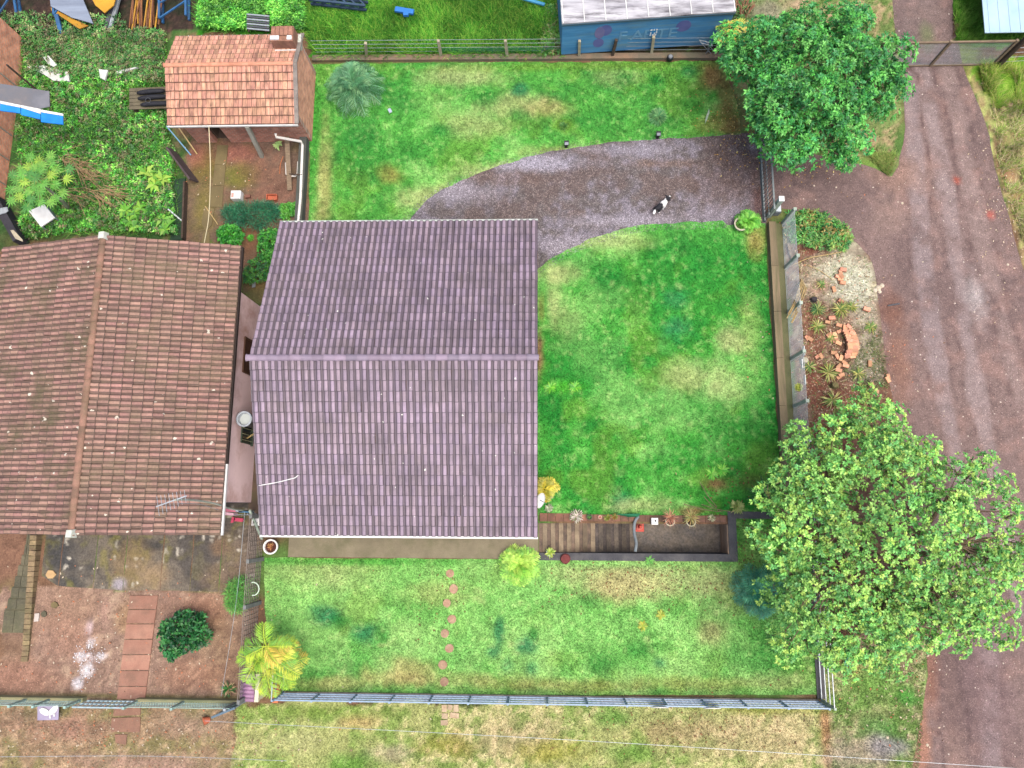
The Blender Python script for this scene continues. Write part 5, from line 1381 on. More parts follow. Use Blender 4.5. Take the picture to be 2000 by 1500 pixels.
# ------------------------------------------------------------------ small made things
# grey vent pipe between the houses
vp = thing('vent_pipe', 'wide grey pipe standing upright in the gap between the two houses', 'pipe', (-10.3, W(480, 825).y - .1, 0))
c_ = W(476, 818, 2.25)
m_ = MB(); m_.lathe((c_.x, c_.y, 0), [(.235, 0), (.235, 2.1), (.275, 2.1), (.285, 2.25), (.235, 2.25), (.215, 2.2), (.215, 1.9), (0, 1.9)], 28); m_.build('shaft', mat('pipe_grey', C(190, 198, 205), C(168, 176, 184), 3, .45), vp, True)
m_ = MB(); m_.lathe((c_.x, c_.y, 0), [(.0, 2.02), (.214, 2.02), (.214, 2.05), (.0, 2.06)], 24); m_.build('water', mat('pale_water', C(200, 208, 205), rough=.15), vp)
p = MB(); a_ = W(478, 856, .9); p.tube([(-10.88, a_.y, .9), (-10.25, a_.y + .3, 1.2)], .03, 6); single('stick', p, mat('bamboo', C(206, 184, 128), C(180, 150, 98), 5, .7), 'short wooden stick poking from the pink wall', 'stick')
# television antenna
b_ = W(497, 998); an = thing('tv_antenna', 'tall bent mast with a spiky television antenna leaning over the red roof', 'antenna', (b_.x, b_.y, 0))
tp = Vector((b_.x, b_.y + .02, 6.45)); mid = Vector((b_.x, b_.y - .02, 3.4))
tp2 = W(322, 983, 6.45)
m_ = MB(); m_.tube(curve_pts([(b_.x, b_.y, 0), (b_.x, b_.y + .05, 2.0), (b_.x, b_.y + .22, 3.4), (b_.x, b_.y + .30, 4.6), (tp2.x + .35, tp2.y + .12, 6.1), (tp2.x + .3, tp2.y + .1, 6.45)], 5), .032, 6); m_.build('mast', mat('mast_grey', C(196, 200, 190), C(150, 160, 140), 3, .6), an)
bo, bd = Vector((tp2.x - .28, tp2.y - .1, 6.4)), Vector((.94, .34, .0))
m_ = MB(); m_.beam(bo, bo + bd * .95, .03, .03); m_.build('boom', GALV, an)
for k in range(8):
    c = bo + bd * (.06 + .12 * k); L = .30 - .015 * k; d2 = Vector((.34, -.94, .25)); m_ = MB(); m_.tube([c - d2 * L, c + d2 * L], .009, 4); m_.build('element', GALV, an)
m_ = MB(); m_.tube(curve_pts([tp2 + Vector((.4, .0, 0)), W(390, 985, 4.6), W(430, 997, 2.9)], 5), .010, 4); m_.build('stay_wire', GALV, an)
# satellite dish under the east eave
c_ = W(1055, 977, 2.45); sd = thing('satellite_dish', 'white satellite dish sticking out below the purple roof edge', 'satellite dish', (c_.x - .3, c_.y, 2.2))
m_ = MB(); m_.lathe((c_.x - .02, c_.y, 2.42), [(.0, -.05), (.12, -.042), (.22, -.015), (.27, .03), (.272, .04), (.22, -.003), (.12, -.028), (.0, -.036)], 24, axis=(.82, -.3, .55)); m_.build('reflector', WHITE, sd, True)
m_ = MB(); m_.tube([(c_.x - .5, c_.y + .1, 2.2), (c_.x - .05, c_.y, 2.38)], .02, 6); m_.build('arm', GALV, sd)
m_ = MB(); m_.tube([(c_.x, c_.y, 2.40), (c_.x + .2, c_.y - .1, 2.56)], .012, 5); m_.build('feed', GREYP, sd)

# yard of the outbuilding
y = thing('white_block', 'white painted block with a pink corner in the outbuilding yard', 'block', W(467, 388)); bx('block', (*W(466, 386).xy, .15), (.40, .34, .3), WHITE, y); bx('corner', (*W(460, 387).xy, .158), (.1, .2, .3), mat('pinkish', C(205, 160, 145), rough=.8), y)
m_ = MB(); m_.box((*W(485, 385).xy, .06), (.22, .13, .12), .1); single('brick', m_, mat('brown_brick', C(125, 84, 70), rough=.9), 'single brown brick beside the white block', 'brick')
tr = thing('planter_trough', 'empty orange clay trough on the soil of the outbuilding yard', 'planter', W(533, 388)); c_ = W(533, 388)
bx('base', (c_.x, c_.y, .04), (.40, .22, .04), TERRA, tr)
for sx, sy, lx, ly in ((0, .115, .42, .03), (0, -.115, .42, .03), (.205, 0, .03, .20), (-.205, 0, .03, .20)): bx('side', (c_.x + sx, c_.y + sy, .10), (lx, ly, .16), TERRA, tr)
m_ = MB(); a_, b_ = W(569, 280), W(568, 374); m_.beam((a_.x, a_.y, .55), (b_.x, b_.y, .12), .19, .06); single('plank', m_, WOOD, 'long weathered plank lying beside the low wall', 'plank')
m_ = MB(); q = [W(558, 318, .2), W(559, 340, .2), W(566, 344, .2), W(577, 344, .2), W(581, 339, .2), W(582, 316, .2)]; m_.tube(q, .032, 7); single('pipe_bend', m_, PVC, 'white u shaped pipe lying around the weathered plank', 'pipe')
m_ = MB(); m_.tube([(*W(568, 345).xy, .25), (*W(597, 352).xy, .5)], .03, 6); single('stick', m_, DWOOD, 'dark stick leaning from the plank to the low wall', 'stick')
m_ = MB(); m_.tube(curve_pts([(*W(558, 312).xy, .3), (*W(550, 325).xy, .15), (*W(547, 340).xy, .03)], 4), .012, 5); single('wire', m_, mat('orange_wire', C(205, 120, 70), rough=.6), 'thin orange wire hanging by the weathered plank', 'wire')
m_ = MB(); m_.tube(curve_pts([W(408, 247, 2.0), W(411, 330, 1.7), W(408, 420, 2.2), W(399, 474, 2.9)], 6), .016, 5); single('clothesline', m_, mat('cream_rope', C(225, 210, 170), rough=.7), 'pale clothesline from the outbuilding eave to the red tiled roof', 'clothesline')
m_ = MB(); m_.tube([(*W(403, 405).xy, .1), (*W(427, 440).xy, .05)], .02, 5); single('stick', m_, mat('bamboo'), 'pale stick lying across the mossy garden slabs', 'stick')
m_ = MB(); a_, b_, h_ = W(341, 296), W(387, 358), .55
m_.hull([(a_.x, a_.y, .05), (b_.x, b_.y, .05), (b_.x + .05, b_.y + .05, .05), (a_.x + .05, a_.y + .05, .05)], [(a_.x - .1, a_.y - .12, h_), (b_.x - .1, b_.y - .12, h_ + .05), (b_.x - .05, b_.y - .07, h_ + .05), (a_.x - .05, a_.y - .07, h_)]); single('board', m_, mat('dark_board', C(92, 78, 78), C(70, 60, 60), 3, .85, fine=.2), 'dark board leaning at the edge of the weeds and yard', 'board')
for (a_, b_, mm, lab) in (((346, 268), (374, 304), mat('blue_edge', C(110, 160, 190), rough=.6), 'narrow blue edged board beside the outbuilding wall'), ((367, 268), (386, 302), mat('bamboo'), 'thin pale pole standing beside the outbuilding wall'), ((335, 414), (361, 436), GALV, 'pale metal rod lying in the green plants')):
    p0, p1 = W(*a_), W(*b_); m_ = MB(); m_.beam((p0.x, p0.y, .9 if 'rod' not in lab else .3), (p1.x, p1.y, .05), .05, .03); single('pole', m_, mm, lab, 'pole')
m_ = MB(); a_, b_ = W(366, 360), W(362, 470); m_.beam((a_.x, a_.y, .15), (b_.x, b_.y, .15), .07, .32); single('edging_board', m_, DWOOD, 'long dark edging board between the weeds and the yard', 'board')
dk = thing('green_board_bed', 'dark green painted board strip at the side of the yard', 'board', W(350, 420)); a_, b_ = W(352, 350), W(346, 470); q = MB(); q.beam((a_.x, a_.y, .05), (b_.x, b_.y, .05), .5, .04); q.build('board', mat('dark_green_board', C(44, 72, 50), C(34, 56, 42), 2, .9, fine=.2), dk)
ub = thing('spade', 'pale spade with a dark handle leaning in the garden bed', 'spade', W(497, 556)); p = W(497, 556); m_ = MB(); m_.prism([(p.x - .07, p.y - .14), (p.x + .07, p.y - .12), (p.x + .06, p.y + .1), (p.x - .06, p.y + .1)], .05, .07); m_.build('blade', GALV, ub); m_ = MB(); m_.tube([(p.x, p.y + .1, .06), (p.x - .1, p.y + .45, .4)], .018, 5); m_.build('handle', DWOOD, ub)

# pallet of black bundles
pl = thing('pallet', 'plank platform jutting from under the salmon tiled roof', 'pallet', W(290, 195))
for k in range(6):
    z_ = .55; a_, b_ = W(253, 176 + 7.0 * k, z_), W(338, 172 + 7.2 * k, z_); m_ = MB(); m_.beam(a_, b_, .14, .04); m_.build('plank', mat('moss_plank', C(124, 116, 92), C(98, 90, 72), 3, .9, rand=.15, fine=.2), pl)
for px in (262, 325):
    a_ = W(px, 194, .5); m_ = MB(); m_.box((a_.x, a_.y, .26), (.1, .9, .52)); m_.build('leg', DWOOD, pl)
for k, (xa, ya, xb, yb) in enumerate(((268, 182, 322, 177), (270, 193, 326, 188), (275, 205, 332, 202))):
    m_ = MB(); m_.tube(curve_pts([W(xa, ya, .68), W((xa + xb) / 2, (ya + yb) / 2 - 1, .71), W(xb, yb, .68)], 4), [.05, .09, .095, .1, .1, .095, .095, .09, .05], 8); single('black_bundle', m_, mat('black_cloth', C(40, 42, 50), C(28, 28, 34), 5, .7, bump=.4), 'rolled black bundle lying on the plank platform', 'bundle', 'black bundles on the platform', True)
m_ = MB(); m_.tube([W(289 + 5 * math.cos(k * .63), 196 + 5 * math.sin(k * .63), .83) for k in range(11)], .012, 5); single('metal_ring', m_, mat('dark_steel', C(85, 88, 92), rough=.4), 'thin metal ring lying on the black bundles', 'ring')

# west edge junk
wb = thing('white_casing', 'white upturned appliance casing with an open grey end', 'casing', W(88, 424))
q = [W(56, 412, .55), W(86, 399, .55), W(107, 425, .55), W(80, 443, .55)]
m_ = MB(); m_.hull([p - Vector((0, 0, .05)) for p in q], q); m_.build('top', WHITE, wb)
for i in (0, 1, 3):
    a_, b_ = q[i], q[(i + 1) % 4]; m_ = MB(); n_ = Vector((b_.y - a_.y, a_.x - b_.x, 0)).normalized() * .03; m_.hull([(a_.x, a_.y, .02), (b_.x, b_.y, .02), (b_.x + n_.x, b_.y + n_.y, .02), (a_.x + n_.x, a_.y + n_.y, .02)], [(a_.x, a_.y, .499), (b_.x, b_.y, .499), (b_.x + n_.x, b_.y + n_.y, .499), (a_.x + n_.x, a_.y + n_.y, .499)]); m_.build('side', mat('casing_grey', C(150, 160, 165), rough=.5), wb)
fl_ = [q[2], q[3], W(97, 447, .2), W(119, 429, .2)]; m_ = MB(); m_.hull([p - Vector((0, 0, .02)) for p in (W(106, 424, .16), W(81, 442, .16), W(97, 448, .12), W(119, 430, .12))], [W(106, 424, .16), W(81, 442, .16), W(97, 448, .12), W(119, 430, .12)]); m_.build('flap', GALV, wb)
dkw = MB(); a_, b_ = W(6, 396), W(52, 478); dkw.beam((a_.x, a_.y, .3), (b_.x, b_.y, .3), .32, .6); single('tarred_wall', dkw, mat('black_tar', C(62, 60, 66), C(44, 42, 48), 3, .8, bump=.4), 'dark tarred low wall running under the red tiled roof corner', 'wall')
m_ = MB(); q = [W(-20, 410, .65), W(14, 404, .65), W(16, 412, .65), W(10, 416, .65), W(-20, 424, .65)]; m_.hull([p - Vector((0, 0, .03)) for p in q], q); single('tin_sheet', m_, GALV, 'ribbed tin sheet end above the dark tarred wall', 'sheet metal')
m_ = MB(); q = [W(20, 450, .65), W(26, 449, .65), W(44, 468, .65), W(44, 472, .65), W(30, 466, .65)]; m_.hull([p - Vector((0, 0, .03)) for p in q], q); single('board_scrap', m_, mat('scrap_cream', C(200, 190, 160), C(160, 150, 130), 5, .8), 'torn cream board scrap lying on the dark tarred wall', 'scrap')
for k, (poly, z, lab) in enumerate((([(55, 132), (85, 128), (135, 142), (137, 160), (105, 158), (85, 145)], .30, 'crumpled white sheet half buried in weeds near the brick wall'), ([(84, 112), (96, 110), (113, 128), (106, 132), (95, 126)], .36, 'bent white panel strip sticking out of the weeds'), ([(228, 141), (268, 130), (270, 133), (232, 146)], .34, 'narrow curved white strip in the weeds'), ([(194, 136), (212, 138), (206, 158), (196, 152)], .40, 'small white scrap showing through the weeds'))):
    m_ = MB(); q = WN(poly, z); m_.hull([p - Vector((0, 0, .03)) for p in q], [p + Vector((0, 0, random.uniform(0, .08))) for p in q]); single('white_scrap', m_, mat('dirty_white', C(225, 228, 222), C(190, 195, 185), 4, .7), lab, 'scrap')
for k, (px, pz) in enumerate(((100, 200), (58, 225))):
    p = W(px, pz); m_ = MB(); m_.tube([(p.x, p.y, 0), (p.x, p.y, 2.66)], .04, 6); single('prop_pole', m_, DWOOD, ('thin dark prop pole under the end of the blue panels', 'thin dark prop pole under the middle of the blue panels')[k], 'pole')
m_ = MB(); m_.box((*W(250, 296).xy, .06), (.4, .16, .12), .05); single('brick', m_, mat('brown_brick'), 'lone brown brick half hidden in the green weeds', 'brick')

# scrap yard along the north west edge
def truss(a, b, wd, z, m, name, label, nb=5, depth=.3):
    a, b = Vector(a), Vector(b); t = thing(name, label, 'steel truss', ((a.x + b.x) / 2, (a.y + b.y) / 2, 0))
    d = (b - a).normalized(); s = Vector((-d.y, d.x, 0)) * wd / 2
    for sg in (-1, 1):
        for zz in (z, z + depth):
            q = MB(); q.beam(a + s * sg + Vector((0, 0, zz)), b + s * sg + Vector((0, 0, zz)), .09, .09); q.build('chord', m, t)
    for k in range(nb):
        p0, p1 = a.lerp(b, k / nb), a.lerp(b, (k + 1) / nb)
        q = MB(); q.beam(p0 + s + Vector((0, 0, z + depth)), p1 - s + Vector((0, 0, z + depth)), .06, .06); q.build('brace', m, t)
        q = MB(); q.beam(p0 - s + Vector((0, 0, z)), p1 - s + Vector((0, 0, z + depth)), .05, .05); q.build('brace', m, t)
    return t


truss(W(12, -40), W(25, 42), .9, .1, BLUES, 'steel_truss', 'dark blue steel truss in the scrap nearest the brick building', 2)
truss(W(125, -30), W(132, 40), .6, .15, BLUES, 'steel_truss', 'upright blue steel girder beside the grey and yellow sheets', 2)
truss(W(345, -40), W(346, 45), 1.15, .1, BLUES, 'steel_truss', 'blue steel ladder frame next to the orange rods', 3)
truss(W(615, 14), W(722, 26), .35, .45, mat('dark_blue_steel', C(60, 84, 108), C(44, 60, 78), 2, .6), 'steel_truss', 'long dark truss half sunk in the lush green weeds', 6, .25)
m_ = MB(); m_.beam(W(772, 18, .5), W(808, 24, .5), .22, .1); m_.box((*W(793, 27, .5).xy, .5), (.22, .2, .12)); single('steel_bracket', m_, mat('bright_blue', C(50, 120, 190), rough=.5), 'short bright blue steel bracket in the lush weeds', 'bracket')
m_ = MB(); m_.tube([W(1018, -4, .5), W(1064, 9, .45)], .07, 7); single('pipe', m_, mat('cyan_pipe', C(60, 150, 190), rough=.5), 'cyan pipe end in the weeds beside the truck box', 'pipe')
for q, mm, lab, z in (([(94, -30), (150, -30), (182, 46), (140, 34), (99, 12)], mat('grey_blue_sheet', C(150, 162, 178), C(124, 134, 150), 1.0, .5, stretch=(.4, 4, 1)), 'large grey blue sheet lying on the scrap heap', .55), ([(99, 14), (140, 36), (172, 50), (155, 56), (100, 20)], mat('yellow_steel', C(200, 150, 40), C(165, 120, 40), 2, .6), 'yellow steel sheet under the grey blue sheet', .42), ([(170, -20), (230, -20), (222, 10), (204, 25), (186, 10)], mat('yellow_sheet', C(214, 166, 50), C(190, 140, 40), 2, .6), 'pointed yellow sheet hanging over the scrap heap', .7)):
    q = WN(q, z); m_ = MB(); m_.hull([p - Vector((0, 0, .04)) for p in q], q); single('metal_sheet', m_, mm, lab, 'sheet metal')
for k, (a_, b_, lab) in enumerate((((236, -20), (214, 62), 'pale steel channel leaning through the scrap heap'), ((228, -20), (206, 60), 'darker steel channel parallel to the pale one'), ((110, 28), (120, 66), 'blue steel post stub at the edge of the scrap heap'), ((150, 0), (186, 40), 'rotten grey beam behind the grey blue sheet'))):
    m_ = MB(); m_.beam(W(*a_, .5), W(*b_, .2), .16, .1); single('steel_channel' if k != 3 else 'beam', m_, (GALV, mat('dark_steel'), BLUES, DWOOD)[k], lab, 'beam')
for k in range(15):
    xo = 252 + 3.9 * k; m_ = MB(); a_, b_ = W(xo + random.uniform(0, 14), -20, .35 + .05 * (k % 4)), W(xo + random.uniform(-2, 3), 46 + random.uniform(0, 18), .12 + .06 * (k % 3)); m_.tube([a_, b_], .035, 6)
    single('rusty_rod', m_, (mat('rust_orange', C(150, 98, 56), C(116, 76, 50), 3, .7), mat('yellow_steel'), mat('rust_brown', C(122, 82, 56), rough=.8))[k % 3], 'long rusty rod in the bundle of orange rods', 'rod', 'bundle of orange rods')
gr = thing('slatted_pallet', 'grey slatted grid lying behind the outbuilding chimney', 'pallet', W(505, 45))
for k in range(7):
    m_ = MB(); m_.beam(W(482, 28 + 4.6 * k, .5), W(526, 32 + 4.6 * k, .5), .06, .04); m_.build('slat', mat('dark_steel') if k % 2 else GALV, gr)
for px in (486, 520): 
    m_ = MB(); m_.beam(W(px, 28, .46), W(px, 62, .46), .05, .05); m_.build('runner', DWOOD, gr)
fs = thing('wire_stand', 'light metal folding frame standing by the truck box', 'stand', W(1390, 95))
for a_, b_ in (((1366, 78, .9), (1388, 84, .9)), ((1366, 78, .9), (1370, 84, .9)), ((1388, 84, .9), (1392, 90, .9)), ((1370, 84, .9), (1392, 90, .9)), ((1368, 82, .9), (1392, 108, 0)), ((1378, 80, .9), (1402, 110, 0)), ((1390, 88, .9), (1376, 108, 0)), ((1384, 84, .9), (1382, 106, 0))):
    m_ = MB(); m_.tube([W(*a_), W(*b_)], .016, 5); m_.build('rod', GALV, fs)
m_ = MB(); m_.beam(W(1345, 90, .1), W(1385, 85, .1), .1, .06); single('plank', m_, WOOD, 'pale plank lying in the dirt beside the truck box', 'plank')
wl = thing('wall_lamp', 'round dark lamp with pale cap on the brown kerb wall', 'lamp', W(1308, 116)); p = W(1308, 116, .16)
m_ = MB(); m_.lathe((p.x, p.y, .16), [(.11, 0), (.13, .05), (.13, .16), (.10, .2), (0, .2)], 16); m_.build('body', BLACKP, wl); m_ = MB(); m_.lathe((p.x, p.y, .361), [(.0, 0), (.09, 0), (.07, .04), (0, .05)], 16); m_.build('cap', GREYP, wl)
for (px, py, lab) in ((1106, 287, 'small garden lamp at the drive edge, nearer the house'), (1284, 269, 'small garden lamp at the drive edge below the round shrub')):
    p = W(px, py); t_ = thing('garden_lamp', lab, 'lamp', p); bx('post', (p.x, p.y, .14), (.12, .12, .28), BLACKP, t_); bx('head', (p.x, p.y, .32), (.19, .20, .06), BLACKP, t_); bx('panel', (p.x, p.y - .04, .356), (.15, .12, .012), GREYP, t_)
p = W(763, 220); t_ = thing('spotlight', 'tiny grey solar spotlight standing on the north lawn', 'spotlight', p); bx('head', (p.x, p.y, .16), (.13, .17, .05), mat('solar_grey', C(130, 150, 170), rough=.3), t_, .5, .4); m_ = MB(); m_.tube([(p.x, p.y, 0), (p.x, p.y, .15)], .02, 6); m_.build('stake', BLACKP, t_)
m_ = MB(); q = [W(1384, 214), W(1385, 222), W(1381, 234), W(1376, 244), W(1378, 230)]; m_.hull([(p.x, p.y, .05) for p in q], [(p.x, p.y, .09) for p in q]); single('husk', m_, mat('pale_husk', C(190, 205, 175), C(150, 170, 140), 6, .7), 'pale leaf shaped husk lying on the lawn near the big tree', 'husk')

# sunken stair dressings
cn = thing('traffic_cone', 'red ringed cone with square base on the dark landing', 'cone', W(1247, 1028, -1.12)); p = W(1247, 1028, -1.12)
bx('base', (p.x, p.y, -1.095), (.40, .40, .05), mat('cone_red', C(214, 82, 66), C(190, 66, 54), 4, .6), cn)
m_ = MB(); m_.lathe((p.x, p.y, -1.07), [(.16, 0), (.145, .05), (.13, .12), (.085, .3), (.04, .48), (.0, .49)], 18); m_.build('body', mat('cone_red'), cn)
for zz, rr in ((.1, .14), (.24, .108)): 
    m_ = MB(); m_.lathe((p.x, p.y, -1.07 + zz), [(rr, 0), (rr + .012, .02), (rr - .015, .06)], 18); m_.build('band', mat('cone_pale', C(230, 130, 115), rough=.6), cn)
m_ = MB(); m_.tube(curve_pts([(*W(1246, 1008).xy, .1), (*W(1239, 1020).xy, .12), (*W(1238, 1040).xy, .1), (*W(1242, 1060).xy, .1), (*W(1240, 1077).xy, .1)], 5), .055, 8); single('drain_hose', m_, mat('hose_grey', C(130, 140, 142), C(104, 112, 116), 4, .6), 'bent grey hose laid across the sunken stair', 'hose')
m_ = MB(); q = [W(1200, 1004), W(1249, 1003), W(1245, 1009), W(1228, 1010)]; m_.hull([(p.x, p.y, .05) for p in q], [(p.x, p.y, .16 + .05 * k) for k, p in enumerate(q)]); single('netting_scrap', m_, mat('green_net'), 'folded scrap of green netting on the clay kerb', 'netting')
wbk = thing('white_container', 'square white plastic container on the kerb above the landing', 'container', W(1277, 1018)); p = W(1277, 1018)
bx('tub', (p.x, p.y, .15), (.24, .24, .18), WHITE, wbk); bx('hole', (p.x + .02, p.y + .02, .243), (.05, .08, .008), BLACKP, wbk)


def pot(name, label, px, py, r, h, m, soil=(70, 50, 40), z=0.0, group=None):
    p = W(px, py, z + h); p.z = z
    t_ = thing(name, label, 'plant pot', p, group)
    q = MB(); q.lathe(p, [(r * .7, 0), (r * .98, h - .03), (r * 1.04, h - .03), (r * 1.04, h), (r * .84, h), (r * .8, h - .06)], 20); q.build('pot', m, t_, False)
    q = MB(); q.lathe(p, [(.0, h - .08), (r * .8, h - .08), (r * .78, h - .05), (.0, h - .035)], 16); q.build('soil', mat('soil_%d_%d' % (soil[0], soil[1]), C(*soil), C(soil[0] * .7, soil[1] * .7, soil[2] * .7), 25, .95, bump=.6), t_)
    return t_, Vector((p.x, p.y, z + h - .05))


PALEPOT = mat('pale_pot', C(205, 198, 172), C(170, 168, 140), 6, .8)
POTS = {}
POTS['w1'] = pot('plant_pot', 'white round planter of dark soil on the porch corner', 528, 1068, .27, .35, WHITE, (92, 52, 44), .07)
POTS['g1'] = pot('plant_pot', 'pale pot of pinkish grass beside the white container', 1309, 1018, .17, .3, PALEPOT, z=.02)
POTS['g2'] = pot('plant_pot', 'pale pot of straw coloured grass nearer the wall corner', 1350, 1019, .17, .3, PALEPOT, z=.02)
POTS['c1'] = pot('plant_pot', 'small dark green pot on the clay kerb beside the white flowering plant', 1151, 1010, .10, .12, mat('green_pot', C(60, 90, 60), rough=.6), z=.05)
POTS['c2'] = pot('plant_pot', 'tiny cream pot on the clay kerb', 1172, 1010, .07, .1, mat('cream_pot', C(225, 190, 165), rough=.7), (190, 120, 100), z=.05)
POTS['b1'] = pot('plant_pot', 'white ringed pot holding a bright green palm by the gate', 1448, 437, .27, .3, PALEPOT, (80, 110, 40))
POTS['y1'] = pot('plant_pot', 'pot of yellow green rosette leaves on the dark stair wall', 1074, 1079, .13, .2, GREENP, z=.05)
p = W(1104, 1091); m_ = MB(); m_.lathe((p.x, p.y, 0), [(.18, 0), (.19, .1), (.16, .16), (0, .18)], 18); single('red_pouffe', m_, mat('dark_red', C(128, 64, 60), C(102, 52, 50), 8, .9, bump=.6), 'round dull red tuft standing on the lawn beside the stair wall', 'tuft')

# laundry corner
cl = thing('drying_rack', 'small rack hung with pink and blue laundry between the houses', 'drying rack', W(455, 1000))
z_ = 1.1
for a_, b_ in (((436, 993), (500, 1003)), ((434, 1004), (492, 1006))):
    m_ = MB(); m_.tube([W(*a_, z_), W(*b_, z_)], .012, 5); m_.build('line', GALV, cl)
for k, (xa, xb, ya, yb, mm) in enumerate(((437, 460, 993, 999, C(222, 130, 150)), (438, 456, 1000, 1006, C(235, 190, 200)), (460, 472, 994, 999, C(190, 205, 220)), (466, 488, 997, 1001, C(70, 110, 140)))):
    q = WN([(xa, ya), (xb, ya + 2), (xb, yb + 1), (xa, yb)], z_ + .02); m_ = MB(); m_.hull([(p.x, p.y, p.z - .45 + .1 * (i % 2)) for i, p in enumerate(q)], q); m_.build('cloth', mat('cloth_%d' % k, mm, rough=.9, bump=.4, bscale=20), cl)
for (px, py) in ((436, 998), (494, 1004)): 
    p = W(px, py, .6); m_ = MB(); m_.tube([(p.x, p.y, 0), (p.x, p.y, z_)], .02, 6); m_.build('leg', GALV, cl)
p = W(470, 1015); m_ = MB(); m_.prism([(p.x - .18, p.y - .06), (p.x + .12, p.y - .08), (p.x + .14, p.y + .05), (p.x - .16, p.y + .07)], .02, .12); m_.prism([(p.x - .34, p.y - .12), (p.x - .24, p.y - .1), (p.x - .22, p.y + .1), (p.x - .30, p.y + .1)], .02, .1); single('pink_slipper', m_, mat('hot_pink', C(200, 70, 100), rough=.6), 'hot pink rubber slippers on the passage floor', 'slippers')
bs = thing('white_basin', 'white plastic basin at the top of the brown wire fence', 'basin', W(497, 1014)); p = W(494, 1016, .8); p.x = max(p.x, -10.3)
m_ = MB(); m_.hull([(p.x - .18, p.y - .16, .62), (p.x + .2, p.y - .16, .62), (p.x + .2, p.y + .16, .62), (p.x - .18, p.y + .16, .62)], [(p.x - .23, p.y - .2, .82), (p.x + .25, p.y - .2, .82), (p.x + .25, p.y + .2, .82), (p.x - .23, p.y + .2, .82)]); m_.build('bowl', WHITE, bs); bx('stand', (p.x, p.y, .31), (.3, .28, .62), DWOOD, bs)
m_ = MB(); m_.tube([W(494 + 12 * math.cos(-1.9 + k * .45), 1150 + 13 * math.sin(-1.9 + k * .45), 1.0) for k in range(9)], .022, 6); single('hoop', m_, mat('pale_hoop', C(205, 225, 200), rough=.6), 'pale bent hoop over the brown wire fence', 'hoop')

# bits on the street side
p = W(97, 1388); tray = thing('wing_ornament', 'white wing shaped ornament on a clear tray by the leaning fence', 'ornament', p)
m_ = MB(); q = WN([(73, 1375), (115, 1375), (114, 1406), (73, 1407)], .25); m_.hull([a - Vector((0, 0, .02)) for a in q], q); m_.build('tray', mat('clear_tray', C(170, 160, 180), C(150, 140, 165), 3, .2, spec=.5), tray)
for poly in ([(96, 1388), (90, 1384), (83, 1382), (78, 1386), (80, 1392), (88, 1397), (96, 1397)], [(97, 1388), (105, 1380), (113, 1376), (114, 1382), (110, 1390), (104, 1395), (97, 1397)], [(97, 1396), (99, 1396), (100, 1403), (97, 1402)], [(104, 1393), (107, 1392), (108, 1399), (105, 1399)]):
    q = WN(poly, .262); m_ = MB(); m_.hull([a - Vector((0, 0, .008)) for a in q], [a + Vector((0, 0, .03)) for a in q]); m_.build('wing', WHITE, tray)
bx('stand', (p.x, p.y + .05, .11), (.3, .3, .22), DWOOD, tray)
p = W(406, 1405); m_ = MB(); m_.lathe((p.x, p.y, .13), [(.09, -.12), (.13, .02), (.15, .1), (.12, .1), (.08, -.06), (0, -.08)], 16, axis=(-.75, -.2, .5)); single('clay_pot', m_, TERRA, 'tipped terracotta pot lying outside the open gate leaf', 'plant pot')
for (px, py, rz_, sx, sy, lab, mm) in ((100, 1122, .6, .42, .3, 'cream broken slab leaning by the garden steps', mat('cream_slab', C(205, 172, 122), C(180, 148, 104), 5, .85)), (108, 1181, .2, .3, .2, 'small mossy flat stone beside the garden steps', mat('moss_slab')), (87, 1199, .3, .22, .22, 'dark flat stone next to the pale tile', mat('step_block')), (73, 1206, .05, .26, .36, 'pale square tile against the brick edging', mat('pale_tile', C(205, 195, 185), C(185, 175, 165), 4, .8))):
    p = W(px, py); m_ = MB(); n = 6 if sx != .26 else 4
    m_.prism([(p.x + sx / 2 * random.uniform(.8, 1.1) * math.cos(rz_ + (k + .5) * 2 * math.pi / n), p.y + sy / 2 * 1.2 * random.uniform(.85, 1.1) * math.sin(rz_ + (k + .5) * 2 * math.pi / n)) for k in range(n)], 0.0, .06); single('flat_stone', m_, mm, lab, 'stone')
# spilled lime on the red soil
lm = []
for (px, py, r, n) in ((178, 1258, 9, 40), (160, 1280, 14, 60), (197, 1282, 10, 40), (168, 1310, 13, 80), (155, 1333, 8, 40)):
    c0 = W(px, py); lm.append((c0.x + rng.normal(0, r / 85, n), c0.y + rng.normal(0, r / 85, n), rng.uniform(.012, .045, n)))
lx, ly, lr = [np.concatenate(q) for q in zip(*lm)]
v, t_, c = flakes(lx, ly, lr, np.array(C(232, 228, 230)) * rng.uniform(.6, 1.0, (len(lx), 1)), .012)
tag(link('spilled_lime', npmesh('spilled_lime', v, t_, c), mat('lime', attr=True, rough=.95, fine=.2)), 'white powdery lime spilled in patches on the red soil', 'lime', kind='stuff')
# overhead wires
for k, (a_, b_, lab) in enumerate((((478, 1000, 2.6), (432, 1360, 3.6), 'thin wire sagging over the red soil yard'), ((0, 1478, 4.5), (560, 1486, 4.5), 'thin street wire over the dry verge at the soil corner'), ((400, 1408, 4.0), (2050, 1505, 4.5), 'long thin street wire crossing the south verge'))):
    A, B = W(*a_), W(*b_); M_ = (A + B) / 2 - Vector((0, 0, .25)); m_ = MB(); m_.tube(curve_pts([A, M_, B], 8), .007, 4); single('overhead_wire', m_, GALV, lab, 'wire')

# ------------------------------------------------------------------ rubble strip by the road
MBK = mat('hollow_brick', C(222, 168, 134), C(202, 142, 108), 5, .85, rand=.32, hue=.012, fine=.2, bump=.3)
bk = MB(); bk.box((0, 0, .06), (.14, .24, .12)); bm_ = bk.mesh('brick'); bm_.materials.append(MBK)


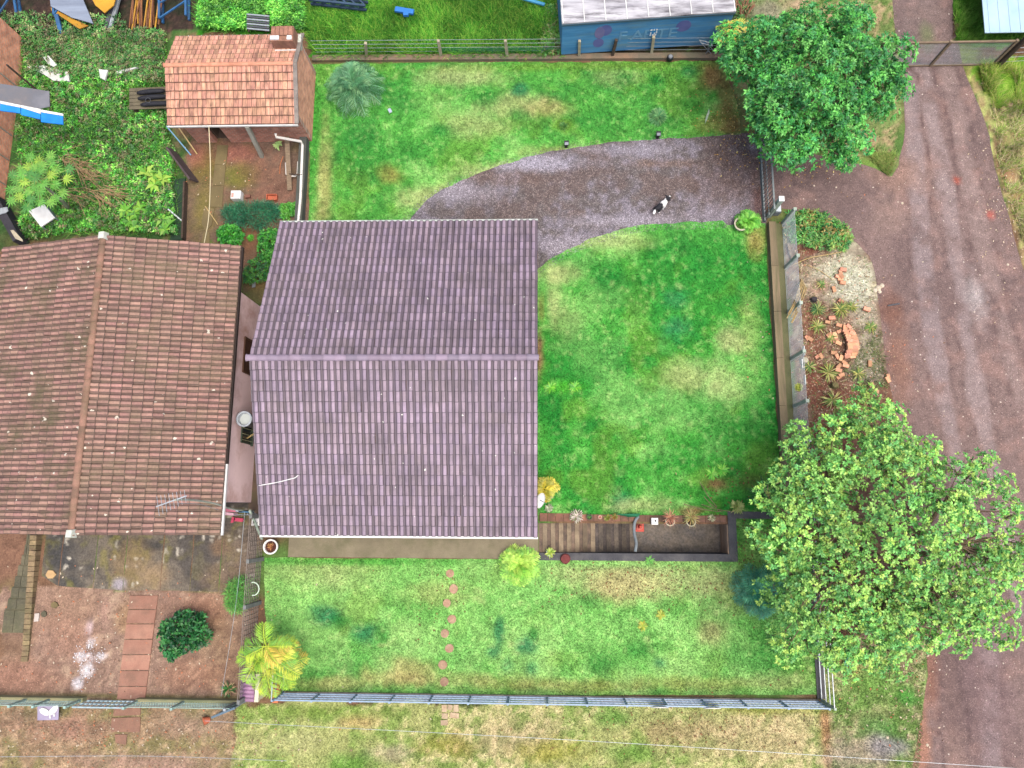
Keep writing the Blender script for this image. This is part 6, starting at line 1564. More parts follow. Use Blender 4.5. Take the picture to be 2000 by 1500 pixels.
def brick(px, py, rz_, z, label, group, tilt=0.0, s=1.0):
    p = W(px, py, z); o = bpy.data.objects.new('brick', bm_); COL.objects.link(o)
    o.matrix_world = Matrix.Translation((p.x, p.y, z)) @ Matrix.Rotation(rz_, 4, 'Z') @ Matrix.Rotation(tilt, 4, 'X') @ Matrix.Scale(s, 4)
    tag(o, label, 'brick', group)


n = 12
for k in range(n):
    f_ = k / (n - 1); px = 1650 + 9 * math.sin(f_ * math.pi * .9); py = 648 + 50 * f_
    for lay in range(4):
        brick(px + (lay % 2) * 11, py - (lay // 2) * .8, 1.45 + .5 * (f_ - .5) + random.gauss(0, .08), .12 * (lay // 2) + .005 + random.uniform(0, .03), 'orange hollow brick in the curved stack on the rubble strip', 'bricks of the curved stack', random.gauss(0, .06), random.uniform(.84, .95))
for (px, py) in ((1645, 528), (1640, 533), (1634, 541), (1641, 540), (1643, 553), (1640, 546), (1627, 566), (1640, 589), (1691, 605), (1623, 622), (1615, 630), (1637, 636), (1618, 655), (1629, 656), (1630, 666), (1638, 648), (1627, 690), (1633, 696), (1641, 700), (1648, 709), (1650, 715), (1637, 716), (1636, 724), (1642, 733), (1636, 738), (1574, 660), (1580, 663), (1595, 697), (1601, 695), (1636, 671), (1648, 640), (1655, 638), (1650, 644), (1697, 711), (1700, 752), (1732, 742), (1707, 765), (1733, 736)):
    brick(px, py, random.uniform(0, 3.1), random.choice((.005, .005, .06)), 'loose orange brick scattered on the rubble strip', 'loose bricks on the rubble strip', random.choice((0, 0, .25)), random.uniform(.8, 1.05))
for (px, py, sx, lab, mm) in ((1569, 705, .30, 'pale broken concrete chunk beside the mesh fence', mat('chunk', C(190, 185, 160), C(160, 156, 132), 5, .95, bump=.6)), (1588, 586, .26, 'dark lump of rock beside the bamboo canes', mat('dark_rock', C(70, 64, 66), C(50, 46, 50), 8, .95, bump=.8)), (1955, 218, .28, 'tan stone block in the straw grass beside the road', mat('tan_stone', C(165, 138, 108), C(140, 116, 92), 4, .9, bump=.5)), (1967, 209, .30, 'tan squared stone leaning on the other roadside block', mat('tan_stone')), (1985, 204, .3, 'pale tan stone at the far end of the roadside blocks', mat('tan_stone')), (1628, 754, .3, 'mossy brown log end among the spiky plants', mat('moss_log', C(120, 112, 70), C(92, 84, 56), 5, .9, bump=.5)), (1706, 925, .22, 'orange brown cut stump showing through the big tree', mat('cut_wood', C(190, 140, 70), C(160, 110, 60), 5, .85))):
    p = W(px, py); m_ = MB(); n = 7; h = sx * .7
    b0 = [(p.x + sx * .6 * random.uniform(.8, 1.1) * math.cos(k * 2 * math.pi / n), p.y + sx * .5 * random.uniform(.8, 1.1) * math.sin(k * 2 * math.pi / n)) for k in range(n)]
    m_.hull([(x, y_, 0) for x, y_ in b0], [(p.x + (x - p.x) * .75, p.y + (y_ - p.y) * .75, h * random.uniform(.85, 1.1)) for x, y_ in b0]); single('stone' if 'stump' not in lab and 'log' not in lab else 'stump', m_, mm, lab, 'stone' if 'stump' not in lab and 'log' not in lab else 'stump')
for k in range(7):
    a_ = (1536 + k * 2.2 + random.uniform(-2, 2), 622 + random.uniform(-10, 8)); b_ = (1566 + k * 1.6, 545 + 3 * k); m_ = MB(); m_.tube(curve_pts([W(*a_, 1.62), W((a_[0] + b_[0]) / 2 + 2, (a_[1] + b_[1]) / 2, .85), W(*b_, .05)], 3), .02, 5); single('bamboo_cane', m_, mat('bamboo'), 'dry bamboo cane leaning on the mesh fence', 'cane', 'bamboo canes leaning on the fence')
m_ = MB(); m_.tube(curve_pts([W(1549, 517, .05), W(1580, 504, .12), W(1612, 498, .12), W(1645, 492, .05)], 5), .016, 5); single('bamboo_cane', m_, mat('bamboo'), 'long curved cane lying below the green border plants', 'cane')
m_ = MB(); m_.tube(curve_pts([W(1572, 516, .04), W(1600, 528, .06), W(1625, 545, .03)], 5), .012, 5); single('bamboo_cane', m_, mat('bamboo'), 'thin curved cane lying on the grey rubble', 'cane')
m_ = MB(); m_.beam(W(1539, 476, .12), W(1549, 514, .05), .10, .06); single('plank', m_, WOOD, 'short weathered plank below the green border plants', 'plank')
m_ = MB(); m_.tube([W(1577, 862, .05), W(1588, 859, .05)], .055, 10); single('plastic_tube', m_, WHITE, 'white plastic tube piece on the red soil beside the tree', 'tube')
m_ = MB(); m_.tube([W(1734, 597, .03), W(1757, 593, .03)], .03, 6); single('iron_bar', m_, mat('dark_steel'), 'short dark iron bar lying at the road edge', 'bar')
m_ = MB(); m_.lathe(W(1651, 1303, .1), [(.07, -.0), (.08, .05), (.08, .42), (.04, .5), (.04, .58), (0, .58)], 10, axis=(.12, .95, .05)); single('bottle', m_, mat('teal_plastic', C(60, 160, 170), rough=.35), 'teal plastic bottle lying in the grass under the tree', 'bottle')
for (px, py, r) in ((1762, 397, .05), (1633, 366, .035), (1590, 363, .035), (1968, 517, .05), (1733, 1440, .06), (1811, 1455, .05), (1715, 563, .11), (1722, 558, .09), (1709, 567, .09), (1718, 570, .07)):
    p = W(px, py); m_ = MB(); m_.lathe((p.x, p.y, 0), [(r, 0), (r * 1.05, r * .3), (r * .5, r * .7), (0, r * .75)], 7); single('pale_stone', m_, mat('pale_stone', C(220, 205, 185), C(190, 178, 150), 8, .9, bump=.4), 'pale stone lying on the dirt road edge', 'stone', 'pale stones along the road')
# ------------------------------------------------------------------ foliage builders
def unit(a):
    return a / np.maximum(np.linalg.norm(a, axis=-1, keepdims=True), 1e-9)


def leaves(base, d, L, Wd, col, droop=0.15, roll=0.5):
    """pointed leaves: base, two shoulders, tip"""
    n = len(base)
    d = unit(d)
    up = np.tile(np.array([0, 0, 1.0]), (n, 1)) + rng.normal(0, roll, (n, 3))
    s = unit(np.cross(d, up)); nrm = np.cross(s, d)
    mid = base + d * (L * .48)[:, None] + nrm * (L * .06)[:, None]
    tip = base + d * L[:, None]; tip[:, 2] -= L * droop
    v = np.stack([base, mid + s * (Wd / 2)[:, None], tip, mid - s * (Wd / 2)[:, None]], 1)
    return v.reshape(-1, 3), np.arange(4 * n).reshape(-1, 4), np.repeat(col, 4, axis=0)


def palette(pal, n, var=.25):
    pal = np.array(pal)
    k = pal[rng.integers(0, len(pal), n)]
    return k * rng.uniform(1 - var, 1 + var, (n, 1))


M_LEAF = mat('leaf', attr=True, rough=.5, spec=.35, trans=.25)
M_BARK = mat('bark', C(150, 128, 104), C(112, 92, 74), 6, .9, bump=.5, stretch=(1, 1, .3))


def rosettes(cent, out, nleaf, L, Wd, pal, up=.5, spread=1.0):
    """a whorl of leaves at every centre, opening along 'out'"""
    n = len(cent)
    c = np.repeat(cent, nleaf, 0); o = np.repeat(unit(out), nleaf, 0)
    ref = np.tile(np.array([.3, .2, 1.0]), (n * nleaf, 1)) + rng.normal(0, .1, (n * nleaf, 3))
    a = unit(np.cross(o, ref)); b = np.cross(o, a)
    th = np.tile(np.arange(nleaf) * 2 * np.pi / nleaf, n) + np.repeat(rng.uniform(0, 6.28, n), nleaf) + rng.normal(0, .25, n * nleaf)
    d = (a * np.cos(th)[:, None] + b * np.sin(th)[:, None]) * spread + o * (up + rng.normal(0, .18, n * nleaf))[:, None]
    ln = L * rng.uniform(.7, 1.2, n * nleaf)
    base_k = palette(pal, n, .22)
    k = np.repeat(base_k, nleaf, 0) * rng.uniform(.8, 1.25, (n * nleaf, 1))
    return leaves(c + d * .01, d, ln, Wd * rng.uniform(.8, 1.2, n * nleaf), k)


def tree(label, base, cc, rad, nclump, per, nleaf, L, Wd, pal, trunk_r, seed, clump_r=(.5, .85), group=None, gap=.0, inner=.35, lobes=(3, 5, 8), twig=0, amp=1.0):
    rs = np.random.default_rng(seed)
    t = thing('tree', label, 'tree', (base.x, base.y, 0), group)
    cc = np.array(cc); rad = np.array(rad)
    ph = rs.uniform(0, 6.28, 4)
    cl = []
    tries = 0
    while len(cl) < nclump and tries < 20000:
        tries += 1
        d = unit(rs.normal(0, 1, (1, 3)))[0]
        if d[2] < -.45: continue
        az = math.atan2(d[1], d[0])
        lob = 1 + amp * (.07 * math.sin(lobes[0] * az + ph[0]) + .06 * math.sin(lobes[1] * az + ph[1]) + .05 * math.sin(lobes[2] * az + ph[2])) + rs.uniform(-.05, .05) * amp
        r = (1 - inner * rs.random() ** 1.5) * (lob if True else 1)
        p = cc + d * rad * r * np.array([1, 1, 1])
        rr = rs.uniform(*clump_r)
        if all(np.linalg.norm(p - q[0]) > (rr + q[1]) * .48 for q in cl):
            cl.append((p, rr))
    # limbs
    tk = MB(); fork = Vector((base.x, base.y, max(.9, cc[2] - rad[2] * .75)))
    tk.tube(curve_pts([base, (base.x + .08, base.y - .05, fork.z * .5), fork], 4), [trunk_r * (1.25 - .4 * i / 8) for i in range(9)], 9); tk.build('trunk', M_BARK, t, True)
    br = MB(); hubs = []
    nh = 8
    for k in range(nh):
        a = 2 * math.pi * k / nh + rs.uniform(-.3, .3)
        h = Vector((cc[0] + rad[0] * .5 * math.cos(a), cc[1] + rad[1] * .5 * math.sin(a), cc[2] + rad[2] * rs.uniform(-.35, .25)))
        m_ = fork.lerp(h, .5) + Vector((rs.normal(0, .12), rs.normal(0, .12), rs.uniform(-.1, .2)))
        br.tube(curve_pts([fork, m_, h], 4), [trunk_r * (.62 - .4 * i / 8) for i in range(9)], 6); hubs.append(h)
    for p, rr in cl:
        p = Vector(p); h = min(hubs, key=lambda q: (q - p).length)
        m_ = h.lerp(p, .5) + Vector((rs.normal(0, .1), rs.normal(0, .1), rs.normal(0, .08)))
        br.tube(curve_pts([h, m_, p], 3), [max(.012, trunk_r * .20 * (1 - i / 8)) for i in range(7)], 5)
        for q in range(4 + twig):
            e = p + Vector(rs.normal(0, 1, 3)).normalized() * rr * .95
            br.tube([p.lerp(m_, .2), p.lerp(e, .5) + Vector((0, 0, .04)), e], [.014, .010, .006], 4)
    br.build('branches', M_BARK, t, True)
    cen = []; out = []; tone = []
    for p, rr in cl:
        m_ = int(per * (rr / clump_r[1]) ** 2)
        d = unit(rs.normal(0, 1, (m_, 3)) + np.array([0, 0, .55]) + unit((p - cc)[None])[0] * .5)
        r = rr * rs.uniform(.35, 1.05, m_)[:, None]
        cen.append(p + d * r * np.array([1, 1, .75])); out.append(d + np.array([0, 0, .5])); tone.append(np.full(m_, rs.uniform(.78, 1.2)))
    cen = np.concatenate(cen); out = np.concatenate(out)
    v, f, c = rosettes(cen, out, nleaf, L, Wd, pal)
    c *= np.repeat(np.concatenate(tone), nleaf * 4)[:, None]
    link('crown', npmesh('crown', v, f, c, off=ROOT[t.name]), M_LEAF, t)
    return t


# the two big trees
PAL_A = [C(58, 138, 62), C(80, 162, 66), C(46, 118, 58), C(96, 174, 78), C(70, 150, 84), C(108, 182, 86)]
PAL_A = [tuple(1.55 * q for q in k) for k in PAL_A]
tree('dense rounded green tree beside the driveway gate', W(1608, 230), (*W(1592, 166, 3.1).xy, 3.1), (2.7, 2.6, 1.6), 112, 92, 8, .15, .058, PAL_A, .17, 3, (.42, .78), inner=.5, amp=1.5)
PAL_B = [tuple(1.5 * q for q in k) for k in (C(116, 178, 84), C(138, 192, 92), C(100, 164, 78), C(154, 202, 100), C(96, 162, 86), C(164, 198, 92))]
tree('broad pale green tree with open crown beside the road', W(1690, 1080), (*W(1728, 1046, 3.2).xy, 3.2), (4.3, 3.95, 1.5), 172, 88, 7, .115, .062, PAL_B, .2, 8, (.42, .78), inner=.62, twig=1, amp=1.25)


# ---- palms and rosettes
def frond(mb_list, base, az, L, elev, droop, nl, ll, lw, pal, vee=.35, k0=.12):
    n = nl
    s = np.linspace(0, 1, n)
    r = L * s; z = L * (math.sin(elev) * s - droop * s * s)
    x = base[0] + np.cos(az) * r * math.cos(elev); y = base[1] + np.sin(az) * r * math.cos(elev); zz = base[2] + z
    P = np.stack([x, y, zz], -1)
    T = unit(np.gradient(P, axis=0))
    side = np.array([-math.sin(az), math.cos(az), 0.0])
    m = s > k0
    for sg in (-1, 1):
        d = side[None] * sg + T[m] * .75 + np.array([0, 0, vee])[None] + rng.normal(0, .10, (int(m.sum()), 3))
        ln = ll * (np.sin(np.clip(s[m] * 1.02, 0, 1) * np.pi * .88 + .25) * .9 + .25) * rng.uniform(.85, 1.15, int(m.sum()))
        mb_list.append(leaves(P[m], d, ln, np.full(int(m.sum()), lw), palette(pal, 1, .2).repeat(int(m.sum()), 0) * rng.uniform(.75, 1.25, (int(m.sum()), 1)), .25, .15))
    w = L * .008 + .004
    q = np.concatenate([P - side * w, P + side * w]); nn = n
    quad = np.array([(i, i + 1, nn + i + 1, nn + i) for i in range(nn - 1)])
    mb_list.append((q, quad, np.tile(np.array(pal[0]) * 1.1, (2 * nn, 1))))


def palm(label, px, py, n, L, ll, lw, pal, h=.5, nl=26, elev=(.1, 1.15), droop=.55, name='palm', cat='palm', trunk_r=.09, zc=None, ctr=None, vee=.35):
    p = ctr if ctr is not None else W(px, py, h)
    t = thing(name, label, cat, (p.x, p.y, 0))
    m_ = MB(); m_.tube([(p.x, p.y, 0), (p.x, p.y, h)], [trunk_r * 1.2, trunk_r], 8); m_.build('trunk', M_BARK, t, True)
    parts = []
    for k in range(n):
        f_ = k / n
        az = k * 2.399963 + random.uniform(-.2, .2)
        el = elev[0] + (elev[1] - elev[0]) * f_ + random.uniform(-.08, .08)
        frond(parts, (p.x, p.y, h), az, L * random.uniform(.85, 1.08) * (1 - .25 * f_), el, droop * random.uniform(.8, 1.2), nl, ll, lw, pal, vee)
    v, f, c = join(parts)
    link('fronds', npmesh('fronds', v, f, c, off=ROOT[t.name]), M_LEAF, t)
    return t


palm('bushy blue green palm on the lawn beside the outbuilding', 690, 165, 44, 1.35, .44, .022, [C(112, 176, 124), C(86, 150, 96), C(136, 190, 130), C(70, 132, 84)], .55, 30, (-.05, 1.25), .45)
palm('feathery teal palm beside the wide pale green tree', 1485, 1156, 40, 1.08, .36, .018, [tuple(1.4 * q for q in k) for k in (C(56, 138, 106), C(66, 148, 112), C(42, 116, 90), C(88, 166, 124))], .35, 30, (-.05, 1.1), .35)
palm('yellow green feathery palm on the lawn below the porch', 1014, 1104, 34, .85, .32, .02, [tuple(1.5 * q for q in k) for k in (C(150, 202, 76), C(176, 214, 90), C(122, 186, 66))], .25, 26, (-.05, 1.2), .3)
# big yellow areca: several heads
ar = thing('areca_palm', 'large yellow feathered palm clump at the corner of the south lawn', 'palm', W(530, 1285))
parts = []; PALY = [tuple(1.12 * q for q in k) for k in (C(186, 210, 60), C(160, 205, 66), C(206, 214, 76), C(130, 190, 66), C(150, 200, 60), C(222, 196, 80))]
stm = MB()
for k, (px, py, h) in enumerate(((520, 1262, 1.7), (505, 1288, 1.5), (538, 1285, 1.5), (522, 1310, 1.2), (548, 1300, 1.1))):
    p = W(px, py, h); b0 = W(530 + (px - 525) * .3, 1288 + (py - 1285) * .3)
    stm.tube([b0, (p.x, p.y, h)], [.05, .035], 6)
    for q in range(6):
        frond(parts, (p.x, p.y, h), q * 2.4 + random.random(), 1.05 * random.uniform(.8, 1.1), random.uniform(.15, .9), .5, 30, .40, .024, PALY, .12)
stm.build('stems', M_BARK, ar, True)
v, f, c = join(parts); link('fronds', npmesh('fronds', v, f, c, off=ROOT[ar.name]), M_LEAF, ar)
t = palm('small yellow feathered palm beside the truck box and big tree', 1448, 72, 10, 1.05, .38, .04, [C(206, 215, 90), C(180, 210, 90), C(224, 205, 94)], 1.7, 26, (.2, .8), .5, trunk_r=.05)
t = palm('bright green potted palm fronds beside the driveway gate', 1461, 430, 22, .52, .24, .03, [C(112, 200, 60), C(140, 214, 80), C(88, 176, 50)], .32, 18, (.0, 1.1), .4, trunk_r=.04)
palm('yellow fan palm tucked at the house wall near the dish', 1062, 955, 16, .55, .24, .035, [C(214, 196, 50), C(230, 214, 70), C(180, 180, 60)], .4, 18, (.0, 1.1), .4, trunk_r=.04)


def spiky(label, px, py, n, L, wd, pal, name='spiky_plant', cat='plant', z=0.0, up=.45, group=None, ctr=None, droop=.2):
    p = ctr if ctr is not None else W(px, py, z)
    az = np.arange(n) * 2.399963 + rng.normal(0, .2, n); el = np.clip(rng.uniform(.05, 1.0, n) ** 1.0 * up * 2, .05, 1.4)
    d = np.stack([np.cos(az) * np.cos(el), np.sin(az) * np.cos(el), np.sin(el)], -1)
    b = np.tile(np.array([0, 0, .02]), (n, 1)) + np.array([p.x, p.y, z if ctr is None else p.z])
    v, f, c = leaves(b, d, L * rng.uniform(.7, 1.1, n), np.full(n, wd), palette(pal, n, .25), droop, .15)
    o = link(name, npmesh(name, v, f, c, off=(p.x, p.y, p.z)), M_LEAF); o.location = p
    return tag(o, label, cat, group)


GRS = [C(88, 152, 66), C(66, 124, 52), C(120, 170, 80)]
spiky('round blue green tufted shrub on the north lawn', 1284, 230, 460, .46, .03, [C(112, 176, 112), C(92, 160, 100), C(146, 198, 124)], 'tufted_shrub', 'shrub', .02, .5)
spiky('small green tuft on the north lawn near the drive lamp', 1100, 248, 90, .28, .02, GRS, 'grass_tuft', 'shrub', .02, .5)
spiky('dark green fan leaved plant by the stair wall under the tree', 1492, 970, 70, .85, .06, [C(48, 120, 50), C(72, 146, 60), C(38, 96, 44)], 'fan_palm', 'plant', .3, .4)
for k, (key, lab, pal) in enumerate((('g1', 'pinkish dry grass growing in the pale pot', [C(222, 150, 120), C(235, 180, 140), C(190, 120, 100)]), ('g2', 'straw coloured grass growing in the pale pot', [C(222, 196, 120), C(205, 170, 110), C(180, 190, 110)]))):
    spiky(lab, 0, 0, 80, .42, .016, pal, 'potted_grass', 'plant', up=.62, ctr=POTS[key][1] + Vector((0, .14, .02)))
spiky('yellow green rosette growing in the pot on the stair wall', 0, 0, 40, .24, .06, [C(176, 205, 70), C(206, 218, 100), C(140, 180, 60)], 'rosette_plant', 'plant', up=.35, ctr=POTS['y1'][1])
spiky('brownish young sprouts in the white round planter', 0, 0, 26, .18, .035, [C(176, 110, 70), C(150, 90, 60), C(190, 150, 80)], 'seedling', 'plant', up=.4, ctr=POTS['w1'][1])
spiky('tiny green sprout in the dark green pot', 0, 0, 16, .10, .03, GRS, 'seedling', 'plant', up=.5, ctr=POTS['c1'][1])
spiky('tiny pink sprout in the cream pot', 0, 0, 12, .06, .03, [C(225, 150, 130)], 'seedling', 'plant', up=.5, ctr=POTS['c2'][1])
spiky('teal green tuft poking through the lawn by the stair wall', 1268, 1094, 24, .22, .06, [C(90, 170, 60), C(110, 190, 70)], 'weed_tuft', 'weed', .02, .25)
for (px, py, lab) in ((1390, 925, 'lime green weed in the east lawn near the wall corner'), (1410, 918, 'lime green weed next to its twin in the east lawn'), (1075, 757, 'bright lime weed on the east lawn beside the house'), (1123, 757, 'bright lime weed on the east lawn further from the house')):
    spiky(lab, px, py, 60, .30, .06, [C(110, 205, 50), C(80, 180, 45), C(140, 215, 70)], 'lime_weed', 'weed', .02, .25)
for (px, py, lab) in ((1255, 1222, 'yellow flowering weed on the south lawn near the teal palm'), (1290, 1200, 'yellow flowering weed on the south lawn nearer the stair wall')):
    spiky(lab, px, py, 50, .22, .05, [C(190, 196, 60), C(160, 190, 60)], 'yellow_weed', 'weed', .02, .3)
# spiky plants of the rubble strip
SP = [C(126, 160, 66), C(96, 140, 54), C(176, 176, 84), C(206, 196, 120)]
for (px, py, n, L, lab) in ((1595, 605, 60, .42, 'grassy spiky plant between the dark rock and the brick stack'), (1640, 605, 60, .46, 'grassy spiky plant just north of the brick stack'), (1595, 638, 40, .40, 'yellowish spiky plant west of the loose bricks'), (1580, 716, 30, .36, 'small spiky plant beside the pale concrete chunk'), (1617, 728, 44, .52, 'long bladed spiky plant beside the stacked brown bricks'), (1675, 730, 40, .38, 'spiky plant in the grey rubble south of the stack'), (1625, 782, 44, .52, 'broad spiky plant beside the mossy log end'), (1632, 828, 56, .56, 'dark spiky plant just above the wide tree'), (1686, 780, 18, .36, 'thin yellow spiky plant at the road side of the strip'), (1603, 556, 26, .26, 'small yellow tuft beside the leaning canes'), (1680, 757, 30, .26, 'little green tuft near the orange brick fragments'), (1662, 600, 44, .34, 'low grassy tuft on the grey rubble'), (1700, 640, 44, .32, 'green grass tuft at the road edge of the strip'), (1622, 660, 36, .30, 'leafy tuft wedged between loose bricks')):
    spiky(lab, px, py, n, L, .035, SP if 'dark' not in lab else [C(60, 112, 56), C(90, 140, 70), C(160, 170, 90)], 'spiky_plant', 'plant', .02, .4)
spiky('pale yellow flower head on the mesh fence', 1560, 757, 60, .20, .09, [C(214, 224, 110), C(196, 212, 90)], 'pale_flower', 'plant', .9, .5)
spiky('pale yellow shrub beside the dark stair wall corner', 1440, 990, 90, .32, .07, [C(205, 210, 130), C(180, 196, 110), C(150, 180, 90)], 'pale_shrub', 'shrub', .1, .5)
spiky('white flowering plant spilling over the clay kerb', 1126, 1008, 140, .30, .06, [C(226, 214, 196), C(236, 230, 214), C(130, 140, 90), C(150, 110, 100)], 'white_flowering_plant', 'plant', .1, .45)
spiky('small pale plant at the stair kerb below the dish', 1072, 992, 50, .2, .05, [C(190, 195, 165), C(130, 150, 100)], 'pale_plant', 'plant', .05, .4)
spiky('little white flowered plant on the kerb by the wall corner', 1389, 1012, 46, .2, .05, [C(215, 210, 170), C(150, 160, 110)], 'pale_plant', 'plant', .08, .5)
spiky('reddish plant on the clay kerb', 1200, 1009, 44, .17, .05, [C(176, 110, 60), C(150, 130, 60), C(120, 140, 60)], 'reddish_plant', 'plant', .06, .45)
spiky('olive plant on the clay kerb beside the reddish one', 1186, 1011, 44, .17, .05, [C(150, 150, 60), C(120, 140, 60)], 'olive_plant', 'plant', .06, .45)
spiky('grey leaved plant beside the white dish', 1068, 968, 40, .3, .05, [C(196, 190, 180), C(160, 150, 140)], 'grey_plant', 'plant', .1, .45)
spiky('leafy plant with pink edge beside the cream gate wall', 447, 1345, 90, .34, .07, [C(52, 112, 56), C(70, 130, 60), C(200, 170, 130)], 'leafy_plant', 'plant', .05, .5)
for k, (a_, b_) in enumerate((((1437, 1000), (1370, 985)), ((1400, 990), (1367, 942)), ((1400, 992), (1375, 970)), ((1412, 1000), (1335, 984)))):
    m_ = MB(); m_.tube(curve_pts([W(*a_, .12), W((a_[0] + b_[0]) / 2, (a_[1] + b_[1]) / 2 + 3, .25), W(*b_, .1)], 3), .014, 4); single('bare_branch', m_, M_BARK, 'dry bare branch lying by the stair wall corner', 'branch', 'bare branches by the stair wall')


def bush(name, label, cat, poly, n, hmax, L, wd, pal, per=7, up=.4, stems=6, dome=True):
    """leafy bush over a ground outline"""
    P = [(p.x, p.y) for p in WN(poly, hmax * .5)]
    cx = sum(p[0] for p in P) / len(P); cy = sum(p[1] for p in P) / len(P)
    t = thing(name, label, cat, (cx, cy, 0))
    x, y = rand_in(P, n)
    A = np.array(P); R = np.abs(A - [cx, cy]).max(0)
    q = np.clip(1 - ((x - cx) / R[0]) ** 2 * .8 - ((y - cy) / R[1]) ** 2 * .8, .05, 1)
    z = hmax * np.sqrt(q) * rng.uniform(.45, 1.0, n) if dome else hmax * rng.uniform(.2, 1.0, n)
    o = np.stack([(x - cx) / R[0] * .6, (y - cy) / R[1] * .6, np.full(n, .9)], -1) + rng.normal(0, .3, (n, 3))
    v, f, c = rosettes(np.stack([x, y, z], -1), o, per, L, wd, pal, up)
    link('foliage', npmesh('foliage', v, f, c, off=ROOT[t.name]), M_LEAF, t)
    sm = MB()
    for k in range(stems):
        j = rng.integers(0, n); sm.tube([(cx + random.gauss(0, .06), cy + random.gauss(0, .06), 0), ((x[j] + cx) / 2, (y[j] + cy) / 2, z[j] * .6), (x[j], y[j], z[j])], [.025, .018, .008], 5)
    sm.build('stems', M_BARK, t, True)
    return t


bush('glossy_bush', 'dark glossy green bush on the red soil yard', 'bush', [(312, 1245), (322, 1212), (345, 1198), (370, 1194), (395, 1204), (408, 1236), (404, 1258), (375, 1268), (350, 1278), (330, 1294), (318, 1270)], 330, 1.1, .15, .075, [C(28, 100, 48), C(44, 122, 58), C(22, 80, 42), C(70, 146, 70)], 6)
b = bush('border_bush', 'dense star leaved green border clump beside the gate post', 'bush', [(1534, 418), (1560, 410), (1600, 412), (1625, 425), (1650, 440), (1666, 462), (1655, 482), (1635, 488), (1600, 482), (1565, 474), (1538, 466)], 340, .5, .19, .045, [C(84, 164, 80), C(110, 188, 86), C(64, 140, 72), C(150, 184, 90), C(176, 160, 90), C(134, 200, 96)], 10, .25)
bush('broom_bush', 'light green drooping bush against the brown wire fence', 'bush', [(440, 1180), (448, 1140), (470, 1128), (492, 1132), (494, 1170), (474, 1196), (450, 1194)], 260, .9, .26, .014, [C(96, 180, 70), C(70, 160, 70), C(140, 205, 90)], 6, .5)
bush('chives', 'dense dark green chives row in the garden bed', 'plant', [(436, 408), (470, 400), (530, 396), (545, 408), (540, 436), (500, 446), (450, 436), (436, 424)], 420, .35, .30, .014, [C(46, 130, 90), C(60, 150, 100), C(34, 106, 76)], 6, .7)
bush('parsley_bush', 'bright green round leafy bush beside the slab path', 'bush', [(426, 450), (440, 440), (462, 442), (474, 458), (466, 474), (440, 478), (426, 466)], 160, .45, .14, .06, [C(74, 176, 56), C(100, 200, 70), C(52, 146, 50)], 6)
bush('lettuce_row', 'small bright green herb clump beside the chives', 'plant', [(545, 400), (578, 395), (580, 425), (552, 428)], 100, .25, .12, .05, [C(80, 170, 60), C(110, 190, 70)], 6)
bush('garden_bush', 'green leafy garden bush at the corner of the purple roof', 'bush', [(505, 450), (545, 445), (545, 490), (530, 515), (505, 500)], 190, .5, .14, .06, [C(70, 160, 56), C(50, 130, 50), C(100, 185, 66)], 6)
bush('dark_garden_bush', 'darker small leaved bush below the purple roof corner', 'bush', [(492, 505), (528, 500), (532, 545), (500, 552), (478, 556), (472, 540)], 190, .45, .11, .05, [C(44, 112, 60), C(60, 130, 66), C(90, 165, 60)], 6)
spiky('lime ball of fine leaves in the garden bed', 490, 465, 120, .2, .02, [C(90, 190, 60), C(120, 210, 70)], 'fine_leaf_ball', 'plant', .05, .5)
# papaya: lobed leaves on stalks
pt = thing('papaya_tree', 'light green papaya tree with lobed leaves over the white casing', 'tree', W(120, 405)); PALP = [C(136, 196, 84), C(110, 178, 74), C(170, 210, 80), C(92, 160, 76)]
p0 = W(135, 408); ctr = W(76, 355, 2.1)
m_ = MB(); m_.tube(curve_pts([p0, ((p0.x + ctr.x) / 2 + .2, (p0.y + ctr.y) / 2 - .1, 1.0), ctr], 4), [.09 - .005 * k for k in range(9)], 7); m_.build('trunk', mat('papaya_bark', C(160, 168, 140), C(130, 140, 112), 5, .85), pt, True)
parts = []; stalk = MB()
for k in range(34):
    a = k * 2.4; r = 1.15 * math.sqrt((k + .5) / 34) * random.uniform(.85, 1.1); c = np.array([ctr.x + r * math.cos(a) * 1.05, ctr.y + r * math.sin(a), ctr.z + .35 - r * .35 + random.uniform(-.12, .12)])
    stalk.tube([ctr, (c[0], c[1], c[2])], [.014, .009], 4)
    n = 11; th = a + np.linspace(-2.7, 2.7, n); d = np.stack([np.cos(th), np.sin(th), np.full(n, .02)], -1)
    parts.append(leaves(np.tile(c, (n, 1)), d, .34 * rng.uniform(.8, 1.1, n) * (1 - .25 * np.abs(np.linspace(-1, 1, n))), np.full(n, .062), palette(PALP, 1, .15).repeat(n, 0) * rng.uniform(.88, 1.12, (n, 1)), .12, .12))
stalk.build('stalks', mat('papaya_stalk', C(170, 200, 110), rough=.6), pt)
v, f, c = join(parts); link('crown', npmesh('crown', v, f, c, off=ROOT[pt.name]), M_LEAF, pt)


def broadleaf(label, spots, L, wd, pal, name, z=.3):
    p = W(*spots[0]); t = thing(name, label, 'plant', p); parts = []; stm = MB()
    for (px, py) in spots:
        q = W(px, py, z); b0 = W(px, py); stm.tube([(b0.x, b0.y, 0), (q.x, q.y, z)], .014, 5)
        n = 7; th = np.arange(n) * 2.4 + random.random() * 6; d = np.stack([np.cos(th), np.sin(th), rng.uniform(.1, .6, n)], -1)
        parts.append(leaves(np.tile(np.array(q), (n, 1)), d, L * rng.uniform(.6, 1.1, n), wd * rng.uniform(.8, 1.1, n), palette(pal, n, .15), .3, .2))
    stm.build('stems', mat('papaya_stalk'), t); v, f, c = join(parts); link('leaves', npmesh('leaves', v, f, c, off=ROOT[t.name]), M_LEAF, t)


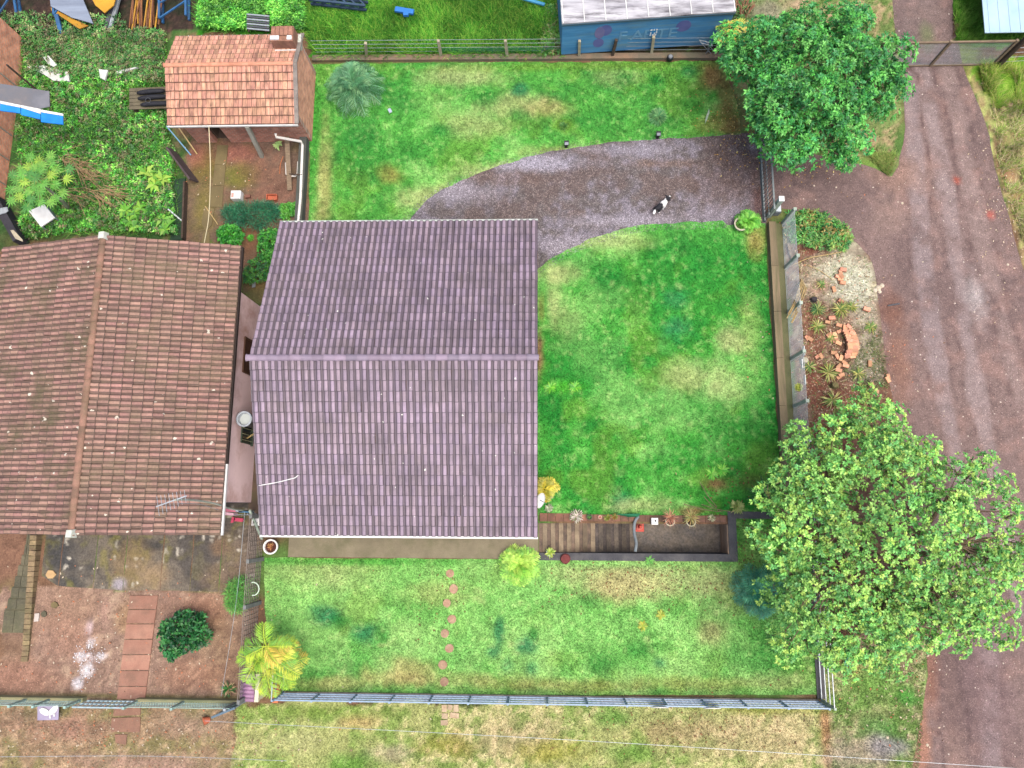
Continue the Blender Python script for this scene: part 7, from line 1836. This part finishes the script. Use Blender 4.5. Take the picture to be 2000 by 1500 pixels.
broadleaf('broad pale green leaved plant alone in the weeds', [(298, 345), (286, 338), (318, 350), (302, 360)], .48, .16, [C(150, 205, 70), C(176, 215, 86), C(120, 185, 66)], 'broadleaf_plant', .35)
broadleaf('group of broad leaved plants next to the red tiled roof', [(245, 412), (262, 416), (275, 408), (252, 432), (318, 428), (330, 440), (322, 450), (262, 444)], .42, .15, [C(120, 190, 66), C(150, 205, 76), C(96, 165, 60)], 'broadleaf_plant', .3)
broadleaf('small pale leaved seedling in front of the brick wall', [(541, 285), (546, 280)], .22, .12, [C(190, 220, 140), C(160, 205, 120)], 'seedling', .2)


# ---- unmown green: weeds, tall grass
def weeds(name, label, zones):
    parts = []
    for poly, n, h, L, wd, pal, per, up in zones:
        P = [(p.x, p.y) for p in WN(poly)]
        x, y = rand_in(P, n)
        hh = h * (.25 + 1.1 * fbm(x, y, 1.3, 4, 401)) * rng.uniform(.35, 1.0, n)
        o = np.stack([rng.normal(0, .4, n), rng.normal(0, .4, n), np.full(n, 1.0)], -1)
        tone = fbm(x, y, .7, 4, 411)
        v, f, c = rosettes(np.stack([x, y, hh], -1), o, per, L, wd, pal, up)
        c *= np.repeat(1.1 + 1.2 * sstep(.3, .7, tone), per * 4)[:, None]
        parts.append((v, f, c))
    v, f, c = join(parts)
    tag(link(name, npmesh(name, v, f, c), M_LEAF), label, 'weeds', kind='stuff')


WG = [C(84, 168, 56), C(62, 142, 48), C(112, 192, 70), C(54, 120, 46), C(136, 202, 84)]
WD = [C(72, 128, 60), C(52, 104, 52), C(100, 150, 74), C(104, 104, 74), C(130, 140, 92), C(60, 118, 54), C(120, 112, 80)]
weeds('weeds', 'rank green weeds of the wild plot around the scrap and outbuilding', [
    ([(45, 75), (325, 66), (330, 165), (250, 170), (250, 215), (330, 218), (335, 262), (345, 300), (340, 350), (350, 460), (210, 450), (130, 458), (60, 470), (50, 470), (40, 260), (52, 140)], 7600, .36, .12, .045, WG + WD, 6, .35),
    ([(45, 70), (325, 66), (325, 165), (60, 150)], 3400, .5, .11, .036, WD, 6, .4),
    ([(395, -30), (600, -30), (600, 62), (530, 55), (480, 64), (395, 62)], 3000, .5, .15, .045, WG, 6, .4),
    ([(0, 30), (250, 40), (250, 66), (0, 66)], 500, .4, .14, .05, WD, 6, .4),
    ([(1060, 20), (1095, 20), (1100, 112), (1060, 112)], 420, .4, .15, .05, WD, 6, .4),
    ([(1430, 10), (1470, 0), (1440, 110), (1415, 110)], 260, .6, .18, .05, WD, 6, .5)])
parts = []
for poly, n, h0, h1, w_, pal in (([(48, 75), (325, 66), (330, 260), (345, 300), (350, 460), (130, 458), (50, 470), (40, 260)], 22000, .12, .42, .022, WG + [C(150, 200, 90), C(120, 150, 80)]), ([(600, -60), (1095, -60), (1095, 110), (620, 110), (605, 70)], 52000, .15, .5, .035, [C(104, 190, 58), C(78, 164, 48), C(136, 208, 76), C(58, 134, 44), C(164, 208, 84)]), ([(395, -60), (610, -60), (600, 62), (395, 62)], 14000, .15, .5, .03, WG),
                                 ([(1912, 130), (2060, 118), (2060, 215), (1960, 215), (1925, 205)], 9000, .12, .45, .03, [C(160, 205, 74), C(130, 188, 60), C(196, 214, 100), C(212, 210, 130)]), ([(1935, 215), (2060, 210), (2060, 520), (1995, 470), (1950, 320)], 9000, .10, .4, .025, [C(224, 206, 152), C(190, 178, 126), C(166, 194, 94), C(150, 186, 84), C(235, 220, 176)]),
                                 ([(1862, -40), (1925, -40), (1925, 80), (1870, 82)], 5000, .08, .3, .03, [C(136, 200, 70), C(110, 180, 58), C(160, 205, 90)]), ([(1640, 730), (1720, 640), (1735, 760), (1690, 760)], 900, .06, .2, .02, [C(150, 160, 110), C(120, 140, 80)]), ([(1690, 300), (1750, 300), (1735, 345)], 1500, .08, .2, .025, [C(130, 165, 80), C(160, 165, 96)])):
    P = [(p.x, p.y) for p in WN(poly)]
    x, y = rand_in(P, n)
    if P[0][0] > 15: m = fbm(x, y, .7, 3, 431) > .42; x, y = x[m], y[m]; n = len(x)
    tone = fbm(x, y, .9, 4, 421)
    k = palette(pal, n, .22) * (.6 + .8 * sstep(.28, .72, tone))[:, None]
    parts.append(blades(x, y, k, h0, h1, w_, 1.1))
v, t_, c = join(parts)
tag(link('tall_grass', npmesh('tall_grass', v, t_, c), M_BLADE), 'tall unmown lush and straw grass outside the lawns', 'grass', kind='stuff')
# crumbled rubble and dry litter on the strip by the road
P = [(p.x, p.y) for p in WN([(1552, 480), (1600, 482), (1690, 500), (1708, 560), (1716, 660), (1730, 770), (1740, 800), (1560, 870), (1560, 600)])]
n = 3600; x, y = rand_in(P, n); k = lerp(ground_col(x, y) * rng.uniform(.5, 1.6, (n, 1)), C(205, 178, 150), (rng.random(n) < .12) * .8)
v, t_, c = pebbles(x, y, rng.uniform(.015, .05, n), k, 0.0)
x2, y2 = rand_in(P, 3000); k2 = palette([C(176, 168, 130), C(150, 150, 96), C(196, 180, 150), C(120, 150, 80), C(140, 110, 84)], 3000, .3)
v2, t2, c2 = blades(x2, y2, k2, .03, .16, .022, 1.2)
v, t_, c = join([(v, t_, c), (v2, t2, c2)])
tag(link('rubble_litter', npmesh('rubble_litter', v, t_, c), M_STONE), 'crumbled rubble and dry stems on the border strip by the road', 'rubble', kind='stuff')
# dry stalks heap in the weeds
dp = thing('stalk_heap', 'heap of dry brown stalks thrown on the weeds', 'stalk heap', W(150, 330)); m_ = MB()
for k in range(110):
    c0 = random.choice(((128, 310), (150, 325), (165, 335), (190, 375), (140, 375), (215, 372))); a = random.gauss(-.5, .5); L = random.uniform(.4, 1.1); p = W(c0[0] + random.gauss(0, 12), c0[1] + random.gauss(0, 8), random.uniform(.35, .6))
    m_.tube([(p.x, p.y, p.z), (p.x + L * math.cos(a), p.y + L * math.sin(a), p.z - random.uniform(0, .25))], [.014, .008], 4)
m_.build('stalks', mat('dry_stalk', C(186, 158, 116), C(140, 112, 82), 6, .85), dp)
sp_ = thing('stake_bundle', 'reddish dry stalk bundle behind the small yellow palm', 'stalk heap', W(1450, 30)); m_ = MB()
for k in range(22):
    a_ = W(1446 + random.uniform(-8, 8), 44 + random.uniform(-5, 5), .15); b_ = W(1450 + random.uniform(-14, 28), random.uniform(-14, 12), .8); m_.tube([a_, b_], [.024, .012], 5)
m_.build('stalks', mat('red_stalk', C(196, 140, 112), C(150, 100, 80), 6, .85), sp_)

# ------------------------------------------------------------------ dog
def make_dog():
    nodes = {'pelvis': (-.20, 0, .40, .088), 'loin': (-.06, 0, .41, .090), 'chest': (.10, 0, .39, .118), 'withers': (.18, 0, .42, .098), 'neck': (.25, .015, .47, .082), 'head': (.335, .03, .53, .092), 'brow': (.40, .04, .525, .066), 'muzzle': (.475, .05, .50, .036),
             'tail1': (-.29, .0, .41, .032), 'tail2': (-.37, -.03, .36, .046), 'tail3': (-.44, -.06, .34, .058), 'tail4': (-.49, -.08, .35, .03)}
    edges = [('pelvis', 'loin'), ('loin', 'chest'), ('chest', 'withers'), ('withers', 'neck'), ('neck', 'head'), ('head', 'brow'), ('brow', 'muzzle'), ('pelvis', 'tail1'), ('tail1', 'tail2'), ('tail2', 'tail3'), ('tail3', 'tail4')]
    for s, sg, off in (('l', 1, .05), ('r', -1, -.05)):
        nodes.update({'fs' + s: (.13 + off * .3, sg * .075, .28, .052), 'fe' + s: (.11 + off, sg * .085, .20, .036), 'fw' + s: (.13 + off * 1.6, sg * .085, .10, .026), 'fp' + s: (.16 + off * 1.8, sg * .085, .028, .032),
                      'hk' + s: (-.15 - off * .4, sg * .08, .27, .058), 'hh' + s: (-.25 - off, sg * .085, .15, .030), 'hf' + s: (-.22 - off, sg * .085, .07, .026), 'hp' + s: (-.17 - off, sg * .085, .027, .032), 'ear' + s: (.325, .03 + sg * .085, .58, .036), 'et' + s: (.30, .03 + sg * .14, .59, .018)})
        edges += [('chest', 'fs' + s), ('fs' + s, 'fe' + s), ('fe' + s, 'fw' + s), ('fw' + s, 'fp' + s), ('pelvis', 'hk' + s), ('hk' + s, 'hh' + s), ('hh' + s, 'hf' + s), ('hf' + s, 'hp' + s), ('head', 'ear' + s), ('ear' + s, 'et' + s)]
    names = list(nodes)
    me = bpy.data.meshes.new('dogskel'); me.from_pydata([nodes[k][:3] for k in names], [(names.index(a), names.index(b)) for a, b in edges], [])
    ob = bpy.data.objects.new('dogskel', me); COL.objects.link(ob)
    md = ob.modifiers.new('skin', 'SKIN'); md.use_smooth_shade = True
    for i, k in enumerate(names):
        r = nodes[k][3]; me.skin_vertices[0].data[i].radius = (r, r); me.skin_vertices[0].data[i].use_root = (k == 'pelvis')
    sb = ob.modifiers.new('sub', 'SUBSURF'); sb.levels = 2; sb.render_levels = 2
    dg = bpy.context.evaluated_depsgraph_get(); out = bpy.data.meshes.new_from_object(ob.evaluated_get(dg))
    bpy.data.objects.remove(ob)
    n = len(out.vertices); co = np.empty(n * 3, np.float32); out.vertices.foreach_get('co', co); co = co.reshape(-1, 3)
    x, y, z = co.T
    wob = (fbm(x + 3, y + z, .08, 3, 501) - .5) * .06
    white = ((x + wob > .0) & (x + wob < .235)) | (x + wob > .43) | (x + wob < -.345) | ((z < .17) & (np.abs(y) > .03)) | (np.hypot(y - .035, (x - .40) * .3) + wob * .3 < .010) & (x > .36)
    col = np.where(white[:, None], np.array(C(250, 248, 244))[None], np.array(C(38, 38, 44))[None])
    at = out.attributes.new('Col', 'FLOAT_COLOR', 'POINT'); c4 = np.ones((n, 4), np.float32); c4[:, :3] = col; at.data.foreach_set('color', c4.ravel())
    out.name = 'dog_body'
    t = thing('dog', 'black and white dog walking on the gravel driveway', 'dog', W(1289, 408))
    o = link('body', out, mat('dog_fur', attr=True, rough=.85, bump=.4, bscale=90), t)
    a_, b_ = W(1278, 416, .35), W(1304, 396, .4)
    rz_ = math.atan2(b_.y - a_.y, b_.x - a_.x)
    o.rotation_euler.z = rz_; o.scale = (.98, 1.1, .98)
    for sg in (-1, 1):
        e = MB(); e.lathe((.425, .045 + sg * .042, .55), [(0, -.008), (.008, 0), (0, .008)], 6); eo = e.build('eye', mat('dog_eye', (.01, .008, .006), rough=.2), None); eo.parent = o
    e = MB(); e.lathe((.508, .055, .502), [(0, -.014), (.015, 0), (0, .014)], 8); eo = e.build('nose', mat('dog_eye'), None); eo.parent = o


make_dog()
